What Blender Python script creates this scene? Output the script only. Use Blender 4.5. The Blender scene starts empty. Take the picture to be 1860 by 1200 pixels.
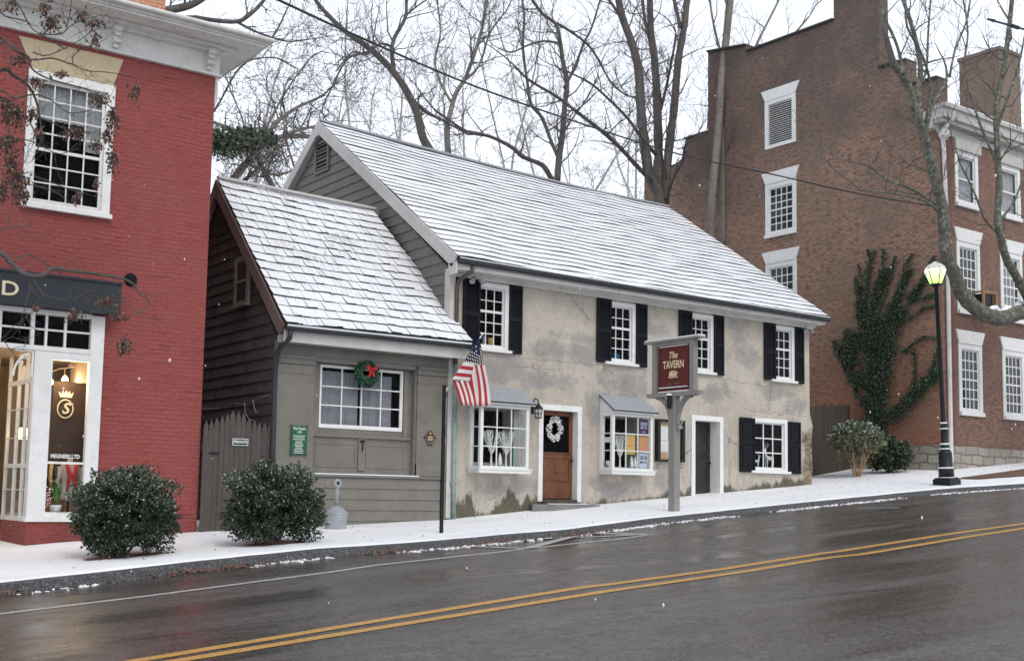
import bpy, math, random
from mathutils import Vector, Matrix, noise
from mathutils.geometry import tessellate_polygon

# ------------------------------------------------------------------ camera, sky, sun, exposure
SC = bpy.context.scene
COL = SC.collection
FPX, AZ, PITCH, ROLL, PCX, PCY = 2165.36, 0.632273, 0.0964634, 0.0176376, 907.83, 689.40
_f = Vector((math.sin(AZ)*math.cos(PITCH), math.cos(AZ)*math.cos(PITCH), math.sin(PITCH)))
_r = Vector((math.cos(AZ), -math.sin(AZ), 0)); _u = _r.cross(_f)
RT = _r*math.cos(ROLL) + _u*math.sin(ROLL); UP = -_r*math.sin(ROLL) + _u*math.cos(ROLL)
cam = bpy.data.cameras.new('camera'); camo = bpy.data.objects.new('camera', cam); COL.objects.link(camo)
M = Matrix.Identity(4)
for i in range(3):
    M[i][0], M[i][1], M[i][2] = RT[i], UP[i], -_f[i]
camo.matrix_world = M
cam.sensor_width = 36; cam.sensor_fit = 'HORIZONTAL'; cam.lens = FPX*36/1860
cam.shift_x = (930-PCX)/1860; cam.shift_y = (PCY-600)/1860
cam.clip_start = 0.1; cam.clip_end = 2000
SC.camera = camo
SC.view_settings.view_transform = 'Standard'; SC.view_settings.look = 'None'
SC.view_settings.exposure = 0.0; SC.view_settings.gamma = 1
W = bpy.data.worlds.new('World'); SC.world = W; W.use_nodes = True
nt = W.node_tree; nt.nodes.clear()
o_ = nt.nodes.new('ShaderNodeOutputWorld'); bg = nt.nodes.new('ShaderNodeBackground')
sky = nt.nodes.new('ShaderNodeTexSky'); sky.sky_type = 'NISHITA'; sky.sun_disc = False
SUN_EL, SUN_ROT = math.radians(48), math.radians(190)
sky.sun_elevation = SUN_EL; sky.sun_rotation = SUN_ROT; sky.dust_density = 2.0
hs = nt.nodes.new('ShaderNodeHueSaturation'); hs.inputs['Saturation'].default_value = 0.16
tc = nt.nodes.new('ShaderNodeTexCoord'); sx = nt.nodes.new('ShaderNodeSeparateXYZ')
rp = nt.nodes.new('ShaderNodeValToRGB')          # sky dimmed overhead, brighter towards the horizon
els = rp.color_ramp.elements
els[0].position = 0.3; els[0].color = (.97, .97, .97, 1)
els[1].position = 0.9; els[1].color = (.55, .55, .55, 1)
sc_ = nt.nodes.new('ShaderNodeMath'); sc_.operation = 'MULTIPLY_ADD'; sc_.inputs[1].default_value = 2.3; sc_.inputs[2].default_value = 0.0
nz = nt.nodes.new('ShaderNodeTexNoise'); nz.inputs['Scale'].default_value = 2.2; nz.inputs['Detail'].default_value = 5
nr = nt.nodes.new('ShaderNodeMapRange'); nr.inputs[1].default_value = .3; nr.inputs[2].default_value = .7
nr.inputs[3].default_value = .89; nr.inputs[4].default_value = 1.07
m1 = nt.nodes.new('ShaderNodeVectorMath'); m1.operation = 'SCALE'
m2 = nt.nodes.new('ShaderNodeVectorMath'); m2.operation = 'SCALE'
mxs = nt.nodes.new('ShaderNodeMix'); mxs.data_type = 'RGBA'; mxs.inputs[0].default_value = .72
L = nt.links.new
L(sky.outputs[0], hs.inputs['Color']); L(hs.outputs[0], mxs.inputs[6]); mxs.inputs[7].default_value = (7.25, 7.8, 8.9, 1)
L(tc.outputs['Generated'], sx.inputs[0]); L(sx.outputs[2], rp.inputs[0]); L(rp.outputs[0], sc_.inputs[0])
L(mxs.outputs[2], m1.inputs[0]); L(sc_.outputs[0], m1.inputs['Scale'])
L(tc.outputs['Generated'], nz.inputs['Vector']); L(nz.outputs[0], nr.inputs[0])
L(m1.outputs[0], m2.inputs[0]); L(nr.outputs[0], m2.inputs['Scale'])
L(m2.outputs[0], bg.inputs[0]); bg.inputs[1].default_value = 0.086
L(bg.outputs[0], o_.inputs[0])
sun = bpy.data.lights.new('sun', 'SUN'); sun.energy = 1.2; sun.angle = math.radians(25); sun.color = (1, .93, .84)
suno = bpy.data.objects.new('sun', sun); COL.objects.link(suno)
sd = Vector((math.sin(SUN_ROT)*math.cos(SUN_EL), math.cos(SUN_ROT)*math.cos(SUN_EL), math.sin(SUN_EL)))
suno.rotation_euler = sd.to_track_quat('Z', 'Y').to_euler()

# ------------------------------------------------------------------ helpers
def ray(px, py): return RT*((px-PCX)/FPX) - UP*((py-PCY)/FPX) + _f
def onY(px, py, Y): d = ray(px, py); return d*(Y/d.y)          # point of a real wall plane Y = const
def onX(px, py, X): d = ray(px, py); return d*(X/d.x)
def onZ(px, py, Z): d = ray(px, py); return d*(Z/d.z)
def depthof(p): return p.dot(_f)
def interp(x, xs, ys):
    if x <= xs[0]: return ys[0] + (x-xs[0])*(ys[1]-ys[0])/(xs[1]-xs[0]) if x > -200 else ys[0]-9
    for i in range(len(xs)-1):
        if x <= xs[i+1]: return ys[i] + (x-xs[i])*(ys[i+1]-ys[i])/(xs[i+1]-xs[i])
    return ys[-1]
GX = [-30, 0, 5.2, 8.6, 11.3, 14.1, 16.6, 20, 25.7, 32, 36.4, 45, 80]
GV = [-3.4, -1.35, -1.0, -.76, -.66, -.52, -.3, -.03, .42, .98, 1.35, 2.1, 4.4]
def g(x): return interp(x, GX, GV)
CXs = [-40, 3.9, 6.6, 9.9, 13, 16.4, 21.3, 25.8, 27.2, 28.6, 34, 60, 90]; CYs = [13.2, 15.75, 16.15, 16.45, 16.95, 17.15, 17.12, 16.95, 16.4, 15.9, 15.6, 16.2, 17]
def drop(x): return interp(x, [-90, 0, 18, 90], [.17, .17, .12, .12])
def curb(x): return interp(x, CXs, CYs)
def gz(x, y):                                      # snowy pavement height
    return g(x) + .02*(min(y, 21)-21) + (.02*(y-21) if y > 21 else 0)
def rz(x, y): c = curb(x); return g(x) + .02*(c-21) - .13

class MB:
    def __init__(s): s.v = []; s.f = []; s.mi = []; s.sm = False
    def add(s, vs, fs, mi=0):
        b = len(s.v); s.v += [tuple(v) for v in vs]
        for f in fs: s.f.append(tuple(b+i for i in f)); s.mi.append(mi)
    def box(s, x0, x1, y0, y1, z0, z1, mi=0):
        s.add([(x0,y0,z0),(x1,y0,z0),(x1,y1,z0),(x0,y1,z0),(x0,y0,z1),(x1,y0,z1),(x1,y1,z1),(x0,y1,z1)],
              [(3,2,1,0),(4,5,6,7),(0,1,5,4),(1,2,6,5),(2,3,7,6),(3,0,4,7)], mi)
    def prism(s, pts, ext, mi=0):                  # planar outline pushed by the vector ext
        n = len(pts); P = [Vector(p) for p in pts]; e = Vector(ext)
        nn = Vector((0,0,0))
        for i in range(n): nn += P[i].cross(P[(i+1) % n])
        if nn.dot(e) < 0: P = P[::-1]
        tr = tessellate_polygon([P])
        v = P + [p+e for p in P]
        fs = [tuple(reversed(fix(t, P, nn if nn.dot(e) > 0 else -nn))) for t in tr] + [tuple(i+n for i in fix(t, P, nn if nn.dot(e) > 0 else -nn)) for t in tr]
        fs += [(i, (i+1) % n, (i+1) % n+n, i+n) for i in range(n)]
        s.add(v, fs, mi)
    def beam(s, a, b, w, h, up=(0,0,1), mi=0):     # rectangular bar from a to b
        a = Vector(a); b = Vector(b); d = (b-a).normalized(); u = Vector(up); sd_ = d.cross(u).normalized(); u = sd_.cross(d)
        P = []
        for c in (a, b):
            for q, t in ((-1,-1),(1,-1),(1,1),(-1,1)): P.append(c + sd_*(q*w/2) + u*(t*h/2))
        s.add(P, [(0,3,2,1)[::-1],(4,5,6,7)[::-1],(0,1,5,4)[::-1],(1,2,6,5)[::-1],(2,3,7,6)[::-1],(3,0,4,7)[::-1]], mi)
    def tube(s, pts, rad, n=6, mi=0, cap=True):
        pts = [Vector(p) for p in pts]; k = len(pts)
        if not isinstance(rad, (list, tuple)): rad = [rad]*k
        prev = None; b = len(s.v)
        for i in range(k):
            t = (pts[min(i+1, k-1)]-pts[max(i-1, 0)])
            t = t.normalized() if t.length > 1e-9 else Vector((0,0,1))
            if prev is None:
                a = t.cross(Vector((.3,.2,1)) if abs(t.z) < .9 else Vector((1,.1,0))).normalized()
            else:
                a = (prev - t*prev.dot(t)); a = a.normalized() if a.length > 1e-6 else t.orthogonal().normalized()
            prev = a; c = t.cross(a)
            for j in range(n):
                w = 2*math.pi*j/n; s.v.append(tuple(pts[i] + (a*math.cos(w)+c*math.sin(w))*rad[i]))
        for i in range(k-1):
            for j in range(n):
                s.f.append((b+i*n+j, b+i*n+(j+1) % n, b+(i+1)*n+(j+1) % n, b+(i+1)*n+j)); s.mi.append(mi)
        if cap and n > 3:
            s.f.append(tuple(b+j for j in range(n))[::-1]); s.mi.append(mi)
            s.f.append(tuple(b+(k-1)*n+j for j in range(n))); s.mi.append(mi)
    def lathe(s, c, prof, n=16, mi=0, ax=None, phase=0):   # prof: (radius, height); ax: optional 3x3 axes
        c = Vector(c); b = len(s.v); A = ax or (Vector((1,0,0)), Vector((0,1,0)), Vector((0,0,1)))
        for r, h in prof:
            for j in range(n):
                w = 2*math.pi*j/n+phase; s.v.append(tuple(c + A[0]*(r*math.cos(w)) + A[1]*(r*math.sin(w)) + A[2]*h))
        for i in range(len(prof)-1):
            for j in range(n):
                s.f.append((b+i*n+j, b+i*n+(j+1) % n, b+(i+1)*n+(j+1) % n, b+(i+1)*n+j)); s.mi.append(mi)
        if prof[0][0] > 1e-4: s.f.append(tuple(b+j for j in range(n))[::-1]); s.mi.append(mi)
        if prof[-1][0] > 1e-4:
            q = b+(len(prof)-1)*n; s.f.append(tuple(q+j for j in range(n))); s.mi.append(mi)
    def quad(s, a, b, c, d, mi=0): s.add([a, b, c, d], [(0,1,2,3)], mi)
    def build(s, name, mats, parent=None, local=False, loc=None, smooth=False):
        me = bpy.data.meshes.new(name); off = Vector((0,0,0))
        if not local:
            if parent is not None: off = wloc(parent)
            if loc is not None: off = off + (Vector(loc)-off)
        V = s.v if off.length == 0 else [(a-off.x, b-off.y, c-off.z) for a, b, c in s.v]
        me.from_pydata(V, [], s.f)
        if not isinstance(mats, (list, tuple)): mats = [mats]
        for m in mats: me.materials.append(m)
        if len(mats) > 1: me.polygons.foreach_set('material_index', s.mi)
        uv = me.uv_layers.new(name='uv'); me.update()
        dat = []
        for p in me.polygons:
            n_ = p.normal; ax = abs(n_.x); ay = abs(n_.y); az = abs(n_.z)
            for vi in p.vertices:
                x, y, z = s.v[vi]
                dat += (x, y) if (az > ax and az > ay) else ((x, z) if ay >= ax else (y, z))
        uv.data.foreach_set('uv', dat)
        if smooth or s.sm: me.polygons.foreach_set('use_smooth', [True]*len(me.polygons))
        ob = bpy.data.objects.new(name, me); COL.objects.link(ob)
        if parent is not None:
            ob.parent = parent
            if loc is not None and not local: ob.location = Vector(loc)-wloc(parent)
        elif loc is not None: ob.location = loc
        return ob
def fix(t, P, nn):
    a, b, c = (P[i] for i in t)
    return t if (b-a).cross(c-a).dot(nn) > 0 else (t[0], t[2], t[1])
def wloc(o):
    v = Vector((0,0,0))
    while o is not None: v = v + o.location; o = o.parent
    return v
def thing(name, label, cat, loc=(0,0,0), group=None, rot=None):
    o = bpy.data.objects.new(name, None); COL.objects.link(o); o.location = loc
    if rot: o.rotation_euler = rot
    o['label'] = label; o['category'] = cat
    if group: o['group'] = group
    o.empty_display_size = .2
    return o
def tag(o, label, cat, group=None, kind=None):
    o['label'] = label; o['category'] = cat
    if group: o['group'] = group
    if kind: o['kind'] = kind
    return o
def structure(o, label=None, cat=None):
    o['kind'] = 'structure'
    if label: o['label'] = label; o['category'] = cat
    return o

# ------------------------------------------------------------------ materials
class NT:
    def __init__(s, name):
        s.m = bpy.data.materials.new(name); s.m.use_nodes = True; s.t = s.m.node_tree; s.t.nodes.clear()
        s.out = s.t.nodes.new('ShaderNodeOutputMaterial'); s.b = s.t.nodes.new('ShaderNodeBsdfPrincipled')
        s.t.links.new(s.b.outputs[0], s.out.inputs[0])
        s._pos = None
    def put(s, sock, v):
        if isinstance(v, bpy.types.NodeSocket): s.t.links.new(v, sock)
        elif isinstance(v, (tuple, list)) and len(v) == 3 and sock.type == 'RGBA': sock.default_value = (*v, 1)
        else: sock.default_value = v
    def pos(s):
        if s._pos is None: s._pos = s.t.nodes.new('ShaderNodeNewGeometry')
        return s._pos.outputs['Position']
    def nrm(s): s.pos(); return s._pos.outputs['Normal']
    def uv(s): n = s.t.nodes.new('ShaderNodeUVMap'); n.uv_map = 'uv'; return n.outputs[0]
    def noise(s, scale, detail=4, rough=.55, vec=None, dist=0):
        n = s.t.nodes.new('ShaderNodeTexNoise'); n.inputs['Scale'].default_value = scale; n.inputs['Detail'].default_value = detail
        n.inputs['Roughness'].default_value = rough; n.inputs['Distortion'].default_value = dist
        s.put(n.inputs['Vector'], vec if vec is not None else s.pos()); return n.outputs[0]
    def voro(s, scale, vec=None, feat='F1', out=0):
        n = s.t.nodes.new('ShaderNodeTexVoronoi'); n.feature = feat; n.inputs['Scale'].default_value = scale
        s.put(n.inputs['Vector'], vec if vec is not None else s.pos()); return n.outputs[out]
    def ramp(s, fac, stops):
        n = s.t.nodes.new('ShaderNodeValToRGB'); e = n.color_ramp.elements
        while len(e) < len(stops): e.new(.5)
        for i, (p, c) in enumerate(stops):
            e[i].position = p; e[i].color = (*c, 1) if isinstance(c, tuple) else (c, c, c, 1)
        s.put(n.inputs[0], fac); return n.outputs[0]
    def mix(s, f, a, b, mode='MIX'):
        n = s.t.nodes.new('ShaderNodeMix'); n.data_type = 'RGBA'; n.blend_type = mode
        s.put(n.inputs[0], f); s.put(n.inputs[6], a); s.put(n.inputs[7], b); return n.outputs[2]
    def math(s, op, a, b=0.0, c=0.0, clamp=False):
        n = s.t.nodes.new('ShaderNodeMath'); n.operation = op; n.use_clamp = clamp
        s.put(n.inputs[0], a); s.put(n.inputs[1], b); s.put(n.inputs[2], c); return n.outputs[0]
    def sep(s, v): n = s.t.nodes.new('ShaderNodeSeparateXYZ'); s.put(n.inputs[0], v); return n.outputs
    def maps(s, vec, scale=(1,1,1), rot=(0,0,0), loc=(0,0,0)):
        n = s.t.nodes.new('ShaderNodeMapping'); n.inputs['Scale'].default_value = scale
        n.inputs['Rotation'].default_value = rot; n.inputs['Location'].default_value = loc
        s.put(n.inputs[0], vec); return n.outputs[0]
    def bump(s, h, strength=.3, dist=.01, nrm=None):
        n = s.t.nodes.new('ShaderNodeBump'); n.inputs['Strength'].default_value = strength; n.inputs['Distance'].default_value = dist
        s.put(n.inputs['Height'], h)
        if nrm is not None: s.put(n.inputs['Normal'], nrm)
        return n.outputs[0]
    def fin(s, col, rough=.7, metal=0.0, spec=.4, nrm=None, emis=None, estr=0.0):
        s.put(s.b.inputs['Base Color'], col); s.put(s.b.inputs['Roughness'], rough)
        s.b.inputs['Metallic'].default_value = metal; s.b.inputs['Specular IOR Level'].default_value = spec
        if nrm is not None: s.put(s.b.inputs['Normal'], nrm)
        if emis is not None:
            s.put(s.b.inputs['Emission Color'], emis); s.b.inputs['Emission Strength'].default_value = estr
        return s.m

def paint(name, col, rough=.6, var=.12, scale=2.5, bs=18, bump=.15, metal=0, spec=.35, streak=False, grime=None, gamt=.5):
    n = NT(name); p = n.pos()
    if streak: p = n.maps(p, (1, 1, .12))
    f = n.noise(scale, 5, .6, p)
    a = tuple(c*(1-var) for c in col); b = tuple(min(1, c*(1+var)) for c in col)
    c = n.ramp(f, [(.3, a), (.7, b)])
    f2 = n.noise(scale*9, 4, .7, p)
    c = n.mix(n.math('MULTIPLY', f2, .35), c, tuple(x*.72 for x in col))
    if grime:
        c = n.mix(n.math('MULTIPLY', n.ramp(n.noise(scale*1.7, 6, .7), [(.5, 0.0), (.68, 1.0)]), gamt), c, grime)
    return n.fin(c, rough, metal, spec, n.bump(n.noise(bs, 5, .6, p), bump, .01))

MT = {}
MT['white'] = paint('white_paint', (.76, .76, .74), .5, .05, 3, 25, .1, grime=(.5, .49, .46), gamt=.35)
MT['white_old'] = paint('aged_white_paint', (.66, .65, .62), .6, .08, 3, 25, .15, grime=(.4, .39, .36), gamt=.5)
MT['trim'] = paint('light_grey_trim', (.56, .54, .515), .6, .08, 2, 25, .15, grime=(.36, .35, .33), gamt=.4)
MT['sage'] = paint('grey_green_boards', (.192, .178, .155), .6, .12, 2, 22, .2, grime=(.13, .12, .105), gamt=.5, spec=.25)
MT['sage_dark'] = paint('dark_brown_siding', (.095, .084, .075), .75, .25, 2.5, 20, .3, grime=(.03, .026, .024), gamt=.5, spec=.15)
MT['rake'] = paint('brown_rake_board', (.17, .115, .105), .6, .15, 3, 20, .2)
MT['navy'] = paint('shutter_paint', (.008, .009, .013), .65, .2, 3, 25, .2, grime=(.02, .02, .024), gamt=.3, spec=.15)
MT['black'] = paint('black_metal', (.010, .010, .011), .45, .2, 5, 40, .1, spec=.3)
MT['gutter'] = paint('dark_gutter_metal', (.035, .037, .042), .5, .2, 4, 30, .15, spec=.3)
MT['copper'] = paint('verdigris_pipe', (.24, .33, .29), .6, .2, 4, 30, .2, grime=(.13, .11, .09), gamt=.6)
MT['rustpipe'] = paint('brown_downspout', (.11, .085, .07), .6, .25, 6, 30, .2, grime=(.09, .06, .05), gamt=.6)
MT['fence'] = paint('brown_fence_boards', (.078, .062, .057), .75, .2, 6, 30, .3, streak=True, grime=(.12, .10, .09), gamt=.5)
MT['oldwood'] = paint('weathered_boards', (.075, .062, .05), .85, .35, 6, 30, .4, streak=True, grime=(.13, .11, .08), gamt=.5)
MT['doorwood'] = paint('oak_door', (.165, .066, .034), .5, .35, 5, 30, .25, streak=True, grime=(.06, .02, .012), gamt=.7, spec=.25)
MT['darkdoor'] = paint('dark_door', (.026, .023, .021), .5, .3, 4, 30, .2, grime=(.08, .065, .055), gamt=.5)
MT['tan'] = paint('tan_stone_lintel', (.50, .40, .26), .7, .1, 3, 30, .15)
MT['postgrey'] = paint('grey_post_paint', (.26, .255, .235), .65, .12, 4, 25, .2, streak=True, grime=(.17, .165, .15), gamt=.5)
MT['maroon'] = paint('maroon_sign_paint', (.115, .022, .018), .5, .15, 6, 40, .1)
MT['cream'] = paint('cream_lettering', (.72, .58, .38), .6, .05)
MT['gold'] = paint('pale_gold_lettering', (.7, .62, .42), .5, .05)
MT['signblack'] = paint('black_signboard', (.022, .026, .033), .55, .15, 3, 30, .1)
MT['plaque'] = paint('green_plaque', (.012, .09, .045), .4, .1)
MT['letter_white'] = paint('white_lettering', (.75, .78, .74), .5, .03)
MT['bark'] = paint('dark_bark', (.085, .075, .068), .9, .35, 3, 14, .6, streak=True, grime=(.16, .15, .14), gamt=.6)
MT['bark_grey'] = paint('grey_bark', (.2, .18, .155), .9, .3, 3, 14, .6, streak=True, grime=(.1, .09, .075), gamt=.7)
MT['twig'] = paint('twig_bark', (.105, .095, .087), .9, .3, 3, 10, .2)
MT['twig_haze'] = paint('hazed_twig_bark', (.38, .36, .345), .9, .2, 3, 10, .2)  # pale tone stands for distant haze, put into the bark colour
MT['lichen'] = paint('lichen_bark', (.10, .098, .078), .95, .45, 5, 16, 1.0, grime=(.30, .32, .25), gamt=.9)
MT['galv'] = paint('weathered_grey_plastic', (.33, .35, .36), .6, .15, 6, 40, .2, grime=(.2, .2, .19), gamt=.5)
MT['green_leaf'] = paint('yew_leaf', (.032, .052, .026), .5, .45, 9, 20, 0, spec=.5)
MT['green_leaf2'] = paint('pale_yew_leaf', (.08, .12, .068), .5, .35, 9, 20, 0, spec=.5)
MT['frost_leaf'] = paint('frosted_leaf', (.40, .45, .43), .6, .3, 9, 20, 0)
MT['olive_leaf'] = paint('olive_leaf', (.16, .17, .10), .6, .35, 9, 20, 0)
MT['ivy'] = paint('ivy_leaf', (.055, .085, .050), .5, .45, 5, 20, 0, spec=.4)
MT['seed'] = paint('dried_seed_pods', (.085, .045, .040), .7, .4, 8, 20, .2)
MT['seed2'] = paint('pale_dried_pods', (.26, .15, .10), .7, .35, 8, 20, .2)
MT['leaf_brown'] = paint('dead_leaf', (.16, .085, .06), .8, .4, 8, 20, .2)
MT['curtain'] = paint('grey_curtain_cloth', (.24, .235, .26), .9, .15, 4, 30, .1)
MT['lace'] = paint('pale_window_curtain', (.34, .34, .35), .9, .15, 4, 30, .1)
MT['dark_in'] = paint('unlit_room_black', (.004, .004, .005), 1.0, .3, 2, 10, 0, spec=0)  # near-black tone stands for the shade of unlit rooms
MT['warm_in'] = paint('warm_interior_panelling', (.34, .26, .18), .8, .2, 2, 10, .1)
MT['entry'] = paint('beige_entry_paint', (.38, .33, .26), .7, .1)
MT['trim2'] = paint('weathered_grey_white_paint', (.50, .49, .46), .65, .1, 2, 25, .2, grime=(.32, .31, .29), gamt=.5)
MT['red'] = paint('red_cloth', (.5, .02, .02), .8, .1)
MT['fred'] = paint('flag_red_cloth', (.42, .03, .04), .85, .08)
MT['fwhite'] = paint('flag_white_cloth', (.7, .66, .63), .85, .05)
MT['fblue'] = paint('flag_blue_cloth', (.015, .02, .06), .85, .1)
MT['purple'] = paint('purple_poster', (.07, .02, .08), .6, .1)
MT['yellow'] = paint('yellow_poster', (.62, .42, .12), .7, .08)
MT['orange'] = paint('orange_poster', (.62, .27, .14), .7, .08)
MT['bluepaper'] = paint('pale_blue_poster', (.50, .55, .66), .7, .05)
MT['paper'] = paint('white_paper', (.7, .7, .66), .8, .05)
MT['cork'] = paint('tan_backing', (.5, .33, .2), .8, .1)
MT['brown_post'] = paint('dark_brown_cloth', (.05, .03, .02), .8, .2)
MT['beige'] = paint('beige_coat_cloth', (.40, .34, .28), .9, .1)
MT['scarf'] = paint('yellow_scarf_cloth', (.55, .36, .1), .9, .4, 20)
MT['plantgreen'] = paint('potted_plant_leaf', (.07, .2, .04), .6, .3)
MT['acwood'] = paint('wooden_bracket', (.33, .22, .12), .8, .2)
MT['wire'] = paint('cable_rubber', (.01, .014, .018), .5, .1)
MT['concrete'] = paint('grey_concrete', (.22, .21, .20), .85, .2, 3, 30, .4, grime=(.09, .085, .08), gamt=.6)
MT['drift'] = paint('whitewashed_twigs', (.8, .8, .78), .7, .15, 20)

def snow_mat(name, dirt=0.0):
    n = NT(name); f = n.noise(1.2, 5, .6); c = n.ramp(f, [(.3, (.80, .815, .84)), (.7, (.88, .89, .905))])
    sp = n.ramp(n.voro(3.2), [(.0, 1.0), (.035, 0.0)])
    sp2 = n.math('MULTIPLY', sp, n.ramp(n.noise(.9, 3), [(.45, 0.0), (.6, 1.0)]))
    c = n.mix(n.math('MULTIPLY', sp2, .75), c, (.16, .11, .09))
    if dirt:
        c = n.mix(n.math('MULTIPLY', n.ramp(n.noise(5, 8, .75), [(.45, 0.0), (.65, 1.0)]), dirt), c, (.16, .15, .145))
    if dirt == 0:
        c = n.mix(n.math('MULTIPLY', n.ramp(n.noise(.6, 7, .75, n.maps(n.pos(), (.5, 1.2, 1)), .6), [(.52, 0.0), (.72, 1.0)]), .42), c, (.50, .52, .55))
        ft = n.ramp(n.voro(2.3, n.maps(n.pos(), (1.0, 2.1, 0))), [(.0, 1.0), (.10, .8), (.16, 0.0)])
        ft = n.math('MULTIPLY', ft, n.ramp(n.noise(.8, 2), [(.50, 0.0), (.58, 1.0)]))
        c = n.mix(n.math('MULTIPLY', ft, .25), c, (.45, .47, .50))
    h = n.math('ADD', n.noise(4, 6, .6), n.math('MULTIPLY', n.noise(40, 3, .6), .25))
    return n.fin(c, .75, 0, .25, n.bump(h, .35, .05))
MT['snow'] = snow_mat('pavement_snow')
MT['snowdirt'] = snow_mat('slushy_snow', .95)
MT['snowcap'] = paint('thin_snow_cap', (.8, .82, .85), .8, .04, 4, 40, .2)

def asphalt():
    n = NT('wet_asphalt'); p = n.pos()
    st = n.maps(p, (.13, 1.0, 1), (0, 0, -.09))
    big = n.noise(.8, 6, .65, st, .6); fine = n.noise(26, 4, .8); fine2 = n.noise(60, 2, .7); mid = n.noise(3.2, 7, .75)
    c = n.ramp(big, [(.34, (.032, .027, .0235)), (.5, (.062, .052, .045)), (.66, (.115, .102, .092))])
    c = n.mix(n.ramp(fine, [(.53, 0.0), (.66, .7)]), c, (.22, .21, .20))
    c = n.mix(n.ramp(fine, [(.39, .9), (.47, 0.0)]), c, (.010, .009, .009))
    c = n.mix(n.ramp(fine2, [(.55, 0.0), (.7, .5)]), c, (.25, .245, .24))
    c = n.mix(n.math('MULTIPLY', n.ramp(mid, [(.5, 0.0), (.66, 1.0)]), .55), c, (.040, .031, .026))
    sp = n.ramp(n.voro(5.0), [(0.0, 1.0), (.07, 0.0)])
    c = n.mix(n.math('MULTIPLY', sp, n.ramp(n.noise(2.5, 2), [(.5, 0.0), (.6, .9)])), c, (.45, .45, .45))
    sp = n.ramp(n.voro(5.0, n.maps(p, (1, 1, 1), (0, 0, 1))), [(0.0, 1.0), (.05, 0.0)])
    c = n.mix(n.math('MULTIPLY', sp, .9), c, (.012, .012, .012))
    r = n.math('ADD', n.ramp(big, [(.38, .13), (.62, .46)]), n.math('MULTIPLY', n.math('SUBTRACT', mid, .5), .5), clamp=True)
    h = n.math('ADD', fine, n.math('MULTIPLY', mid, .3))
    return n.fin(c, r, 0, .5, n.bump(h, .22, .012))
MT['asphalt'] = asphalt()
def roadline(name, col, wear):
    n = NT(name); c = n.mix(n.ramp(n.noise(45, 5, .75), [(.42+wear, 0.0), (.60+wear, 1.0)]), col, (.06, .058, .056))
    c = n.mix(n.math('MULTIPLY', n.noise(2.5, 4), .45), c, tuple(x*.6 for x in col))
    return n.fin(c, .45, 0, .45, n.bump(n.noise(80, 3), .4, .006))
MT['yline'] = roadline('yellow_road_paint', (.66, .36, .08), .05)
MT['wline'] = roadline('white_road_paint', (.74, .73, .71), -.01)
def kerbm():
    n = NT('slushy_kerb'); f = n.noise(28, 6, .8); c = n.ramp(f, [(.38, (.028, .027, .028)), (.55, (.085, .085, .088)), (.72, (.40, .41, .43))])
    return n.fin(c, .6, 0, .4, n.bump(f, .6, .02))
MT['kerb'] = kerbm()

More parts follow.
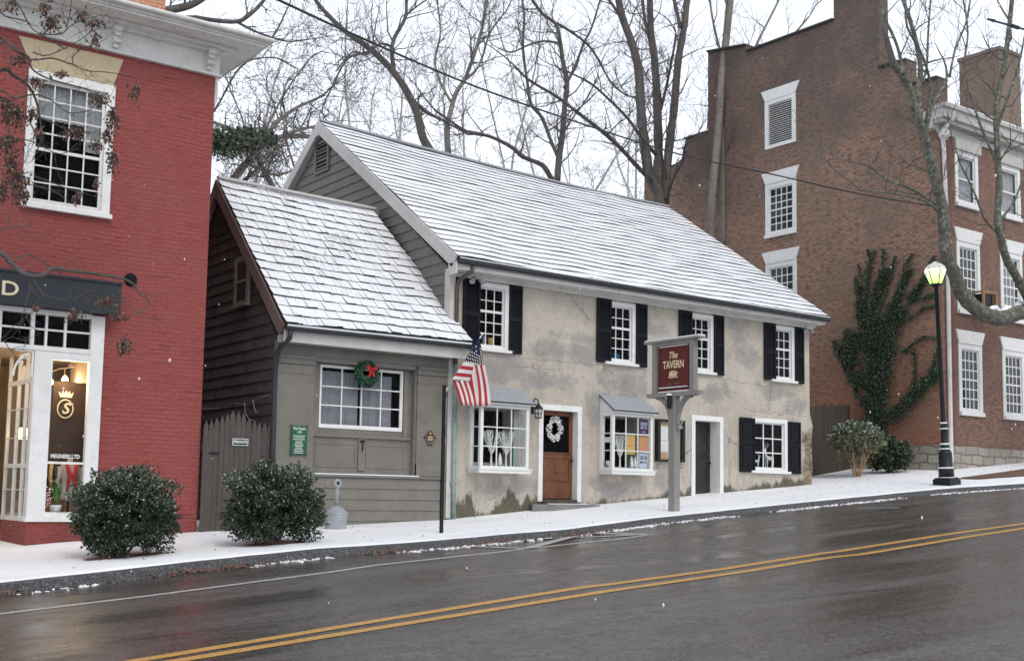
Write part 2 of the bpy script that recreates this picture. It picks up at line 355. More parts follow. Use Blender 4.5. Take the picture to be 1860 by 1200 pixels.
def brick(name, c1, c2, mort, w=.22, h=.075, ms=.010, bstr=.6, soot=None, tint=None, patch=None, msm=.1, joint_shade=None, wob_=.035, mott=0.0):
    n = NT(name); u = n.uv()
    wob = n.noise(1.3, 2, .5, u)
    vv = n.t.nodes.new('ShaderNodeVectorMath'); vv.operation = 'MULTIPLY_ADD'
    cx = n.t.nodes.new('ShaderNodeCombineXYZ'); n.put(cx.inputs[0], wob); n.put(cx.inputs[1], wob)
    n.put(vv.inputs[0], cx.outputs[0]); vv.inputs[1].default_value = (wob_, wob_, 0); n.put(vv.inputs[2], u)
    b = n.t.nodes.new('ShaderNodeTexBrick'); n.put(b.inputs['Vector'], vv.outputs[0])
    b.inputs['Scale'].default_value = 1; b.inputs['Brick Width'].default_value = w; b.inputs['Row Height'].default_value = h
    b.inputs['Mortar Size'].default_value = ms; b.inputs['Mortar Smooth'].default_value = msm; b.offset = .5
    n.put(b.inputs['Color1'], c1); n.put(b.inputs['Color2'], c2); n.put(b.inputs['Mortar'], mort)
    b.inputs['Bias'].default_value = -.1
    c = b.outputs[0]
    if mott:
        vb = n.t.nodes.new('ShaderNodeTexNoise'); vb.inputs['Scale'].default_value = 1; vb.inputs['Detail'].default_value = 2
        n.put(vb.inputs['Vector'], n.maps(u, (4.5, 12, 1))); c = n.mix(n.math('MULTIPLY', n.ramp(vb.outputs[0], [(.35, 1.0), (.5, 0.0)]), mott), c, (.045, .03, .026))
        c = n.mix(n.math('MULTIPLY', n.ramp(vb.outputs[0], [(.52, 0.0), (.68, 1.0)]), mott*.8), c, (.34, .23, .17))
    if joint_shade == 'lines':  # dark joints and irregular shadow lines along the courses, painted into the colour
        uu = n.sep(u); wv = n.math('MULTIPLY', n.math('SUBTRACT', n.noise(1.0, 4, .6, n.maps(u, (1.6, 6, 1))), .5), .14)
        fr_ = n.math('FRACT', n.math('MULTIPLY', n.math('ADD', uu[1], wv), 1/.078))
        ln = n.ramp(fr_, [(.0, 1.0), (.16, .9), (.30, 0.0)])
        mk = n.ramp(n.noise(1.0, 5, .8, n.maps(u, (2.6, 10, 1))), [(.49, 0.0), (.58, 1.0)])
        c = n.mix(n.math('MULTIPLY', n.math('MULTIPLY', ln, mk), .95), c, (.035, .007, .007))
        c = n.mix(n.math('MULTIPLY', ln, .22), c, (.12, .025, .024))
        c = n.mix(n.math('MULTIPLY', n.ramp(n.noise(.45, 6, .7, n.maps(u, (1, .6, 1))), [(.45, 0.0), (.7, 1.0)]), .5), c, (.28, .09, .082))
        c = n.mix(n.math('MULTIPLY', n.ramp(n.math('ADD', uu[1], n.math('MULTIPLY', n.noise(1.5, 4, .6, u), 1.6)), [(.0, .55), (.5, 0.0)]), .8), c, (.10, .03, .028))
        c = n.mix(n.ramp(n.voro(1.7, u), [(0.0, .9), (.018, 0.0)]), c, (.04, .01, .01))
        joint_shade = None
    if joint_shade:
        c = n.mix(n.math('MULTIPLY', b.outputs[1], n.ramp(n.noise(1.0, 5, .7, n.maps(u, (3.2, 11, 1))), [(.46, 0.0), (.60, 1.0)])), c, joint_shade)
    if tint: c = n.mix(n.math('MULTIPLY', n.ramp(n.noise(.8, 6, .65), [(.4, 0.0), (.65, 1.0)]), .7), c, tint)
    if patch: c = n.mix(n.math('MULTIPLY', n.ramp(n.noise(7, 5, .75), [(.5, 0.0), (.66, 1.0)]), .5), c, patch)
    if soot is not None: c = soot(n, c)
    h1 = n.math('ADD', n.math('MULTIPLY', b.outputs[1], -1.0), n.math('MULTIPLY', n.noise(16, 5, .7), .8))
    return n.fin(c, .75, 0, .3, n.bump(h1, bstr, .012))
MT['redbrick'] = brick('red_painted_brick', (.305, .070, .060), (.265, .057, .049), (.25, .052, .045), .215, .078, .012, .7,
                       tint=(.265, .074, .068), patch=(.20, .052, .048), msm=.5, joint_shade='lines', wob_=.09)
MT['redstrip'] = paint('faded_red_paint', (.17, .075, .065), .8, .15, 2, 20, .3)
def soot(n, c):
    z = n.sep(n.pos())[2]; y = n.sep(n.pos())[1]
    hi = n.math('ADD', n.math('MULTIPLY', n.math('SUBTRACT', z, 9.0), .13), n.math('MULTIPLY', n.math('SUBTRACT', n.noise(.35, 5, .6), .5), 2.2), clamp=True)
    c = n.mix(n.math('MULTIPLY', hi, .78), c, (.075, .062, .058))
    lo = n.math('ADD', n.math('MULTIPLY', n.math('SUBTRACT', 6.5, z), .22), n.math('MULTIPLY', n.math('SUBTRACT', n.noise(.5, 4, .6), .5), 1.5), clamp=True)
    c = n.mix(n.math('MULTIPLY', lo, .45), c, (.36, .125, .072))
    return c
MT['oldbrick'] = brick('old_brown_brick', (.33, .150, .092), (.185, .088, .058), (.30, .245, .195), .23, .085, .013, .6,
                       tint=(.17, .125, .09), patch=(.30, .235, .18), soot=soot, mott=.6)
def soot2(n, c):
    return n.mix(n.math('MULTIPLY', n.ramp(n.noise(.5, 5), [(.45, 0.0), (.7, 1.0)]), .5), c, (.09, .05, .04))
MT['frontbrick'] = brick('front_brown_brick', (.24, .118, .080), (.14, .070, .050), (.25, .19, .15), .22, .08, .012, .6,
                         tint=(.19, .11, .078), patch=(.1, .06, .045), soot=soot2, mott=.45)
MT['chimbrick'] = brick('chimney_brick', (.20, .135, .10), (.14, .09, .065), (.25, .21, .17), .22, .08, .012, .6, tint=(.17, .13, .10))
MT['orangebrick'] = brick('orange_chimney_brick', (.45, .17, .08), (.36, .12, .06), (.4, .3, .24), .22, .08, .012, .5)
MT['stone'] = brick('foundation_stone', (.42, .38, .33), (.28, .25, .22), (.14, .125, .11), .62, .27, .028, 1.0, tint=(.24, .21, .17), patch=(.15, .14, .12), msm=.4, wob_=.30)

PATCHES = []
for (a_, b_, c_, d_) in [(905, 672, 60, 34), (1010, 640, 70, 16), (985, 690, 60, 16), (1055, 645, 40, 20), (1130, 695, 45, 34), (1078, 735, 22, 40), (1095, 620, 60, 12), (900, 885, 40, 28), (940, 880, 40, 22), (1130, 885, 50, 26), (1180, 600, 34, 14),
                         (1350, 645, 34, 22), (1410, 712, 40, 18), (1300, 715, 40, 20), (1210, 870, 22, 30), (850, 690, 22, 60), (1440, 735, 30, 14), (1345, 600, 20, 30)]:
    q0 = onY(a_, b_, 21); q1 = onY(a_+c_, b_, 21); q2 = onY(a_, b_+d_, 21); PATCHES.append((q0.x, q0.z, q1.x-q0.x, q0.z-q2.z))
def stucco():
    n = NT('patched_stucco'); p = n.pos(); X, Y, Z = n.sep(p)[0], n.sep(p)[1], n.sep(p)[2]
    a = n.noise(1.15, 7, .68, n.maps(p, (1, 1, 1.3)), .5)
    acc = None
    for (ex, ez, rx_, rz_) in PATCHES:
        dx = n.math('MULTIPLY', n.math('SUBTRACT', X, ex), 1/rx_); dz = n.math('MULTIPLY', n.math('SUBTRACT', Z, ez), 1/rz_)
        dd = n.math('SUBTRACT', 1.0, n.math('SQRT', n.math('ADD', n.math('MULTIPLY', dx, dx), n.math('MULTIPLY', dz, dz))))
        acc = dd if acc is None else n.math('MAXIMUM', acc, dd)
    acc = n.math('MAXIMUM', acc, -.9)
    msk = n.ramp(n.math('ADD', n.math('MULTIPLY', acc, .34), n.math('MULTIPLY', n.math('SUBTRACT', a, .5), 1.5)), [(.0, 0.0), (.05, .3), (.13, .75), (.34, 1.0)])
    beige = n.ramp(n.noise(1.6, 6, .65, None, .5), [(.3, (.355, .316, .262)), (.5, (.445, .40, .335)), (.75, (.53, .478, .40))])
    grey = n.ramp(n.noise(3.0, 6, .7, None, .8), [(.3, (.225, .208, .196)), (.55, (.305, .284, .268)), (.8, (.41, .375, .34))])
    c = n.mix(msk, beige, grey)
    c = n.mix(n.math('MULTIPLY', n.ramp(n.noise(9, 6, .75, None, .6), [(.5, 0.0), (.66, 1.0)]), .45), c, (.27, .24, .215))
    stv = n.noise(1.0, 6, .7, n.maps(p, (5.5, 1, .55)))
    c = n.mix(n.math('MULTIPLY', n.ramp(stv, [(.50, 0.0), (.66, 1.0)]), n.ramp(n.math('MULTIPLY', n.math('SUBTRACT', 3.3, Z), .3), [(.0, .08), (.7, .6)])), c, (.235, .215, .195))
    c = n.mix(n.math('MULTIPLY', n.ramp(n.noise(28, 4, .7), [(.45, 0.0), (.7, 1.0)]), .22), c, (.60, .565, .50))
    # hairline cracks
    cr = n.t.nodes.new('ShaderNodeTexVoronoi'); cr.feature = 'DISTANCE_TO_EDGE'; cr.inputs['Scale'].default_value = .42
    dv = n.t.nodes.new('ShaderNodeVectorMath'); dv.operation = 'ADD'
    cxx = n.t.nodes.new('ShaderNodeCombineXYZ'); nn_ = n.noise(3, 5, .6)
    for k in range(3): n.put(cxx.inputs[k], n.math('MULTIPLY', nn_, .8))
    n.put(dv.inputs[0], p); n.put(dv.inputs[1], cxx.outputs[0]); n.put(cr.inputs['Vector'], dv.outputs[0])
    ck = n.ramp(cr.outputs[0], [(0.0, 1.0), (.008, 0.0)])
    c = n.mix(n.math('MULTIPLY', ck, n.ramp(n.noise(.7, 2), [(.5, 0.0), (.58, .8)])), c, (.10, .085, .08))
    wv = n.math('ADD', Z, n.math('MULTIPLY', n.math('SUBTRACT', n.noise(1.3, 5, .6), .5), .30))
    for zc, xa, xb in ((3.05, 15.95, 18.3), (2.83, 15.7, 17.1), (3.0, 22.35, 24.1), (2.3, 23.2, 25.7), (3.05, 19.7, 20.8)):
        hl = n.ramp(n.math('ABSOLUTE', n.math('SUBTRACT', wv, zc)), [(.0, 1.0), (.014, 0.0)])
        inx = n.math('MULTIPLY', n.math('GREATER_THAN', X, xa), n.math('LESS_THAN', X, xb))
        c = n.mix(n.math('MULTIPLY', n.math('MULTIPLY', hl, inx), .65), c, (.15, .13, .125))
    # moss and damp along the foot of the wall
    hgt = n.math('SUBTRACT', Z, n.math('MULTIPLY_ADD', X, .081, -1.66))
    mo = n.math('SUBTRACT', n.math('MULTIPLY', n.ramp(n.noise(1.1, 6, .72, n.maps(p, (1, 1, .22)), .3), [(.40, .12), (.66, 1.0)]), n.ramp(n.math('MULTIPLY', X, .04), [(.655, .72), (.70, .22), (.80, .22), (.84, .42)])), hgt)
    mo = n.math('ADD', mo, n.math('MULTIPLY', n.math('SUBTRACT', n.noise(18, 4, .7), .5), .14))
    mo = n.math('MULTIPLY', n.ramp(mo, [(.0, 0.0), (.10, 1.0)]), .88)
    c = n.mix(mo, c, n.ramp(n.noise(14, 5, .7), [(.35, (.035, .036, .02)), (.6, (.09, .085, .05)), (.8, (.17, .15, .10))]))
    # bare rubble stone showing at the right hand corner
    st = n.t.nodes.new('ShaderNodeTexVoronoi'); st.feature = 'DISTANCE_TO_EDGE'; st.inputs['Scale'].default_value = 4.2
    n.put(st.inputs['Vector'], n.maps(p, (.7, .7, 1.6)))
    stone = n.mix(n.ramp(st.outputs[0], [(.02, 1.0), (.09, 0.0)]), n.ramp(n.noise(5, 5, .7), [(.3, (.16, .125, .08)), (.7, (.33, .275, .19))]), (.11, .095, .07))
    sm = n.math('MULTIPLY', n.math('ADD', n.math('SUBTRACT', X, 25.42), n.math('MULTIPLY', n.math('SUBTRACT', n.noise(2, 4), .5), .9)), 5.0, clamp=True)
    sm = n.math('MULTIPLY', sm, n.math('MULTIPLY', n.math('SUBTRACT', n.math('ADD', 1.75, n.math('MULTIPLY', n.noise(2.3, 3), .4)), Z), 6.0, clamp=True))
    c = n.mix(sm, c, stone)
    h = n.math('ADD', n.noise(3.0, 7, .65), n.math('MULTIPLY', n.noise(1.1, 3), 1.2))
    h = n.math('SUBTRACT', h, n.math('MULTIPLY', msk, .12))
    return n.fin(c, .88, 0, .2, n.bump(h, .55, .035))
MT['stucco'] = stucco()

def roofsnow(name, thr):
    n = NT(name); p = n.pos()
    st = n.noise(26, 4, .7, n.maps(p, (1.6, .14, .14))); bigp = n.noise(.55, 4, .6)
    cov = n.math('ADD', n.math('MULTIPLY', st, .8), n.math('MULTIPLY', bigp, .45))
    c = n.mix(n.ramp(cov, [(thr, 0.0), (thr+.07, 1.0)]), n.ramp(n.noise(3), [(.3, (.70, .715, .74)), (.7, (.83, .84, .86))]), (.38, .37, .37))
    c = n.mix(n.ramp(n.noise(60, 4, .7), [(.5, 0.0), (.72, .35)]), c, (.42, .41, .41))
    return n.fin(c, .8, 0, .25, n.bump(n.noise(30, 4), .3, .01))
MT['roofsnow'] = roofsnow('snow_on_shingles', .725)
MT['roofsnow2'] = roofsnow('thin_snow_on_shingles', .705)
MT['shingle'] = paint('dark_shingle_edge', (.045, .043, .045), .85, .35, 9, 30, .3)
MT['thinsnow'] = (lambda n: n.fin(n.mix(n.ramp(n.noise(70, 5, .75), [(.36, 0.0), (.62, 1.0)]), (.12, .12, .13), (.46, .475, .51)), .75, 0, .3))(NT('metal_roof_dusted_with_snow'))

def glass(name='window_glass', gl=.9, tint=(.97, .98, .98)):
    m = bpy.data.materials.new(name); m.use_nodes = True; t = m.node_tree; t.nodes.clear()
    o = t.nodes.new('ShaderNodeOutputMaterial'); mx = t.nodes.new('ShaderNodeMixShader')
    tr = t.nodes.new('ShaderNodeBsdfTransparent'); tr.inputs[0].default_value = (*tint, 1)
    gs = t.nodes.new('ShaderNodeBsdfGlossy'); gs.inputs['Roughness'].default_value = .02; gs.inputs[0].default_value = (gl, gl, gl, 1)
    lw = t.nodes.new('ShaderNodeLayerWeight'); lw.inputs[0].default_value = .5
    pw = t.nodes.new('ShaderNodeMath'); pw.operation = 'POWER'; pw.inputs[1].default_value = 5; t.links.new(lw.outputs['Facing'], pw.inputs[0])
    fr = t.nodes.new('ShaderNodeMath'); fr.operation = 'MULTIPLY_ADD'; fr.inputs[1].default_value = .9; fr.inputs[2].default_value = .003; t.links.new(pw.outputs[0], fr.inputs[0])
    nz = t.nodes.new('ShaderNodeTexNoise'); nz.inputs['Scale'].default_value = 2.5
    ge = t.nodes.new('ShaderNodeNewGeometry'); t.links.new(ge.outputs['Position'], nz.inputs['Vector'])
    bp = t.nodes.new('ShaderNodeBump'); bp.inputs['Strength'].default_value = .06; bp.inputs['Distance'].default_value = .02
    t.links.new(nz.outputs[0], bp.inputs['Height']); t.links.new(bp.outputs[0], gs.inputs['Normal'])
    t.links.new(fr.outputs[0], mx.inputs[0]); t.links.new(tr.outputs[0], mx.inputs[1]); t.links.new(gs.outputs[0], mx.inputs[2])
    t.links.new(mx.outputs[0], o.inputs[0]); return m
MT['glass'] = glass()
MT['pane_dark'] = NT('dark_window_pane').fin((.018, .02, .024), .08, 0, .4)
def emit(name, col, s):
    n = NT(name); return n.fin(col, .5, 0, .3, None, col, s)
MT['bulb'] = emit('glowing_lamp_glass', (1, .72, .32), 6)

# ------------------------------------------------------------------ frames, walls, windows
class Fr:                                          # wall frame: u along the wall, n outward, z up
    def __init__(s, o, U, N): s.o = Vector(o); s.U = Vector(U); s.N = Vector(N)
    def p(s, u, n, z): return s.o + s.U*u + s.N*n + Vector((0,0,z))
    def box(s, mb, u0, u1, n0, n1, z0, z1, mi=0):
        P = [s.p(u, n, z) for z in (z0, z1) for u, n in ((u0,n0),(u1,n0),(u1,n1),(u0,n1))]
        fl = s.U.cross(s.N).z > 0
        F = [(3,2,1,0),(4,5,6,7),(0,1,5,4),(1,2,6,5),(2,3,7,6),(3,0,4,7)]
        mb.add(P, F if fl else [f[::-1] for f in F], mi)
FRONT = Fr((0, 21, 0), (1,0,0), (0,-1,0))          # u = X, faces the street
def SIDE(X): return Fr((X, 0, 0), (0,1,0), (-1,0,0))   # u = Y, faces left
def wall_poly(mb, F, outline, holes, thick, n0=0.0, mi=0):
    """wall with real openings: outline and holes are (u, z) lists, the wall goes back by thick"""
    loops = [outline]+holes
    pl = [[Vector((u, z, 0)) for u, z in l] for l in loops]
    tr = tessellate_polygon(pl); flat = [q for l in loops for q in l]
    front = [F.p(u, n0, z) for u, z in flat]; back = [F.p(u, n0-thick, z) for u, z in flat]
    fs = []
    for t in tr:
        a, b, c = (front[i] for i in t)
        nn = (b-a).cross(c-a)
        if nn.length < 1e-9: continue
        t = tuple(t) if nn.dot(F.N) > 0 else (t[0], t[2], t[1])
        fs.append(t); fs.append(tuple(i+len(flat) for i in reversed(t)))
    k = 0
    for li, l in enumerate(loops):
        n = len(l); area = sum(l[i][0]*l[(i+1) % n][1]-l[(i+1) % n][0]*l[i][1] for i in range(n))
        for i in range(n):
            j = (i+1) % n; q = (k+i, k+j, k+j+len(flat), k+i+len(flat))
            fs.append(q if ((area > 0) == (li == 0)) == (F.U.cross(Vector((0,0,1))).dot(F.N) < 0) else q[::-1])
        k += n
    mb.add(front+back, fs, mi)
def rect(u0, u1, z0, z1): return [(u0,z0),(u1,z0),(u1,z1),(u0,z1)]
def window(par, F, u0, u1, z0, z1, cols, rows, cas=.09, rec=.1, sash=.035, bar=.016, meet=True, sill=.05, proud=.03,
           mat='white', pane='glass', interior=True, curtain=None, label=None, ca_top=None, n0=0.0, sillw=.06, rows_top=None):
    """casing u0..u1 x z0..z1 (outer edge); children sash, pane, sill"""
    m = MB(); ct = ca_top or cas
    F.box(m, u0, u0+cas, n0-rec-.02, n0+proud, z0, z1); F.box(m, u1-cas, u1, n0-rec-.02, n0+proud, z0, z1)
    F.box(m, u0+cas, u1-cas, n0-rec-.02, n0+proud-.003, z1-ct, z1-.002); F.box(m, u0+cas, u1-cas, n0-rec-.02, n0+proud-.003, z0+.002, z0+.05)
    w = m.build('window', MT[mat], par)
    if label: w['label'] = label
    a0, a1, b0, b1 = u0+cas, u1-cas, z0+.05, z1-ct
    s = MB(); d = n0-rec+.03
    F.box(s, a0, a0+sash, d-.03, d, b0, b1); F.box(s, a1-sash, a1, d-.03, d, b0, b1)
    F.box(s, a0+sash, a1-sash, d-.03, d-.001, b0, b0+sash*1.4); F.box(s, a0+sash, a1-sash, d-.03, d-.001, b1-sash, b1)
    iw0, iw1, ih0, ih1 = a0+sash, a1-sash, b0+sash*1.4, b1-sash
    for i in range(1, cols):
        u = iw0+(iw1-iw0)*i/cols; F.box(s, u-bar/2, u+bar/2, d-.024, d-.004, ih0, ih1)
    for j in range(1, rows):
        z = ih0+(ih1-ih0)*j/rows; hh = bar/2
        if meet and j == (rows_top if rows_top else rows//2): hh = .026; F.box(s, iw0, iw1, d-.028, d+.006, z-hh, z+hh)
        else: F.box(s, iw0, iw1, d-.025, d-.005, z-hh, z+hh)
    s.build('sash', MT[mat], w)
    g_ = MB(); F.box(g_, a0+.002, a1-.002, d-.019, d-.014, b0, b1); g_.build('pane', MT[pane], w)
    if sill:
        l = MB(); F.box(l, u0-sillw, u1+sillw, n0-.01, n0+proud+.07, z0-sill, z0-.001); l.build('sill', MT[mat], w)
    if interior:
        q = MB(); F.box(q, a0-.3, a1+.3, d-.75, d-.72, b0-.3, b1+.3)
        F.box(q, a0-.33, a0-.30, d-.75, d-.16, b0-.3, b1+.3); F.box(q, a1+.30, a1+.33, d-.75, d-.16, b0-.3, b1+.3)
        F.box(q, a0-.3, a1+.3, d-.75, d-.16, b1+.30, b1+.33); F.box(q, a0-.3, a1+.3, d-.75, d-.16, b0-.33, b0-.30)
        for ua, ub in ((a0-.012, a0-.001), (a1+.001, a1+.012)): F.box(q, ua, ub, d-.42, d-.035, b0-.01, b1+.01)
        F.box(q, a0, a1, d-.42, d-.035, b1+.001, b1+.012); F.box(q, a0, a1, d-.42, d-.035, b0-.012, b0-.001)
        q.build('dark_room_box', MT['dark_in'], w)  # shallow box and jamb linings; the room's shade is put into the colour
    if curtain:
        for (c0, c1, zz0, zz1, mt, kind) in curtain: drape(w, F, c0, c1, zz0, zz1, d-.12, MT[mt])
    return w
def drape(par, F, u0, u1, z0, z1, n, mat, amp=.02, wl=.10, name='curtain', sd=1):
    m = MB(); k = max(8, int((u1-u0)/.016)); rr = random.Random(int(u0*77)+sd); ph = rr.random()*6
    for i in range(k+1):
        u = u0+(u1-u0)*i/k; o = amp*math.sin(u/wl*6.283+ph)+amp*.5*math.sin(u/wl*2.6+1)
        for z in (z0, z1): m.v.append(tuple(F.p(u, n+o*(1 if z == z0 else .6), z)))
    for i in range(k): m.f.append((2*i, 2*i+2, 2*i+3, 2*i+1)); m.mi.append(0)
    return m.build(name, mat, par, smooth=True)
def shutter(par, F, u0, u1, z0, z1, split=.5, slats=True, tilt=0.0):
    m = MB(); st = .055; t = .035; n0 = .03
    F.box(m, u0, u0+st, n0, n0+t, z0, z1); F.box(m, u1-st, u1, n0, n0+t, z0, z1)
    zm = z0+(z1-z0)*split
    for a, b in ((z0, z0+.10), (zm-.05, zm+.05), (z1-.08, z1)): F.box(m, u0+st, u1-st, n0, n0+t-.002, a, b)
    for a, b in ((z0+.10, zm-.05), (zm+.05, z1-.08)):
        if slats:
            k = int((b-a)/.045)
            for i in range(k):
                z = a+(b-a)*(i+.5)/k
                m.add([F.p(u0+st, n0+.002, z+.022), F.p(u1-st, n0+.002, z+.022), F.p(u1-st, n0+t-.008, z-.030), F.p(u0+st, n0+t-.008, z-.030)], [(0,1,2,3)])
        else:
            F.box(m, u0+st, u1-st, n0, n0+.015, a, b); F.box(m, u0+st+.05, u1-st-.05, n0, n0+.027, a+.05, b-.05)
    return m.build('shutter', MT['navy'], par)
def clip_band(poly, z0, z1):
    def cl(P, f):
        o = []
        for i in range(len(P)):
            a, b = P[i], P[(i+1) % len(P)]; fa, fb = f(a), f(b)
            if fa >= 0: o.append(a)
            if (fa >= 0) != (fb >= 0): t = fa/(fa-fb); o.append((a[0]+(b[0]-a[0])*t, a[1]+(b[1]-a[1])*t))
        return o
    P = cl(poly, lambda p: p[1]-z0)
    return cl(P, lambda p: z1-p[1]) if len(P) > 2 else []
def clapboards(mb, F, poly, sp, n0=0.0, out=.035, jit=0, z_start=None):
    zs = [p[1] for p in poly]; z = z_start if z_start is not None else min(zs); rr = random.Random(5)
    while z < max(zs):
        P = clip_band(poly, z, z+sp)
        if len(P) > 2:
            fr = [F.p(u, n0+.008+out*(1-(q-z)/sp), q) for u, q in P]
            bk = [F.p(u, n0-.01, q) for u, q in P]; n = len(P)
            nn = (fr[1]-fr[0]).cross(fr[2]-fr[1])
            fl = sum(((fr[i]-fr[0]).cross(fr[(i+1) % n]-fr[0])).dot(F.N) for i in range(1, n-1)) > 0
            fs = [tuple(range(n)) if fl else tuple(range(n))[::-1]]
            for i in range(n):
                q = (i, i+n, (i+1) % n+n, (i+1) % n); fs.append(q if fl else q[::-1])
            mb.add(fr+bk, fs)
        z += sp
def shingles(par, E0, E1, R0, R1, nc, wmin, wmax, thick, mats, seed, sag=None, name='roof', jt=.004, smooth=False):
    """E = eave left/right, R = ridge left/right; real courses of separate shingles"""
    rr = random.Random(seed); m = MB(); E0, E1, R0, R1 = map(Vector, (E0, E1, R0, R1))
    N = (E1-E0).cross(R0-E0).normalized()
    if N.z < 0: N = -N
    def P(u, v, h=0):
        p = (E0*(1-u)+E1*u)*(1-v)+(R0*(1-u)+R1*u)*v
        s_ = sag(u, v) if sag else 0
        return p+N*(h+s_)
    L_ = (E1-E0).length
    for c in range(nc):
        v0 = c/nc - (.006 if c else .0); v1 = min(1, (c+1)/nc+.012); u = 0; wav = rr.uniform(0, 6)
        while u < 1:
            w = rr.uniform(wmin, wmax)/L_; u1 = min(1, u+w)
            if 1-u1 < wmin/L_*.5: u1 = 1
            dv = rr.uniform(-jt, jt)+.6*jt*math.sin(u*14+wav); th = thick*rr.uniform(.7, 1.35); gp = .003/L_
            if smooth:
                k_ = c*7.3; th = thick*(1+.5*noise.noise(Vector((u*L_*1.4, k_, 0)))); tb = thick*(1+.5*noise.noise(Vector((u1*L_*1.4, k_, 0))))
                da = .0028*noise.noise(Vector((u*L_*1.1, k_, 5))); db = .0028*noise.noise(Vector((u1*L_*1.1, k_, 5)))
                e1 = rr.uniform(-.0013, .0013)
                m.add([P(u, v0+da+e1, th), P(u1, v0+db+e1, tb), P(u1, v1, .004), P(u, v1, .004)], [(0,1,2,3)], 0)
                m.add([P(u, v0+da+e1, -.015), P(u1, v0+db+e1, -.015), P(u1, v0+db+e1, tb), P(u, v0+da+e1, th)], [(0,1,2,3)], 1)
                u = u1; continue
            a, b = P(u+gp, v0+dv, th), P(u1-gp, v0+dv+rr.uniform(-.5*jt, .5*jt), th*rr.uniform(.85, 1.15))
            cc, d = P(u1-gp, v1, .006), P(u+gp, v1, .006)
            a0, b0 = P(u+gp, v0+dv, -.015), P(u1-gp, v0+dv, -.015)
            m.add([a, b, cc, d], [(0,1,2,3)], 0)
            m.add([a0, b0, b, a], [(0,1,2,3)], 1)
            m.add([b0, b, cc, a0, a, d], [(0,2,1),(3,4,5)], 1)
            u = u1
    K = 24
    for i in range(K):                              # dark sheathing just beneath
        m.add([P(i/K, 0, -.02), P((i+1)/K, 0, -.02), P((i+1)/K, 1, -.02), P(i/K, 1, -.02)], [(0,1,2,3)], 1)
        m.add([P(i/K, 0, -.06), P((i+1)/K, 0, -.06), P((i+1)/K, 1, -.06), P(i/K, 1, -.06)], [(3,2,1,0)], 1)
    return m.build(name, mats, par)
_font = None
def text(par, s, size, at, right, up, mat, ext=.003, name='lettering', sx=1.0, bold=0.0, align='CENTER', shear=0.0):
    cu = bpy.data.curves.new('lettering', 'FONT'); cu.body = s; cu.size = size; cu.extrude = ext
    cu.align_x = align; cu.align_y = 'CENTER'; cu.offset = bold; cu.resolution_u = 3; cu.shear = shear
    ob = bpy.data.objects.new('tmp', cu); COL.objects.link(ob)
    dg = bpy.context.evaluated_depsgraph_get(); dg.update()
    me = bpy.data.meshes.new_from_object(ob.evaluated_get(dg)); bpy.data.objects.remove(ob); bpy.data.curves.remove(cu)
    right = Vector(right); up = Vector(up); nn = right.cross(up)
    at = Vector(at); off = wloc(par) if par else Vector((0,0,0))
    for v in me.vertices:
        c = v.co; v.co = at + right*(c.x*sx) + up*c.y + nn*c.z - off
    me.materials.clear(); me.materials.append(mat)
    o = bpy.data.objects.new(name, me); COL.objects.link(o)
    if par: o.parent = par
    return o
# ------------------------------------------------------------------ ground, road, pavement
def rz(x, y=0): c = curb(x); return g(x) + .02*(min(c, 17.6)-21) - drop(x)
def onroad(px, py):
    d = ray(px, py); t = 3.0
    while t < 120 and (d*t).z > rz((d*t).x): t += .02
    return d*t
def grid(mb, xs, yf, zf, mi=0):
    b = len(mb.v); n = None
    for x in xs:
        ys = yf(x); n = len(ys)
        for y in ys: mb.v.append((x, y, zf(x, y)))
    for i in range(len(xs)-1):
        for j in range(n-1): mb.f.append((b+i*n+j, b+(i+1)*n+j, b+(i+1)*n+j+1, b+i*n+j+1)); mb.mi.append(mi)
xs = [-60+i*1.0 for i in range(59)]+[-1+i*.25 for i in range(200)]+[49+i*1.0 for i in range(50)]
m = MB(); gxs = [-600, -300, -150]+[-90+6*i for i in range(36)]+[200, 350, 600, 900]
grid(m, gxs, lambda x: [-600, -200, -60, -20, 0, 10, 20, 30, 45, 60, 90, 150, 300, 900], lambda x, y: g(max(-60, min(x, 90)))-.75+(max(0, min(y, 90)-21)*.02))
structure(m.build('ground', MT['snow'], smooth=True))
m = MB(); grid(m, xs, lambda x: [-16, -8, -2, 2, 5, 8, 11, 13, curb(x)+.02], lambda x, y: rz(x)-.0)
structure(m.build('road', MT['asphalt'], smooth=True))
R = random.Random(3)
m = MB()
def edge(x): return curb(x)+.17+.05*noise.noise(Vector((x*1.3, 0, 0)))+.03*noise.noise(Vector((x*5, 3, 0)))
def syard(x): return [edge(x), edge(x)+.05, edge(x)+.2, 17.6, 18.2, 19, 20, 20.6, 21, 22, 24, 27, 31, 36, 44, 60]
def sz(x, y):
    z = gz(x, y)+.012*noise.noise(Vector((x*.9, y*.9, 0)))+.006*noise.noise(Vector((x*4, y*4, 2)))
    if y < edge(x)+.02: z -= .028
    return z
grid(m, xs, syard, sz)
structure(m.build('sidewalk', MT['snow'], smooth=True))
m = MB(); grid(m, xs, lambda x: [curb(x), curb(x)+.035, curb(x)+.07, curb(x)+.6],
               lambda x, y: (rz(x)-.05) if y < curb(x)+.01 else (gz(x, y)-.035 if y < curb(x)+.05 else gz(x, y)-.018))
structure(m.build('kerb', MT['kerb'], smooth=False))
m = MB(); PP = [(1738, 868), (1775, 863), (1820, 857), (1880, 848), (1960, 838), (1960, 852), (1880, 861), (1830, 866), (1780, 869)]
PV = []
for q in PP:
    d = ray(*q); t = 5.0
    while t < 90 and (d*t).z > gz((d*t).x, (d*t).y)+.02: t += .02
    PV.append(d*t)
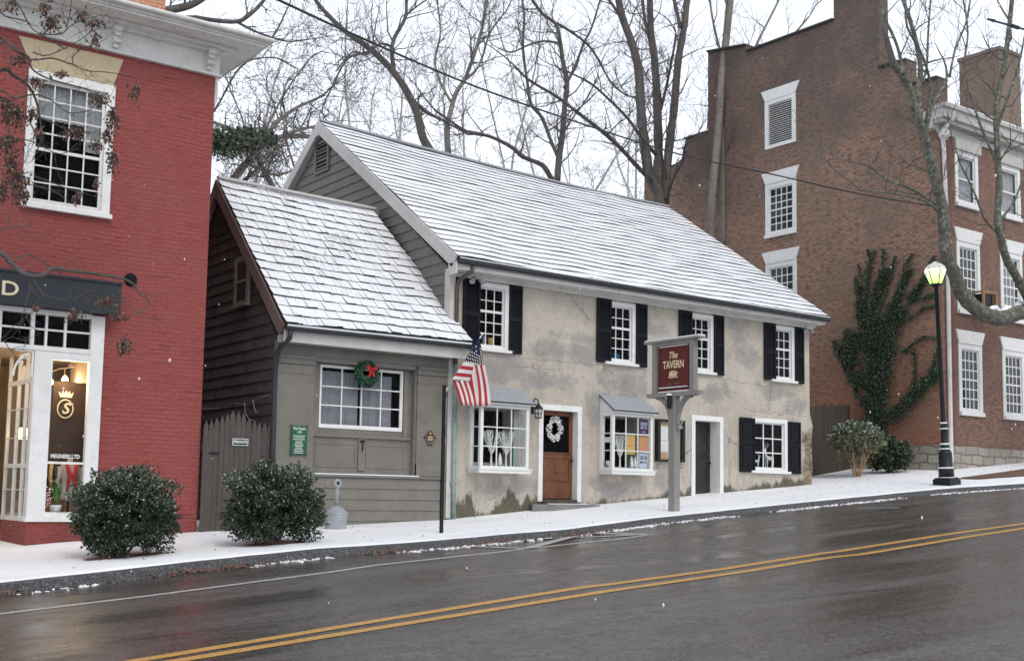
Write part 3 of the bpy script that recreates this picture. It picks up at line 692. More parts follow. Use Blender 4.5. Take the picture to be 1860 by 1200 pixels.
tr = tessellate_polygon([PV]); m.add([(v.x, v.y, gz(v.x, v.y)+.024) for v in PV], [fix(t, PV, Vector((0,0,1))) for t in tr]); structure(m.build('path', MT['leaf_brown']))
def ribbon(name, ctr, wid, mt, lift=.005, ext=None, n=None):
    P = [onroad(*q) for q in ctr]
    if ext: P = [P[0]+(P[0]-P[1]).normalized()*ext[0]]+P+[P[-1]+(P[-1]-P[-2]).normalized()*ext[1]]
    mb = MB(); Q = []
    for i in range(len(P)-1):
        k = max(1, int((P[i+1]-P[i]).length/.25))
        for j in range(k): Q.append(P[i].lerp(P[i+1], j/k))
    Q.append(P[-1])
    for i, p in enumerate(Q):
        d = (Q[min(i+1, len(Q)-1)]-Q[max(i-1, 0)]); s_ = Vector((-d.y, d.x, 0)).normalized()*(wid/2)
        for q in (p-s_, p+s_): mb.v.append((q.x, q.y, rz(q.x)+lift))
    for i in range(len(Q)-1): mb.f.append((2*i, 2*i+2, 2*i+3, 2*i+1)); mb.mi.append(0)
    return structure(mb.build(name, MT[mt]))
ribbon('road_marking', [(287, 1194), (600, 1141.5), (1100, 1062), (1500, 1004), (1860, 951)], .17, 'yline', ext=(14, 30))
ribbon('road_marking', [(330, 1199), (600, 1154.5), (1100, 1074), (1500, 1013.5), (1860, 959.5)], .17, 'yline', ext=(14, 30))
ribbon('road_marking', [(0, 1115), (300, 1078), (600, 1039), (958, 996), (1173, 971.5)], .14, 'wline', ext=(8, .1))
ribbon('road_marking', [(842, 992), (958, 996.5)], .15, 'wline', .009)
ribbon('road_marking', [(842, 991), (906, 984), (1020, 976.5), (1168, 971)], .15, 'wline', .010)
ribbon('road_marking', [(958, 996.5), (1057, 969)], .20, 'wline', .013)
ribbon('road_marking', [(1052, 968.5), (1173, 971)], .18, 'wline', .014)
ribbon('road_marking', [(1556, 923), (1636, 922)], .12, 'wline', .006)

# slush and wet leaves lying in the gutter
m = MB(); m2_ = MB()
def blob(mb, c, r, fl, mi=0, n=5):
    a = R.uniform(0, 6.28); V = []
    for j in range(n):
        w = a+6.283*j/n; q = r*R.uniform(.6, 1.2); V.append((c[0]+q*math.cos(w), c[1]+q*math.sin(w), c[2]))
    V.append((c[0]+R.uniform(-.3, .3)*r, c[1]+R.uniform(-.3, .3)*r, c[2]+fl))
    mb.add(V, [(j, (j+1) % n, n) for j in range(n)], mi)
for i in range(5200):
    x = R.uniform(-3, 46); d_ = abs(R.gauss(0, .11)); y = curb(x)-.03-d_
    dens = noise.noise(Vector((x*.55, 8, 0)))+.42*noise.noise(Vector((x*2.5, 1, 0)))+(.30 if x > 10 else -.22)
    if dens < R.uniform(-.1, .5): continue
    blob(m, (x, y, rz(x)+.001), R.uniform(.012, .055), R.uniform(.008, .03))
tag(m.build('slush', MT['snowdirt']), 'line of broken dirty slush lying in the gutter along the kerb', 'slush', kind='stuff')
for i in range(900):
    if R.random() < .45: x = R.choice([2.2, 3.6, 6.4, 7.2, 9.8, 12.3, 14.4])+R.gauss(0, .35); y = curb(x)-abs(R.gauss(.03, .13)); z = rz(x)+R.uniform(.005, .05)
    elif R.random() < .6: x = R.uniform(-2, 40); y = curb(x)-abs(R.gauss(0, .15)); z = rz(x)+.01
    else: x = R.uniform(1, 36); y = R.uniform(curb(x)+.3, 20.9); z = gz(x, y)+.012
    blob(m2_, (x, y, z), R.uniform(.014, .045 if z < gz(x, curb(x)+.3)-.03 else .03), R.uniform(.006, .035 if y < curb(x)+.1 else .018), 0, 4)
tag(m2_.build('leaf_litter', MT['leaf_brown']), 'scattered dead brown leaves on the snow and in the gutter', 'leaf litter', kind='stuff')

# ------------------------------------------------------------------ the tavern (stucco house with long snowy roof)
TX0, TX1 = 14.05, 25.82
tav = thing('stucco_house', 'long low stucco tavern with a snow dusted shingle roof, black shutters and two bay windows', 'house', (TX0, 21, -.52))
base = [(x, g(x)-.25) for x in (25.82, 22, 18, 14.05)]
WIN = [(14.82, 15.58), (18.62, 19.38), (21.30, 22.05), (24.42, 25.16)]
holes = [rect(a-.15, b-.02, 3.19, 4.61) for a, b in WIN]
holes += [rect(23.49, 24.84, .76, 2.08), rect(16.52, 17.66, -.10, 2.0), rect(21.32, 22.36, .05, 2.02),
          rect(14.72, 15.74, .7, 1.85), rect(18.42, 19.44, .72, 1.86)]
m = MB()
# the old wall is not plumb: bulge its right hand edge a little
outl = [(14.05, 4.92), (14.05, g(14.05)-.25), (18, g(18)-.25), (22, g(22)-.25), (25.84, g(25.84)-.25), (25.90, .95), (25.86, 1.6), (25.92, 2.0), (25.80, 2.35), (25.80, 4.92)]
wall_poly(m, FRONT, outl, holes, .35)
m.build('front_wall', MT['stucco'], tav)
m = MB()  # right end and back walls
m.box(25.45, 25.78, 21.352, 33, -.3, 4.9); m.prism([(25.6, 21.2, 4.9), (25.6, 33, 4.9), (25.6, 27, 9.0)], (.15, 0, 0))
m.box(14.3, 25.45, 32.7, 33, -.3, 4.9)
m.build('end_wall', MT['stucco'], tav)
m = MB(); S14 = SIDE(14.05)
gab = [(21.0, 2.6), (21.0, 4.86), (20.72, 4.86), (20.78, 5.0), (27.0, 9.28), (33.2, 4.9), (33.0, 2.6)]
clapboards(m, S14, [(21.0, 2.4), (21.0, 4.80), (27.0, 9.2), (33.0, 4.8), (33.0, 2.4)], .235, out=.03, n0=.02)
m.prism([(14.06, 21.0, -.8), (14.06, 21.0, 4.8), (14.06, 27, 9.2), (14.06, 33, 4.8), (14.06, 33, -.8)], (.2, 0, 0))
m.build('gable_wall', MT['sage'], tav)
m = MB()  # corner boards at the street corner
m.box(13.99, 14.05, 20.97, 21.16, 2.3, 4.78); m.box(14.0, 14.13, 20.95, 20.998, -.5, 4.75)
m.build('corner_board', MT['trim'], tav)
# roof: front slope as separate shingles, slightly sagging
E0, E1, R0, R1 = (13.86, 20.50, 4.98), (25.98, 20.50, 4.95), (13.86, 27.0, 9.50), (26.28, 27.0, 9.22)
sagf = lambda u, v: -.09*math.sin(math.pi*u)*(.35+v*.65) + .018*noise.noise(Vector((u*7, v*4, 0)))*2
shingles(tav, E0, E1, R0, R1, 27, .10, .26, .036, [MT['roofsnow'], MT['shingle']], 11, sagf, smooth=True)
m = MB(); m.quad((13.86, 33.5, 4.9), (26.1, 33.5, 4.9), (26.28, 27.0, 9.2), (13.86, 27.0, 9.48)); m.quad((13.86, 33.5, 4.84), (13.86, 27.0, 9.42), (26.28, 27.0, 9.14), (26.1, 33.5, 4.84))
m.build('rear_roof', MT['roofsnow'], tav)
m = MB(); p = [Vector((13.85, 27, 9.53)), Vector((17, 27, 9.40)), Vector((20, 27, 9.29)), Vector((23, 27, 9.23)), Vector((26.28, 27, 9.25))]
for a, b in zip(p[:-1], p[1:]): m.beam(a+Vector((0, -.03, 0)), b+Vector((0, -.03, 0)), .14, .05)
m.build('ridge_cap', MT['thinsnow'], tav)
# bargeboards on the left gable
m = MB()
def rakeboard(mb, x0, x1, ya, za, yb, zb, hgt):
    d = Vector((0, yb-ya, zb-za)).normalized(); nn = Vector((0, -d.z, d.y)); nn = nn if nn.z < 0 else -nn
    mb.prism([(x0, ya, za), (x0, yb, zb), Vector((x0, yb, zb))+nn*hgt, Vector((x0, ya, za))+nn*hgt], (x1-x0, 0, 0))
rakeboard(m, 13.82, 13.86, 20.50, 4.99, 27.0, 9.50, .26); rakeboard(m, 13.82, 13.86, 33.5, 4.92, 27.0, 9.50, .26)
m.box(13.82, 13.86, 20.5, 20.78, 4.62, 4.86)
m.prism([(13.815, 26.75, 9.30), (13.815, 27.0, 9.52), (13.815, 27.25, 9.30), (13.815, 27.0, 9.1)], (.05, 0, 0))
m.build('bargeboard', MT['trim'], tav)
m = MB(); m.quad((13.86, 20.55, 4.78), (14.05, 20.55, 4.78), (14.05, 26.98, 9.25), (13.86, 26.98, 9.25)); m.quad((13.86, 27.02, 9.25), (14.05, 27.02, 9.25), (14.05, 33.4, 4.7), (13.86, 33.4, 4.7))
m.build('gable_soffit', MT['trim'], tav)
m = MB(); m.box(13.87, 25.95, 20.56, 20.60, 4.74, 4.93); m.box(13.88, 25.94, 20.60, 20.97, 4.74, 4.78)   # fascia + soffit
m.box(13.99, 25.92, 20.93, 21.0, 4.655, 4.74); m.box(13.99, 25.92, 20.86, 20.93, 4.70, 4.74)
m.build('cornice', MT['white_old'], tav)
m = MB()
for i in range(25):
    x0 = 13.9+i*.482; x1 = x0+.49
m.tube([(13.88, 20.475, 4.90), (26.0, 20.475, 4.865)], .062, 8)
gu = m.build('gutter', MT['gutter'], tav)
m = MB(); m.tube([(13.9, 20.462, 4.955), (26.0, 20.462, 4.92)], .020, 5); m.build('snow_on_gutter', MT['snowcap'], gu)
m = MB(); m.tube([(14.28, 20.5, 4.86), (14.27, 20.55, 4.72), (14.15, 20.85, 4.56), (14.14, 20.91, 4.42), (14.14, 20.91, 2.75)], .045, 8)
dp = m.build('downspout', MT['rustpipe'], tav, smooth=True)
m = MB(); m.tube([(14.14, 20.905, 2.75), (14.15, 20.905, .25), (14.17, 20.89, -.50)], [.044, .047, .050], 8)
m.tube([(14.09, 20.94, .22), (14.22, 20.94, .22)], .055, 6)
m.build('lower_pipe', MT['copper'], dp, smooth=True)
# attic louvre
m = MB(); S = SIDE(14.0)
S.box(m, 26.62, 27.38, 0.0, .05, 8.62-.45, 8.62-.38); S.box(m, 26.62, 26.69, 0, .05, 8.24, 8.95); S.box(m, 27.31, 27.38, 0, .05, 8.24, 8.95)
S.box(m, 26.62, 27.38, 0, .05, 8.95, 9.0)
for i in range(7):
    z = 8.27+i*.1; m.add([S.p(26.69, .005, z+.06), S.p(27.31, .005, z+.06), S.p(27.31, .045, z), S.p(26.69, .045, z)], [(0,3,2,1)])
lv = m.build('louvre_vent', MT['sage'], tav); m = MB(); S.box(m, 26.69, 27.31, -.04, -.001, 8.24, 8.95); m.build('vent_opening', MT['black'], lv)
# windows
for i, (a, b) in enumerate(WIN):
    window(tav, FRONT, a-.17, b, 3.17, 4.62, 3, 5, cas=.10, rec=.06, meet=True, rows_top=3, sill=.06, bar=.02)
    shutter(tav, FRONT, a-.48, a-.035, 3.14, 4.64); shutter(tav, FRONT, b+.0, b+.36, 3.12, 4.64)
w5 = window(tav, FRONT, 23.47, 24.86, .75, 2.12, 3, 3, cas=.11, rec=.06, meet=False, sill=.06, bar=.028)
shutter(tav, FRONT, 23.0, 23.56, .70, 2.10, .55, False); shutter(tav, FRONT, 24.87, 25.36, .70, 2.08, .55, False)
# doors
def door(x0, x1, z0, z1, rec, mat, glassz, label):
    m = MB()
    FRONT.box(m, x0, x0+.12, -rec-.05, .04, z0-.05, z1); FRONT.box(m, x1-.12, x1, -rec-.05, .04, z0-.05, z1); FRONT.box(m, x0+.12, x1-.12, -rec-.05, .037, z1-.13, z1-.002)
    fr = m.build('door_frame', MT['white'], tav)
    d = MB(); a, b = x0+.13, x1-.13; n = -rec; zz0, zz1 = z0+.02, z1-.14; s = .095
    FRONT.box(d, a, a+s, n-.045, n, zz0, zz1); FRONT.box(d, b-s, b, n-.045, n, zz0, zz1)
    zs = [(zz0, zz0+.32), (zz0+.36*(zz1-zz0)-.02, zz0+.36*(zz1-zz0)+.0)] if False else None
    mid = zz0+(zz1-zz0)*.47
    FRONT.box(d, a+s, b-s, n-.045, n-.002, zz0, zz0+.36); FRONT.box(d, a+s, b-s, n-.045, n-.002, mid-.02, mid+.10); FRONT.box(d, a+s, b-s, n-.045, n-.002, zz1-.09, zz1)
    FRONT.box(d, a+s, b-s, n-.04, n-.018, zz0+.36, mid-.02)
    FRONT.box(d, a+s+.01, b-s-.01, n-.03, n-.004, zz0+.40, zz0+.42)
    FRONT.box(d, a+.02, b-.02, n-.04, n+.02, mid+.09, mid+.115)
    if not glassz: FRONT.box(d, a+s, b-s, n-.04, n-.014, mid+.10, zz1-.09)
    dr = d.build('door', MT[mat], tav); dr['label'] = label
    if glassz:
        q = MB(); FRONT.box(q, a+s, b-s, n-.03, n-.02, mid+.10, zz1-.09); q.build('pane', MT['glass'], dr)
        q = MB(); FRONT.box(q, a-.2, b+.2, n-.6, n-.58, mid-.2, zz1+.1); q.build('dark_room_box', MT['dark_in'], dr)  # near-black sheet paints the room's shade behind the door glass
    q = MB(); q.tube([FRONT.p(b-.05, n, mid-.06), FRONT.p(b-.05, n+.05, mid-.06)], .014, 6); q.tube([FRONT.p(b-.05, n+.05, mid-.09), FRONT.p(b-.05, n+.055, mid-.02)], .018, 6)
    q.build('handle', MT['black'], dr, smooth=True)
    th = MB(); FRONT.box(th, x0+.13, x1-.13, -rec-.05, .06, z0-.12, z0+.0); th.build('threshold', MT['oldwood'] if mat == 'doorwood' else MT['concrete'], tav)
door(16.47, 17.72, -.07, 2.06, .14, 'doorwood', True, 'oak brown door with glazed upper half')
door(21.28, 22.40, .08, 2.07, .30, 'darkdoor', False, 'dark weathered panelled door set deep in its frame')
# bay windows
def bay(x0, x1, z0, z1, yo=20.56):
    m = MB(); dep = 21-yo
    F = Fr((0, yo, 0), (1,0,0), (0,-1,0)); c = .075
    F.box(m, x0, x0+c, -c, 0, z0, z1); F.box(m, x1-c, x1, -c, 0, z0, z1)
    F.box(m, x0+c, x1-c, -c, -.002, z1-.11, z1); F.box(m, x0+c, x1-c, -c, -.002, z0, z0+.05)
    for xa in (x0, x1-c):
        m.box(xa, xa+c, yo+dep-.09, 21, z0, z1); m.box(xa+.002, xa+c-.002, yo+c, yo+dep-.09, z1-.11, z1-.001); m.box(xa+.002, xa+c-.002, yo+c, yo+dep-.09, z0+.001, z0+.05)
    bw = m.build('bay_window', MT['white'], tav)
    s = MB(); bar = .022; a, b = x0+c, x1-c; q0, q1 = z0+.05, z1-.11
    for i in (1, 2): u = a+(b-a)*i/3; F.box(s, u-bar/2, u+bar/2, -.055, -.03, q0, q1)
    for j in (1, 2):
        z = q0+(q1-q0)*j/3; F.box(s, a, b, -.054, -.031, z-bar/2, z+bar/2)
        for xa in (x0+.025, x1-.05): s.box(xa, xa+.025, yo+c, yo+dep-.09, z-bar/2, z+bar/2)
    s.build('sash', MT['white'], bw)
    p = MB(); F.box(p, a, b, -.046, -.040, q0, q1)
    for xa in (x0+.033, x1-.039): p.box(xa, xa+.006, yo+c, yo+dep-.09, q0, q1)
    p.build('pane', MT['glass'], bw)
    l = MB(); l.prism([(x0-.07, yo-.07, z0-.001), (x1+.05, yo-.07, z0-.001), (x1+.02, 21.0, z0-.001), (x0-.04, 21.0, z0-.001)], (0, 0, -.03))
    l.prism([(x0-.05, yo-.05, z0-.031), (x1+.03, yo-.05, z0-.031), (x1, 21.0, z0-.031), (x0-.02, 21.0, z0-.031)], (0, 0, -.07)); l.build('sill', MT['white'], bw)
    r = MB(); y2 = yo-.09
    r.prism([(x0-.03, 21.0, z1+.40), (x0-.03, y2, z1+.02), (x0-.03, y2, z1+.0), (x0-.03, 21.0, z1+.375)], (x1-x0+.12, 0, 0)); r.build('bay_roof', MT['thinsnow'], bw)
    k = MB(); k.prism([(x0, 21.0, z1+.365), (x0, yo, z1+.02), (x0, yo, z1+.002), (x0, 21.0, z1+.002)], (.03, 0, 0)); k.prism([(x1-.03, 21.0, z1+.365), (x1-.03, yo, z1+.02), (x1-.03, yo, z1+.002), (x1-.03, 21.0, z1+.002)], (.03, 0, 0))
    k.box(x0-.03, x1+.09, yo-.095, yo-.07, z1-.03, z1+.0); k.build('cheek', MT['white'], bw)
    e_ = MB(); e_.box(x0-.035, x1+.095, y2-.012, y2-.001, z1-.012, z1+.022); e_.prism([(x0-.036, 21.0, z1+.405), (x0-.036, y2, z1+.025), (x0-.036, y2, z1-.01), (x0-.036, 21.0, z1+.37)], (.006, 0, 0)); e_.build('drip_edge', MT['gutter'], bw)
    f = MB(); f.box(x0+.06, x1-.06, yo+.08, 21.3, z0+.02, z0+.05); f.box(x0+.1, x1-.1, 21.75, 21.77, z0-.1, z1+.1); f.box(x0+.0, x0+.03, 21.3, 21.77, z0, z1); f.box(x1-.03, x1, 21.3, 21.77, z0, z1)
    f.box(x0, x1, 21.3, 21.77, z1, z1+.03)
    f.build('display_floor', MT['dark_in'], bw)  # floor plus near-black sheets that paint in the shade of the unlit room
    return bw
B1 = bay(14.58, 15.88, .57, 1.97); B2 = bay(18.30, 19.58, .63, 1.98)
# porch step at the oak door
m = MB(); P = [(16.15, 20.75), (16.4, 20.45), (17.0, 20.40), (17.9, 20.50), (18.0, 20.85), (17.8, 21.0), (16.3, 21.0)]
m.prism([(x, y, -.33) for x, y in P], (0, 0, .15)); tag(m.build('door_step', MT['concrete'], loc=(17.0, 20.8, -.3)), 'worn stone door step below the oak brown door', 'step')
m = MB(); P = [(16.5, 20.65), (16.9, 20.52), (17.6, 20.58), (17.85, 20.8), (17.2, 20.9)]
m.prism([(x, y, -.175) for x, y in P], (0, 0, .015)); tag(m.build('snow_patch', MT['snowcap'], loc=(17.1, 20.7, -.17)), 'thin patch of snow lying on the stone door step', 'snow')

# ------------------------------------------------------------------ the small grey-green clapboard cottage
CX0, CX1 = 10.06, 13.98
cot = thing('clapboard_house', 'small grey green wooden annex with a steep snowy shingle roof and one wide window', 'house', (CX0, 21, -.7))
m = MB()
wall_poly(m, FRONT, [(CX0, -1.0), (CX1, -.8), (CX1, 2.9), (CX0, 2.9)], [rect(10.88, 13.2, .36, 2.56)], .18, 0)
m.box(10.88, 13.2, 21.18, 21.2, .36, 1.2)
# recessed window bay panelling
F2 = Fr((0, 21.14, 0), (1,0,0), (0,-1,0))
wall_poly(m, F2, rect(10.88, 13.2, .36, 2.56), [rect(11.03, 13.0, 1.27, 2.53)], .05)
# raised panels below the window
for a, b in ((11.0, 11.94), (12.14, 13.08)):
    F2.box(m, a, b, .0, .012, .95, 1.0); F2.box(m, a, b, .0, .012, .5, .55); F2.box(m, a, a+.05, 0, .012, .55, .95); F2.box(m, b-.05, b, 0, .012, .55, .95)
F2.box(m, 11.96, 12.12, 0, .03, .45, 1.1); F2.box(m, 10.9, 13.18, .0, .05, 1.10, 1.16); F2.box(m, 10.93, 11.03, 0, .035, 1.16, 2.55); F2.box(m, 13.0, 13.10, 0, .035, 1.16, 2.55)
m.build('front_wall', MT['sage'], cot)
m = MB()   # pilasters with capitals
for a, b in ((10.07, 10.84), (13.24, 13.97)):
    m = MB(); FRONT.box(m, a, b, .0, .045, .36, 2.46); FRONT.box(m, a-.01, b+.015, .0, .065, 2.47, 2.62); FRONT.box(m, a, b+.01, .0, .09, 2.58, 2.64)
    FRONT.box(m, a+.0, b-.0, .0, .055, 2.28, 2.30)
    FRONT.box(m, a, b, .0, .06, .36, .62)
    m.build('pilaster', MT['sage'], cot)
m = MB(); FRONT.box(m, 10.05, 13.99, .0, .05, 2.65, 2.82); FRONT.box(m, 10.04, 14.0, .0, .085, 2.82, 2.95); FRONT.box(m, 10.88, 13.2, 0, .03, 2.56, 2.645)
m.build('frieze', MT['sage'], cot)
m = MB()   # lower boards
zb = lambda x: g(x)
for i in range(5):
    z0 = .30-.215*(i+1); z1 = .30-.215*i
    x0 = 10.86
    m.add([(x0, 20.955, z0), (13.9, 20.955, z0), (13.9, 20.975, z1), (x0, 20.975, z1), (x0, 21, z0), (13.9, 21, z0)], [(0,1,2,3), (4,5,1,0)])
FRONT.box(m, 10.07, 10.84, 0, .04, -.95, .33); FRONT.box(m, 13.86, 13.97, .0, .06, -.62, .31); FRONT.box(m, 10.05, 13.99, .0, .075, .305, .35)
FRONT.box(m, 10.84, 10.95, .0, .055, -.95, .30)
m.build('lower_boarding', MT['sage'], cot)
m = MB(); FRONT.box(m, 10.9, 13.3, -.12, .08, .352, .372); m.build('snow_on_ledge', MT['snowcap'], cot)
w = window(cot, F2, 11.05, 12.98, 1.27, 2.53, 4, 3, cas=.03, rec=.03, sash=.022, bar=.024, meet=False, sill=0, proud=.02,
           curtain=[(11.05, 12.0, 1.25, 2.42, 'curtain', 0), (12.05, 12.78, 1.25, 2.40, 'curtain', 0)])
m = MB(); m.tube([F2.p(12.04, .06, 1.04), F2.p(12.04, .07, .9), F2.p(12.04, .04, .84)], .014, 5); m.tube([F2.p(11.99, .05, 1.04), F2.p(12.09, .05, 1.04)], .018, 5); m.build('shutter_hook', MT['black'], cot)
# side wall
m = MB(); S = SIDE(CX0)
sidepoly = [(21.0, -1.0), (21.0, 2.9), (24.05, 6.42), (27.3, 2.9), (27.3, -1.0)]
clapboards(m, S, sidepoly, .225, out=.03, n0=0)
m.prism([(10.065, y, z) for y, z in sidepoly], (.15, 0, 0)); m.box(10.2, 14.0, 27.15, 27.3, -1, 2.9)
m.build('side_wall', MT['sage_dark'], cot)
m = MB(); m.box(10.01, 10.068, 20.95, 21.06, -.95, 2.9); m.build('corner_board', MT['sage'], cot)
m = MB(); rakeboard(m, 9.90, 9.95, 20.5, 3.14, 24.03, 6.66, .24); rakeboard(m, 9.90, 9.95, 27.6, 3.0, 24.03, 6.66, .24); m.prism([(9.895, 23.85, 6.48), (9.895, 24.03, 6.68), (9.895, 24.21, 6.48), (9.895, 24.03, 6.25)], (.05, 0, 0)); m.build('bargeboard', MT['rake'], cot)
E0, E1, R0, R1 = (9.93, 20.44, 3.16), (14.24, 20.44, 3.20), (9.93, 24.03, 6.70), (13.80, 24.03, 6.62)
shingles(cot, E0, E1, R0, R1, 17, .10, .30, .040, [MT['roofsnow2'], MT['shingle']], 5, jt=.0028, sag=lambda u, v: .03*noise.noise(Vector((u*5, v*3, 7)))-.05*math.sin(math.pi*u)*v)
m = MB(); m.quad((9.93, 27.65, 3.0), (14.03, 27.65, 3.0), (14.03, 24.03, 6.62), (9.93, 24.03, 6.68)); m.quad((9.93, 27.65, 2.95), (9.93, 24.03, 6.62), (14.03, 24.03, 6.57), (14.03, 27.65, 2.95)); m.build('rear_roof', MT['roofsnow2'], cot)
m = MB(); m.beam((9.93, 24.0, 6.73), (13.85, 24.0, 6.65), .13, .05); m.build('ridge_cap', MT['trim'], cot)
m = MB(); FRONT.box(m, 10.02, 13.99, .04, .40, 2.97, 3.0); FRONT.box(m, 9.97, 14.18, .40, .44, 2.84, 3.08); FRONT.box(m, 10.02, 13.99, .03, .12, 2.86, 2.97)
m.build('fascia', MT['trim'], cot)
m = MB(); m.tube([(9.95, 20.46, 3.09), (14.22, 20.46, 3.11)], .052, 8); gu = m.build('gutter', MT['gutter'], cot)
m = MB(); m.tube([(9.97, 20.43, 3.135), (14.22, 20.43, 3.155)], .018, 5); m.build('snow_on_gutter', MT['snowcap'], gu)
m = MB(); m.tube([(10.06, 20.47, 3.04), (10.05, 20.50, 2.9), (9.99, 20.75, 2.74), (9.96, 20.86, 2.62), (9.96, 20.88, 1.9), (9.97, 20.88, .9), (9.97, 20.88, -.6)], .050, 10)
m.build('downspout', MT['gutter'], cot, smooth=True)
m = MB(); S.box(m, 23.7, 24.2, .03, .06, 5.45, 6.2); lv = m.build('louvre_vent', MT['sage_dark'], cot)
m = MB()
for i in range(7):
    z = 5.52+i*.095; m.add([S.p(23.76, .061, z+.05), S.p(24.14, .061, z+.05), S.p(24.14, .085, z), S.p(23.76, .085, z)], [(0,3,2,1)])
m.build('slat', MT['black'], lv)
wd = window(cot, S, 22.26, 22.98, 3.76, 4.80, 1, 2, cas=.09, rec=.0, sash=.03, n0=.075, sill=.03, mat='sage', interior=False, pane='pane_dark', label='small sash window with a brown blind')
m = MB(); S.box(m, 22.37, 22.86, .071, .074, 4.32, 4.7); m.build('blind', MT['rake'], wd)

m = MB(); m.tube([S.p(u, .05+.02*math.sin(u*9), z) for u, z in ((24.6, 1.75), (23.6, 1.70), (22.9, 1.78), (22.2, 1.70), (21.7, 1.82), (21.2, 1.85))], .009, 4)
m.tube([S.p(u, .07, z) for u, z in ((22.3, 1.76), (22.25, 1.55), (22.05, 1.42), (21.85, 1.38))], .008, 4); m.tube([S.p(u, .08, z) for u, z in ((21.9, 1.8), (21.8, 1.62), (21.7, 1.52), (21.6, 1.56))], .008, 4)
m.build('loose_cable', MT['galv'], cot)
# ------------------------------------------------------------------ red painted brick shop
RX = 8.56
shop = thing('brick_shop', 'red painted brick shop with a white cornice and a lit display window at the left', 'shop', (RX, 21, -.8))
FR = Fr((0, 21.0, 0), (1,0,0), (0,-1,0))
m = MB()
holes = [rect(5.22, 6.66, 4.9, 7.2), rect(2.0, 3.44, 4.9, 7.2)]
wall_poly(m, FR, [(-6, -2.2), (2.2, -1.9), (2.2, 3.0), (6.66, 3.0), (6.66, -1.6), (RX, -1.3), (RX, 7.9), (-6, 7.9)], holes, .4)
m.box(RX-.4, RX, 21.4, 31, -1.3, 7.9); m.box(-6, RX-.4, 30.6, 31, -1.3, 7.9)
m.build('brick_wall', MT['redbrick'], shop)
m = MB()   # repeat: shallow offset courses at the corner, a blocked vent brick, an iron tie plate
m.lathe((0, 0, 0), [(.0, 0), (.11, 0), (.115, .02), (.0, .035)], 20, ax=None)
tp = MB(); tp.lathe(FR.p(7.12, 0, 3.73), [(.0, 0), (.115, 0), (.115, .03), (.10, .045), (0, .05)], 20, ax=(Vector((1,0,0)), Vector((0,0,1)), Vector((0,-1,0))))
tp.build('tie_plate', MT['navy'], shop)
m = MB()
FR.box(m, -6.1, RX+.06, .0, .05, 7.80, 8.36); FR.box(m, -6.1, RX+.10, .05, .09, 7.80, 7.84)
FR.box(m, -6.1, RX+.16, .0, .17, 8.22, 8.30); FR.box(m, -6.1, RX+.66, .0, .72, 8.33, 8.37); FR.box(m, -6.1, RX+.70, .0, .76, 8.37, 8.42); FR.box(m, -6.1, RX+.76, .0, .82, 8.42, 8.46)
FR.box(m, -6.1, RX+.30, .05, .32, 8.27, 8.325)
m.box(RX, RX+.06, 21.001, 31, 7.80, 8.33); m.box(RX+.06, RX+.655, 21.0, 31.3, 8.332, 8.368); m.box(RX+.66, RX+.70, 21.0, 31.3, 8.372, 8.418); m.box(RX+.699, RX+.76, 21.0, 31.3, 8.422, 8.458)
cn = m.build('cornice', MT['white_old'], shop)
for u in (0.2, 2.36, 4.52, 6.62, 8.40):
    b = MB()
    def br(n0, n1, z0, z1, w=.07): FR.box(b, u-w, u+w, n0, n1, z0, z1)
    br(.05, .24, 8.16, 8.268); br(.05, .20, 8.08, 8.16, .06); br(.05, .15, 8.02, 8.08, .055); br(.05, .18, 7.96, 8.02, .06); br(.05, .11, 7.88, 7.96, .045)
    b.tube([FR.p(u-.075, .22, 8.2), FR.p(u+.075, .22, 8.2)], .05, 10); b.tube([FR.p(u-.07, .17, 7.99), FR.p(u+.07, .17, 7.99)], .03, 8)
    b.build('bracket', MT['white_old'], cn)
m = MB(); m.tube([(-6, 20.16, 8.45), (RX+.78, 20.16, 8.45)], .04, 8); m.tube([(RX+.78, 20.16, 8.45), (RX+.78, 31, 8.45)], .04, 8); m.build('gutter', MT['white_old'], shop)
m = MB(); m.prism([(-6, 20.25, 8.463), (RX+.72, 20.25, 8.463), (RX+.72, 31.3, 8.463), (-6, 31.3, 8.463)], (0, 0, .02)); m.build('roof', MT['snow'], shop)
m = MB(); m.tube([(RX+.1, 21.3, 8.3), (RX+.10, 21.25, 7.9), (RX+.09, 21.2, 7.5), (RX+.02, 21.15, 7.3)], .055, 10); m.build('downspout', MT['white'], shop, smooth=True)
m = MB(); m.box(7.6, 8.25, 23.0, 23.6, 8.45, 10.9); m.box(7.55, 8.3, 22.95, 23.65, 10.9, 11.1); m.build('chimney', MT['orangebrick'], shop)
for x in (5.18, 1.96):
    w = window(shop, FR, x, x+1.5, 4.84, 7.2, 4, 7, cas=.15, rec=.08, sash=.045, bar=.022, rows_top=3, sill=.08, sillw=.03,
               curtain=[(x+1.05, x+1.36, 5.95, 7.1, 'lace', 0), (x+.2, x+1.1, 6.4, 7.1, 'lace', 0)])
    q = MB(); q.prism([FR.p(x+.05, .02, 7.205), FR.p(x+1.46, .02, 7.205), FR.p(x+1.62, .02, 7.72), FR.p(x-.20, .02, 7.72)], (0, .06, 0)); q.build('lintel', MT['tan'], w)
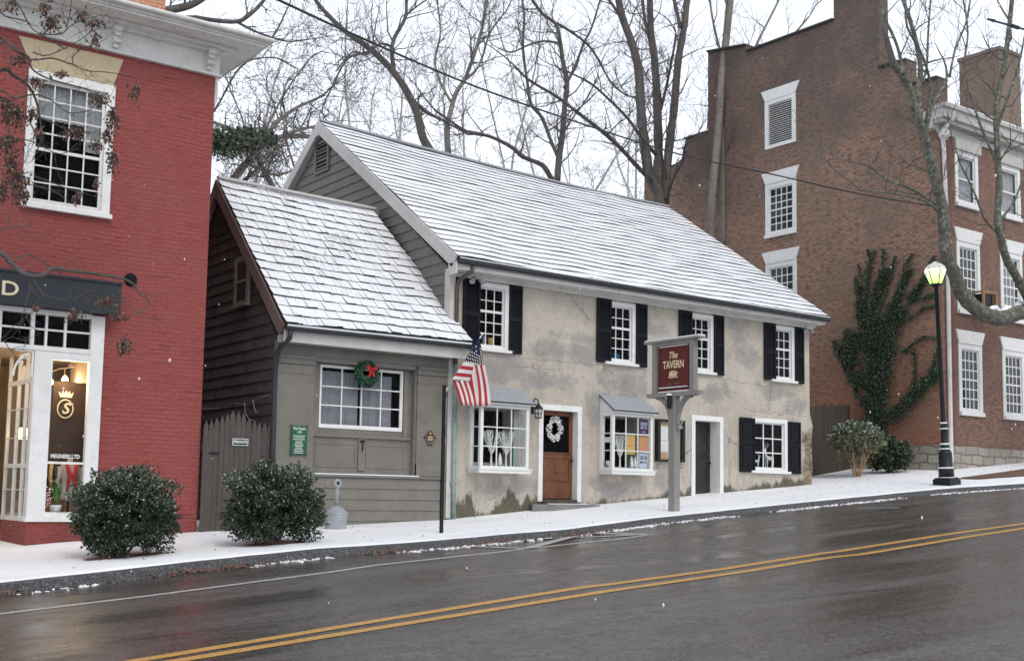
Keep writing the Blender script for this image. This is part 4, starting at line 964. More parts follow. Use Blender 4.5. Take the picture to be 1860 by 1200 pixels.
# shopfront
FS = Fr((0, 20.93, 0), (1,0,0), (0,-1,0))
m = MB()
FS.box(m, 5.53, 6.66, -.07, .0, -1.6, -.56); m.box(5.53, 5.6, 20.99, 22.4, -1.6, -.58)
P5 = onZ(0, 940, -.60); dv = Vector((-.03, 1, 0)).normalized()
m = MB(); c0 = Vector((5.53, 20.93, 0)); c1 = c0+dv*1.45
m.prism([(5.53, 20.93, -1.7), (6.68, 20.93, -1.7), (6.68, 21.05, -1.7), (5.62, 21.05, -1.7), (c1.x+.1, c1.y, -1.7), (c1.x, c1.y, -1.7)], (0, 0, 1.12))
m.build('plinth', MT['redbrick'], shop)
m = MB()
FS.box(m, 6.45, 6.68, -.10, .02, -.58, 3.0); FS.box(m, 5.53, 5.83, -.10, .0, -.50, 2.32); FS.box(m, 5.83, 6.45, -.1, .0, -.50, -.42); FS.box(m, 5.83, 6.45, -.1, .0, 2.18, 2.32)
FS.box(m, 5.50, 6.70, -.12, .05, -.58, -.50); FS.box(m, -1, 6.45, -.12, .015, 2.321, 2.40); FS.box(m, -1, 6.45, -.1, .03, 2.94, 3.02)
FS.box(m, 5.83, 6.45, -.06, -.02, .40, .44)
for u in (4.0, 4.95, 5.48, 5.70, 6.02): FS.box(m, u-.02, u+.02, -.07, -.02, 2.40, 2.94)
FS.box(m, -1, 6.45, -.068, -.022, 2.67, 2.70)
FS.box(m, 5.44, 5.50, -.09, .0, 2.40, 2.94)
sf = m.build('shopfront_frame', MT['white'], shop)
m = MB(); FS.box(m, 5.83, 6.45, -.05, -.045, -.42, 2.18); FS.box(m, -1, 6.45, -.05, -.045, 2.40, 2.94); m.build('pane', MT['glass'], sf)
# diagonal glazing running back into the entrance
FD = Fr((c0.x, c0.y, 0), dv, Vector((-dv.y, dv.x, 0)))
m = MB()
FD.box(m, .02, 1.55, -.09, -.01, -.58, -.50); FD.box(m, .05, 1.55, -.06, -.02, .33, .40); FD.box(m, .05, 1.55, -.06, -.02, 1.78, 1.86)
for u in (.22, .5, .95, 1.5): FD.box(m, u-.025, u+.025, -.07, -.015, -.5, 2.32)
FD.box(m, .0, .10, -.08, -.005, -.5, 2.32)
for u in (.12, .20, .28, .36, .6, .7, .8): FD.box(m, u-.012, u+.012, -.055, -.02, 1.86, 2.1)
for z in (-.05, .85, 1.35): FD.box(m, .05, 1.5, -.05, -.025, z-.008, z+.008)
dg_ = m.build('entrance_glazing', MT['white_old'], shop); m = MB(); FD.box(m, .05, 1.5, -.045, -.04, -.5, 2.3); m.build('pane', MT['glass'], dg_)
# fretwork bracket in the entrance corner
m = MB()
for a, b in (((5.50, 2.30), (5.20, 2.30)), ((5.50, 2.30), (5.50, 1.86))): m.beam(FS.p(a[0], -.03, a[1]), FS.p(b[0], -.03, b[1]), .03, .03, up=(0,1,0))
m.tube([FS.p(5.50+.0-.30*math.cos(t), -.03, 1.86+.40*math.sin(t)) for t in [i*.2 for i in range(8)]], .018, 6)
for k in range(3): m.tube([FS.p(5.42-.05*k+.035*math.cos(t), -.03, 2.2-.06*k*(k-1)+.035*math.sin(t)) for t in [i*.7 for i in range(9)]], .010, 5)
m.build('fretwork_bracket', MT['white'], shop)
# interior of the shop (a lit room)
m = MB(); m.box(-1, 8.1, 24.4, 24.45, -1.2, 3.0); m.box(8.1, 8.15, 21.45, 24.45, -1.2, 3.0); m.box(-1, 8.1, 21.06, 24.4, 2.34, 2.38)
m.box(6.62, 6.66, 21.42, 22.6, -.58, 2.95)
m.box(5.7, 8.1, 22.55, 22.6, -.58, .0)
for i in range(12): m.box(5.0+i*.25, 5.02+i*.25, 24.36, 24.40, -1, 2.95)
m.build('shop_interior', MT['warm_in'], shop)
m = MB(); m.box(3.2, 5.45, 22.9, 22.95, -.9, 2.33); m.box(3.5, 3.56, 22.84, 22.9, -.9, 2.0); m.box(4.3, 4.36, 22.84, 22.9, -.9, 2.0); m.box(3.5, 4.36, 22.84, 22.9, 2.0, 2.1); m.box(3.5, 4.36, 22.86, 22.9, .3, .4); m.build('entrance_panelling', MT['entry'], shop)
m = MB(); m.box(-1, 8.1, 21.6, 21.65, 2.39, 3.0); m.build('transom_dark_sheet', MT['dark_in'], shop)  # near-black sheet added so the transom panes look into painted shade
m = MB(); m.box(5.62, 8.1, 21.06, 22.55, -.60, -.46); m.box(-1, 8.1, 21.06, 24.4, -1.25, -1.2); m.build('display_floor', MT['white_old'], shop)
# fascia sign board
m = MB(); FS.box(m, 1.0, 6.86, .02, .26, 3.03, 3.56); FS.box(m, .99, 6.88, .01, .29, 3.56, 3.60); sb = m.build('signboard', MT['signblack'], shop)
text(sb, 'D', .34, FS.p(5.0, .262, 3.27), (1,0,0), (0,0,1), MT['gold'], sx=1.2, bold=.004)
# ceiling spot lights, banner, writing on the glass, goods
sl = thing('track_light', 'brass ceiling light with two glowing shades in the shop window', 'ceiling light', (6.1, 21.6, 2.2))
m = MB(); m.tube([(5.98, 21.6, 2.02), (6.15, 21.62, 2.10), (6.35, 21.64, 2.14)], .012, 6); m.tube([(6.0, 21.6, 2.02), (6.0, 21.6, 1.90)], .010, 6); m.tube([(6.24, 21.63, 2.11), (6.24, 21.63, 1.98)], .010, 6); m.box(6.3, 6.42, 21.6, 21.68, 2.14, 2.20); m.build('rail', MT['rake'], sl)
for x, z in ((6.0, 1.90), (6.24, 1.98)):
    m = MB(); m.lathe((x, 21.6, z-.09), [(.065, 0), (.05, .05), (.02, .09), (.0, .095)], 12); m.build('lamp_shade', MT['bulb'], sl, smooth=True)
for i, (x, y, z, e) in enumerate([(6.15, 21.25, 1.9, 26), (4.3, 22.2, 2.1, 26), (6.5, 22.1, 1.9, 22)]):
    l = bpy.data.lights.new('shop_lamp', 'POINT'); l.energy = e; l.color = (1, .72, .42); l.shadow_soft_size = .12
    o = bpy.data.objects.new('shop_lamp', l); COL.objects.link(o); o.location = (x, y, z)
bn = MB(); bn.box(6.02, 6.60, 21.50, 21.52, .36, 1.86); bn = tag(bn.build('hanging_banner', MT['brown_post'], loc=(6.3, 21.5, .36)), 'dark hanging panel with a crowned letter S in a ring in the shop window', 'banner')
ct = onY(120, 742, 21.44)
m = MB(); m.tube([(ct.x+.135*math.cos(t), 21.485, ct.z+.16*math.sin(t)) for t in [i*math.pi/14 for i in range(29)]], .012, 5)
cr = [(-.10, .20), (-.13, .30), (-.08, .26), (-.055, .32), (-.028, .265), (0, .33), (.028, .265), (.055, .32), (.08, .26), (.13, .30), (.10, .20)]
m.prism([(ct.x+a, 21.48, ct.z+b) for a, b in cr], (0, .01, 0)); m.build('crown_emblem', MT['gold'], bn)
text(bn, 'S', .27, (ct.x, 21.48, ct.z), (1,0,0), (0,0,1), MT['gold'], bold=.006, shear=.25)
text(shop, 'MEGNERS LTD', .095, FS.p(6.13, -.035, .53), (1,0,0), (0,0,1), MT['letter_white'], ext=.001, bold=.003, sx=.80)
def mannequin(name, x, y, z0, mats, label, s=1.0):
    t = thing(name, label, 'mannequin', (x, y, z0))
    m = MB(); m.lathe((x, y, z0), [(.14*s, 0), (.14*s, .02), (.02, .03), (.02, .35)], 14); m.build('stand', MT['black'], t)
    m = MB(); m.lathe((x, y, z0), [(.15*s, .22), (.20*s, .30), (.17*s, .45), (.13*s, .55), (.17*s, .68), (.19*s, .78), (.14*s, .86), (.05*s, .90), (.045*s, .97), (0, .98)], 18, ax=(Vector((1,0,0)), Vector((0,.6,0)), Vector((0,0,1))))
    m.tube([(x-.16*s, y, z0+.80), (x-.22*s, y-.02, z0+.55), (x-.17*s, y-.08, z0+.38)], [.06*s, .05*s, .04*s], 8); m.tube([(x+.16*s, y, z0+.80), (x+.22*s, y-.02, z0+.55), (x+.17*s, y-.08, z0+.38)], [.06*s, .05*s, .04*s], 8)
    m.build('jacket', mats[0], t, smooth=True)
    m = MB()
    if len(mats) > 1:
        m.tube([(x-.08*s, y-.10*s, z0+.86), (x-.03, y-.13*s, z0+.66), (x-.06*s, y-.12*s, z0+.40)], [.03, .035, .02], 6); m.tube([(x+.08*s, y-.10*s, z0+.86), (x+.05, y-.13*s, z0+.62), (x+.08*s, y-.12*s, z0+.44)], [.03, .035, .02], 6)
        m.build('lapel', mats[1], t, smooth=True)
    return t
mannequin('clothes_form', 5.92, 21.35, -.45, [MT['signblack'], MT['scarf']], 'black top with a mustard scarf on a form in the shop window', .9)
mannequin('clothes_form', 6.33, 21.35, -.45, [MT['beige'], MT['red']], 'beige coat with red trim on a form in the shop window', 1.0)
mannequin('clothes_form', 5.78, 22.1, -.45, [MT['brown_post']], 'dark brown garment on a form behind the entrance glazing', .9)
t = thing('potted_plant', 'green leafy plant in a white pot on the shop window floor', 'potted plant', (6.06, 21.12, -.46))
m = MB(); m.lathe((6.06, 21.14, -.46), [(.075, 0), (.10, .14), (.105, .16), (.09, .16), (.085, .13), (0, .13)], 14); m.build('pot', MT['white'], t, smooth=True)
m = MB(); rr = random.Random(8)
for i in range(70):
    a = rr.uniform(0, 6.28); r = rr.uniform(.02, .13); h = rr.uniform(.2, .46)
    b = Vector((6.06, 21.14, -.33)); e = b+Vector((math.cos(a)*r, math.sin(a)*r*.6, h)); w = Vector((math.sin(a), -math.cos(a), 0))*.014
    m.add([b, (b+e)/2+w, e, (b+e)/2-w], [(0,1,2,3)])
m.build('leaves', MT['plantgreen'], t)
t = thing('poinsettia', 'red and white flowers glowing at the left of the shop window', 'flowers', (5.90, 21.1, -.46))
for mt, nm, dx in ((MT['red'], 'red_petals', 0), (MT['paper'], 'white_petals', .01)):
    m = MB()
    for i in range(90):
        c = Vector((5.9+rr.gauss(0, .045), 21.1+rr.uniform(-.05, .08), -.2+rr.gauss(0, .13))); d = Vector((rr.uniform(-1, 1), rr.uniform(-1, 0), rr.uniform(-1, 1)))*.022; e = d.cross(Vector((.3, 1, .2)))
        m.add([c-d, c+e*.6, c+d, c-e*.6], [(0,1,2,3)])
    m.build(nm, mt, t)
q = onY(42, 785, 22.2)
t = MB(); t.lathe((q.x, 22.2, q.z-.12), [(.09, 0), (.07, .2), (0, .2)], 14); tag(t.build('table_lamp', MT['bulb'], loc=(q.x, 22.2, q.z), smooth=True), 'orange glowing lamp shade seen through the entrance glazing', 'lamp')

# ------------------------------------------------------------------ tall old brick building with stepped gable
BX = 32.02
bb = thing('brick_building', 'tall old brown brick building with a stepped gable, chimneys and white lintels', 'building', (BX, 21, .9))
m = MB(); S = SIDE(BX)
so = [(21.003, 1.74), (21.003, 13.1), (21.92, 13.12), (22.08, 13.2), (22.10, 13.98), (23.12, 14.02), (23.14, 17.6), (24.92, 17.0), (24.92, 16.2), (28.79, 16.24), (28.84, 16.5), (30.74, 16.8), (30.74, 13.7), (31.92, 13.7), (32.1, 12.9), (34.2, 12.8), (34.2, 1.74)]
WS = [(12.40, 14.15), (9.30, 11.13), (6.3, 8.25)]
wall_poly(m, S, so, [rect(26.58, 27.92, a, b) for a, b in WS], .5)
m.build('gable_wall', MT['oldbrick'], bb)
m = MB()
for a, b in (((21.0, 13.1), (21.92, 13.12)), ((22.1, 13.98), (23.12, 14.02)), ((24.92, 16.2), (28.79, 16.24)), ((28.84, 16.5), (30.74, 16.8)), ((30.74, 13.7), (31.92, 13.7)), ((23.14, 17.6), (24.92, 17.0))):
    m = MB(); m.beam((BX+.22, a[0], a[1]+.03), (BX+.22, b[0], b[1]+.03), .62, .07); m.build('coping', MT['shingle'], bb)
m = MB()
cols = [(32.80, 34.06), (35.22, 36.50), (37.7, 38.96), (40.1, 41.4)]
rowsz = [(2.80, 4.90), (5.95, 8.10), (9.32, 11.0)]
wall_poly(m, FRONT, [(BX+.501, 1.74), (46, 1.74), (46, 11.6), (BX+.501, 11.6)], [rect(a+.02, b-.02, z0+.02, z1-.02) for a, b in cols for z0, z1 in rowsz], .4)
m.build('front_wall', MT['frontbrick'], bb)
m = MB(); m.box(BX+.5, 46, 33.8, 34.2, 1.7, 12); m.box(45.5, 46, 21.4, 33.8, 1.7, 12); m.build('rear_wall', MT['oldbrick'], bb)
m = MB(); m.box(BX+.33, BX+.55, 20.97, 21.0, 1.76, 11.3); m.build('painted_strip', MT['redstrip'], bb)
m = MB(); m.box(BX-.06, 46, 20.93, 21.3, -.5, 1.74); m.box(BX-.06, BX+.4, 21.3, 34.2, -.5, 1.738); m.build('stone_foundation', MT['stone'], bb)
m = MB(); F = FRONT
F.box(m, BX-.15, 46, 0, .06, 11.35, 11.60); F.box(m, BX-.28, 46, 0, .32, 11.6, 11.72); F.box(m, BX-.34, 46, 0, .42, 11.72, 12.02); F.box(m, BX-.38, 46, 0, .50, 12.02, 12.14)
m.box(BX-.335, BX-.001, 21.001, 21.5, 11.45, 12.02); m.build('cornice', MT['trim2'], bb)
m = MB(); m.prism([(BX+.5, 20.6, 12.15), (46, 20.6, 12.15), (46, 27, 15.6), (BX+.5, 27, 15.6)], (0, 0, .08)); m.prism([(BX+.5, 33.9, 12.15), (46, 33.9, 12.15), (46, 27, 15.6), (BX+.5, 27, 15.6)], (0, 0, .08)); m.build('roof', MT['roofsnow'], bb)
ch = [onX(1742, 113, 37.3), onX(1815, 92, 37.3)]
m = MB(); m.box(37.3, 38.6, ch[1].y, ch[0].y, 12.2, ch[0].z+.0); m.box(37.25, 38.65, ch[1].y-.05, ch[0].y+.05, ch[0].z-.0, ch[0].z+.12); m.build('chimney', MT['chimbrick'], bb)
def bwin(F, a, b, z0, z1, cols_, rows_, curtain=None, lint=True, label=None, far=False):
    w = window(bb, F, a, b, z0, z1, cols_, rows_, cas=.16, rec=.05, sash=.05, bar=.035, meet=True, sill=.12, sillw=.0, proud=.03, interior=curtain is not None, pane='glass' if curtain else 'pane_dark', curtain=curtain, label=label)
    if lint:
        q = MB(); h = .42; P = [F.p(a+.02, .0, z1+.005), F.p(b-.02, .0, z1+.005), F.p(b+.16, .0, z1+h), F.p(a-.14, .0, z1+h)]
        q.prism(P, F.N*.05); q.build('lintel', MT['white'], w)
    return w
for i, (a, b) in enumerate(cols):
    bwin(FRONT, a, b, 2.80, 4.90, 4, 6)
    bwin(FRONT, a, b, 5.95, 8.10, 4, 6, curtain=[(a+.2, b-.2, 6.0, 8.0, 'lace', 0)] if i == 1 else None)
    bwin(FRONT, a, b, 9.32, 11.0, 1, 2, curtain=[(a+.17, b-.17, 9.35, 10.9, 'lace', 0)], lint=False)
    q = MB(); FRONT.box(q, a-.08, b+.08, .0, .11, 11.0, 11.34); q.build('window_head', MT['trim2'], bb)
bwin(S, 26.56, 27.94, 9.28, 11.10, 4, 6); bwin(S, 26.56, 27.94, 6.28, 8.25, 4, 6)
# louvred gable opening
m = MB(); S.box(m, 26.56, 26.72, -.1, .04, 12.38, 14.12); S.box(m, 27.78, 27.94, -.1, .04, 12.38, 14.12); S.box(m, 26.72, 27.78, -.1, .037, 12.38, 12.5); S.box(m, 26.72, 27.78, -.1, .037, 13.98, 14.118)
lo = m.build('window', MT['white'], bb); lo['label'] = 'louvred opening high in the gable'
m = MB()
for i in range(19):
    z = 12.5+i*.078; m.add([S.p(26.72, -.06, z+.07), S.p(27.78, -.06, z+.07), S.p(27.78, .015, z), S.p(26.72, .015, z)], [(0,3,2,1)])
m.build('slat', MT['white_old'], lo); m = MB(); S.box(m, 26.7, 27.8, -.12, -.09, 12.4, 14.1); m.build('backing', MT['black'], lo)
q = MB(); q.prism([S.p(26.58, 0, 14.125), S.p(27.92, 0, 14.125), S.p(28.1, 0, 14.52), S.p(26.38, 0, 14.52)], S.N*.05); q.build('lintel', MT['white'], lo)
# white downpipe with hopper head
m = MB(); dpx = BX+.17
m.tube([(BX+.08, 20.55, 11.95), (BX+.1, 20.6, 11.7), (BX-.0, 20.8, 11.45), (BX+.0, 20.88, 11.2), (dpx-.08, 20.9, 10.8), (dpx, 20.9, 8), (dpx, 20.9, 1.2)], [.07, .07, .07, .07, .065, .065, .065], 8)
m.lathe((BX+.05, 20.86, 11.1), [(.08, 0), (.16, .12), (.17, .28), (.10, .34)], 12); m.build('downspout', MT['white_old'], bb, smooth=False)
# wooden air conditioner cradle below a first floor window
t = thing('window_bracket', 'small open wooden crate bracket fixed under a second storey window', 'wooden bracket', (34.0, 20.8, 6.5))
m = MB(); a0, a1, y0_, z0_, z1_ = 33.45, 34.2, 20.5, 6.0, 6.55
for x in (a0, a1-.06):
    for y in (y0_, 20.9): m.box(x, x+.06, y, y+.06, z0_, z1_)
    m.box(x+.002, x+.058, y0_+.06, 20.9, z1_-.05, z1_); m.box(x+.002, x+.058, y0_+.06, 20.9, z0_, z0_+.05)
m.box(a0+.06, a1-.06, y0_+.003, y0_+.057, z1_-.05, z1_); m.box(a0+.06, a1-.06, y0_+.003, y0_+.057, z0_, z0_+.05); m.build('frame', MT['acwood'], t)
m = MB()
for k in range(5): m.box(a1-.04, a1-.02, y0_+.08+k*.065, y0_+.12+k*.065, z0_+.05, z1_-.05)
m.build('slat', MT['acwood'], t)
m = MB(); m.box(a0+.1, a1-.1, y0_+.1, 20.92, z0_+.05, z1_-.08); m.build('air_conditioner', MT['black'], t)

# ------------------------------------------------------------------ fences
def picket_fence():
    t = thing('picket_fence', 'tall brown picket gate closing the alley beside the red shop', 'fence', (9.3, 20.95, -.8))
    m = MB(); x = RX+.03; k = 0; rr = random.Random(4)
    tops = lambda x: 1.10+.20*math.exp(-((x-9.22)/.30)**2)
    while x < 10.0:
        w = .105+rr.uniform(-.008, .008); w = min(w, 10.02-x); tz = tops(x+w/2)+rr.uniform(-.015, .015); y = 20.93+rr.uniform(-.006, .006); zb_ = gz(x, 21)-.05
        if w > .06:
            P = [(x+.003, zb_), (x+w-.003, zb_), (x+w-.003, tz), (x+w*.86, tz+.03), (x+w*.95, tz+.07), (x+w*.80, tz+.11), (x+w/2, tz+.20), (x+w*.2, tz+.11), (x+w*.05, tz+.07), (x+w*.14, tz+.03), (x+.003, tz)]
            m.prism([(a, y, b) for a, b in P], (0, .022, 0))
        x += w; k += 1
    m.build('picket', MT['fence'], t)
    m = MB(); m.box(RX+.03, 10.0, 20.97, 21.02, .75, .87); m.box(RX+.03, 10.0, 20.97, 21.02, -.45, -.33); m.box(RX+.02, RX+.14, 20.90, 20.928, -.95, 1.0); m.build('rail', MT['fence'], t)
    m = MB(); m.box(RX+.16, RX+.34, 20.915, 20.93, .66, .70); m.build('hinge', MT['black'], t); m = MB(); m.box(9.6, 9.85, 20.91, 20.93, .43, .455); m.build('latch', MT['black'], t)
    return t
picket_fence()
m = MB(); m.box(9.16, 9.47, 20.905, 20.92, .84, .97); m = tag(m.build('private_sign', MT['letter_white'], loc=(9.31, 20.91, .9)), 'small black PRIVATE sign with a white border on the picket gate', 'sign')
q = MB(); q.box(9.172, 9.458, 20.902, 20.905, .852, .958); q.build('panel', MT['black'], m)
text(m, 'PRIVATE', .078, (9.315, 20.900, .905), (1,0,0), (0,0,1), MT['letter_white'], ext=.0008, bold=.002, sx=.92)
def board_fence():
    t = thing('board_fence', 'weathered dark board fence between the stucco house and the tall brick building', 'fence', (28, 23.6, .7))
    m = MB(); rr = random.Random(9); a = Vector((25.95, 22.3, 0)); b = Vector((31.95, 24.4, 0)); n = 44; d = (b-a)/n
    u = d.normalized(); nn = Vector((-u.y, u.x, 0))
    for i in range(n):
        if i in (1, 2): continue
        p = a+d*i; w = d.length*(.93 if i % 5 else .8); h = 2.15+rr.uniform(-.05, .05)-(.05 if i > 12 else 0)
        zb_ = gz(p.x, p.y)-.05; q = p+u*w; o = nn*(-.02+rr.uniform(-.006, .006))
        m.prism([(p.x+o.x, p.y+o.y, zb_), (q.x+o.x, q.y+o.y, zb_), (q.x+o.x, q.y+o.y, zb_+h+rr.uniform(-.02, .02)), ((p.x+q.x)/2+o.x, (p.y+q.y)/2+o.y, zb_+h+.06), (p.x+o.x, p.y+o.y, zb_+h)], nn*.022)
    m.build('board', MT['oldwood'], t)
    m = MB()
    for z in (.5, 1.75): m.beam((a.x, a.y+.05, gz(a.x, 22)+z), (b.x, b.y+.05, gz(b.x, 24)+z), .05, .09)
    m.build('rail', MT['oldwood'], t)
    m = MB(); m.box(25.98, 26.12, 22.15, 22.3, .2, 2.5); m.build('post', MT['oldwood'], t)
    m = MB(); m.beam((26.3, 22.33, 2.72), (27.0, 22.6, 2.76), .10, .04); m.build('snow_cap', MT['snowcap'], t)
board_fence()
# ------------------------------------------------------------------ street objects
# tavern sign, board square to the street
sx_, sy_ = 17.75, 18.0
t = thing('tavern_sign', 'hanging maroon tavern sign in a grey wooden frame on a square post by the kerb', 'sign', (sx_, sy_, gz(sx_, sy_)))
zb_ = gz(sx_, sy_)
m = MB(); m.box(sx_-.085, sx_+.085, sy_-.085, sy_+.085, zb_-.05, 2.14); m.build('post', MT['postgrey'], t)
m = MB(); m.box(sx_-.06, sx_+.06, 18.50, 18.62, 2.12, 3.30); m.box(sx_-.06, sx_+.06, 17.38, 17.50, 2.12, 3.30)
m.box(sx_-.075, sx_+.075, 17.22, 18.76, 2.13, 2.22); m.box(sx_-.057, sx_+.057, 17.50, 18.50, 3.22, 3.30)
m.build('frame', MT['postgrey'], t)
m = MB(); m.box(sx_-.10, sx_+.10, 17.18, 18.84, 3.30, 3.345); m.build('cap_board', MT['postgrey'], t)
m = MB(); m.box(sx_-.09, sx_+.09, 17.2, 18.82, 3.346, 3.375); m.build('snow_cap', MT['snowcap'], t); m = MB(); m.box(sx_-.05, sx_+.05, 17.56, 18.44, 2.226, 2.245); m.box(sx_-.05, sx_+.03, 17.58, 18.42, 2.315, 2.335); m.build('snow_cap', MT['snowcap'], t); m = MB(); m.box(sx_-.04, sx_+.04, 17.6, 18.42, 3.19, 3.205); m.build('snow_cap', MT['snowcap'], t)
for s in (-1, 1):
    m = MB(); pts = [Vector((sx_, sy_+s*(.09+.42*(1-math.cos(a))), 1.55+.58*math.sin(a))) for a in [i*math.pi/2/10 for i in range(11)]]
    for a, b in zip(pts[:-1], pts[1:]): m.beam(a, b+(b-a)*.1, .09, .075, up=(1,0,0))
    m.build('curved_brace', MT['postgrey'], t)
m = MB(); m.box(sx_-.03, sx_+.03, 17.54, 18.46, 2.26, 3.19); bd = m.build('sign_board', MT['maroon'], t)
m = MB()
for a in ((17.56, 17.585, 2.28, 3.17), (18.415, 18.44, 2.28, 3.17)): m.box(sx_-.036, sx_-.03, *a)
m.box(sx_-.036, sx_-.03, 17.585, 18.415, 2.28, 2.30); m.box(sx_-.036, sx_-.03, 17.585, 18.415, 3.15, 3.17); m.build('moulding', MT['maroon'], bd)
rgt, upv, xx = (0, -1, 0), (0, 0, 1), sx_-.034
text(bd, 'The', .20, (xx, 18.02, 3.00), rgt, upv, MT['cream'], shear=.35, bold=.004, sx=.85)
text(bd, 'TAVERN', .225, (xx, 18.0, 2.80), rgt, upv, MT['cream'], bold=.005, sx=.74)
for k in range(6):
    pass
text(bd, 'EST. 1779', .085, (xx, 18.0, 2.385), rgt, upv, MT['rake'], bold=.001, sx=1.1)
m = MB()   # little bread and tankard emblem
P = [(-.14, -.075), (.13, -.075), (.15, -.055), (-.15, -.05)]; m.prism([(xx, 18.0-a, 2.60+b) for a, b in P], (-.004, 0, 0))
P = [(-.13, -.04), (-.12, .03), (-.09, .07), (.05, .075), (.11, .04), (.15, .02), (.09, -.005), (.12, -.04)]; m.prism([(xx, 18.0-a, 2.60+b) for a, b in P], (-.004, 0, 0)); m.build('emblem', MT['cream'], bd)
m = MB(); m.box(xx-.006, xx-.002, 17.92, 18.02, 2.625, 2.64); m.build('emblem_line', MT['maroon'], bd)  # maroon line drawn across the cream emblem
m = MB(); m.lathe((sx_-.15, sy_+.0, 1.86), [(.0, 0), (.03, .01), (.05, .04), (.055, .26), (.03, .28), (0, .28)], 10); sp = m.build('spot_lamp', MT['black'], t)
m = MB(); m.lathe((sx_-.15, sy_+.0, 2.142), [(.065, 0), (.05, .035), (0, .05)], 10); m.build('snow_cap', MT['snowcap'], sp)
m = MB(); m.tube([(sx_, sy_-.085, 1.45), (sx_, sy_-.18, 1.5), (sx_, sy_-.26, 1.62)], .02, 6); m.lathe((sx_, sy_-.17, 1.43), [(.0, 0), (.05, .02), (.055, .07), (0, .08)], 8); m.build('side_lamp', MT['galv'], t)

# street lamp (leans a little towards the house)
lb = (26.90, 17.6, gz(26.9, 17.6)-.02)
t = thing('street_lamp', 'black cast street lamp with a lit greenish lantern standing by the kerb', 'street lamp', lb, rot=(0, math.radians(-3.6), 0))
def LB(prof, n, mat, name, smooth=False, par=None, c=(0,0,0), phase=0):
    m = MB(); m.lathe(c, prof, n, phase=phase); return m.build(name, mat, par or t, local=True, smooth=smooth)
m = MB(); m.box(-.24, .24, -.24, .24, 0, .17); m.box(-.205, .205, -.205, .205, .17, .20); m.build('plinth', MT['black'], t, local=True)
LB([(.19, .20), (.185, .40), (.175, .42), (.19, .44), (.165, .46), (.165, .80), (.15, .86), (.115, .88), (.135, .92), (.135, .95), (.10, .98), (.085, 1.30), (.075, 1.38), (.095, 1.42), (.095, 1.46), (.07, 1.5), (.085, 1.56), (.07, 1.62), (.06, 1.70), (.05, 5.0), (.07, 5.02), (.07, 5.06), (.05, 5.08)], 14, MT['black'], 'post', True)
for z, r in ((.205, .19), (.445, .19), (.925, .14), (1.04, .12), (1.43, .097), (1.57, .088)):
    LB([(r+.004, z-.012), (r+.006, z+.012), (r*.75, z+.03)], 14, MT['snowcap'], 'snow_ring')
n = NT('lit_lantern_glass'); z_ = n.sep(n.pos())[2]
gcol = n.mix(n.math('MULTIPLY', n.math('SUBTRACT', z_, 5.55), 2.6, clamp=True), (.48, .92, .20), (.86, 1.0, .60))
MT['lantern'] = n.fin(gcol, .4, 0, .3, None, gcol, 1.25)
gl = LB([(.14, 5.10), (.27, 5.44), (.235, 5.50)], 6, MT['lantern'], 'lantern_glass')
m = MB()
for k in range(6):
    w = k*math.pi/3; m.tube([(.142*math.cos(w), .142*math.sin(w), 5.09), (.274*math.cos(w), .274*math.sin(w), 5.44), (.24*math.cos(w), .24*math.sin(w), 5.51)], .012, 5)
m.build('lantern_frame', MT['black'], gl, local=True)
LB([(.09, 5.04), (.15, 5.08), (.15, 5.11), (0, 5.11)], 6, MT['black'], 'lantern_base')
LB([(.25, 5.50), (.255, 5.52), (.17, 5.60), (.06, 5.65), (.03, 5.68)], 6, MT['white_old'], 'lantern_roof')
LB([(.03, 5.67), (.05, 5.70), (.02, 5.74), (.012, 5.82), (0, 5.83)], 8, MT['black'], 'finial')

# bare black pole by the flag
q = (11.93, 17.98)
m = MB(); m.box(q[0]-.03, q[0]+.03, q[1]-.02, q[1]+.02, gz(*q)-.05, 1.97); m.tube([(q[0], q[1]-.022, 1.1+i*.12) for i in range(8)], .012, 5)
t = tag(m.build('sign_post', MT['black'], loc=(q[0], q[1], gz(*q))), 'slim black iron post standing in the snow in front of the annex corner', 'post')
m = MB(); 
for z, h in ((1.25, .5), (1.85, .1), (.9, .12)): m.box(q[0]+.030, q[0]+.040, q[1]-.012, q[1]+.012, z, z+h)
m.build('snow_crust', MT['snowcap'], t)

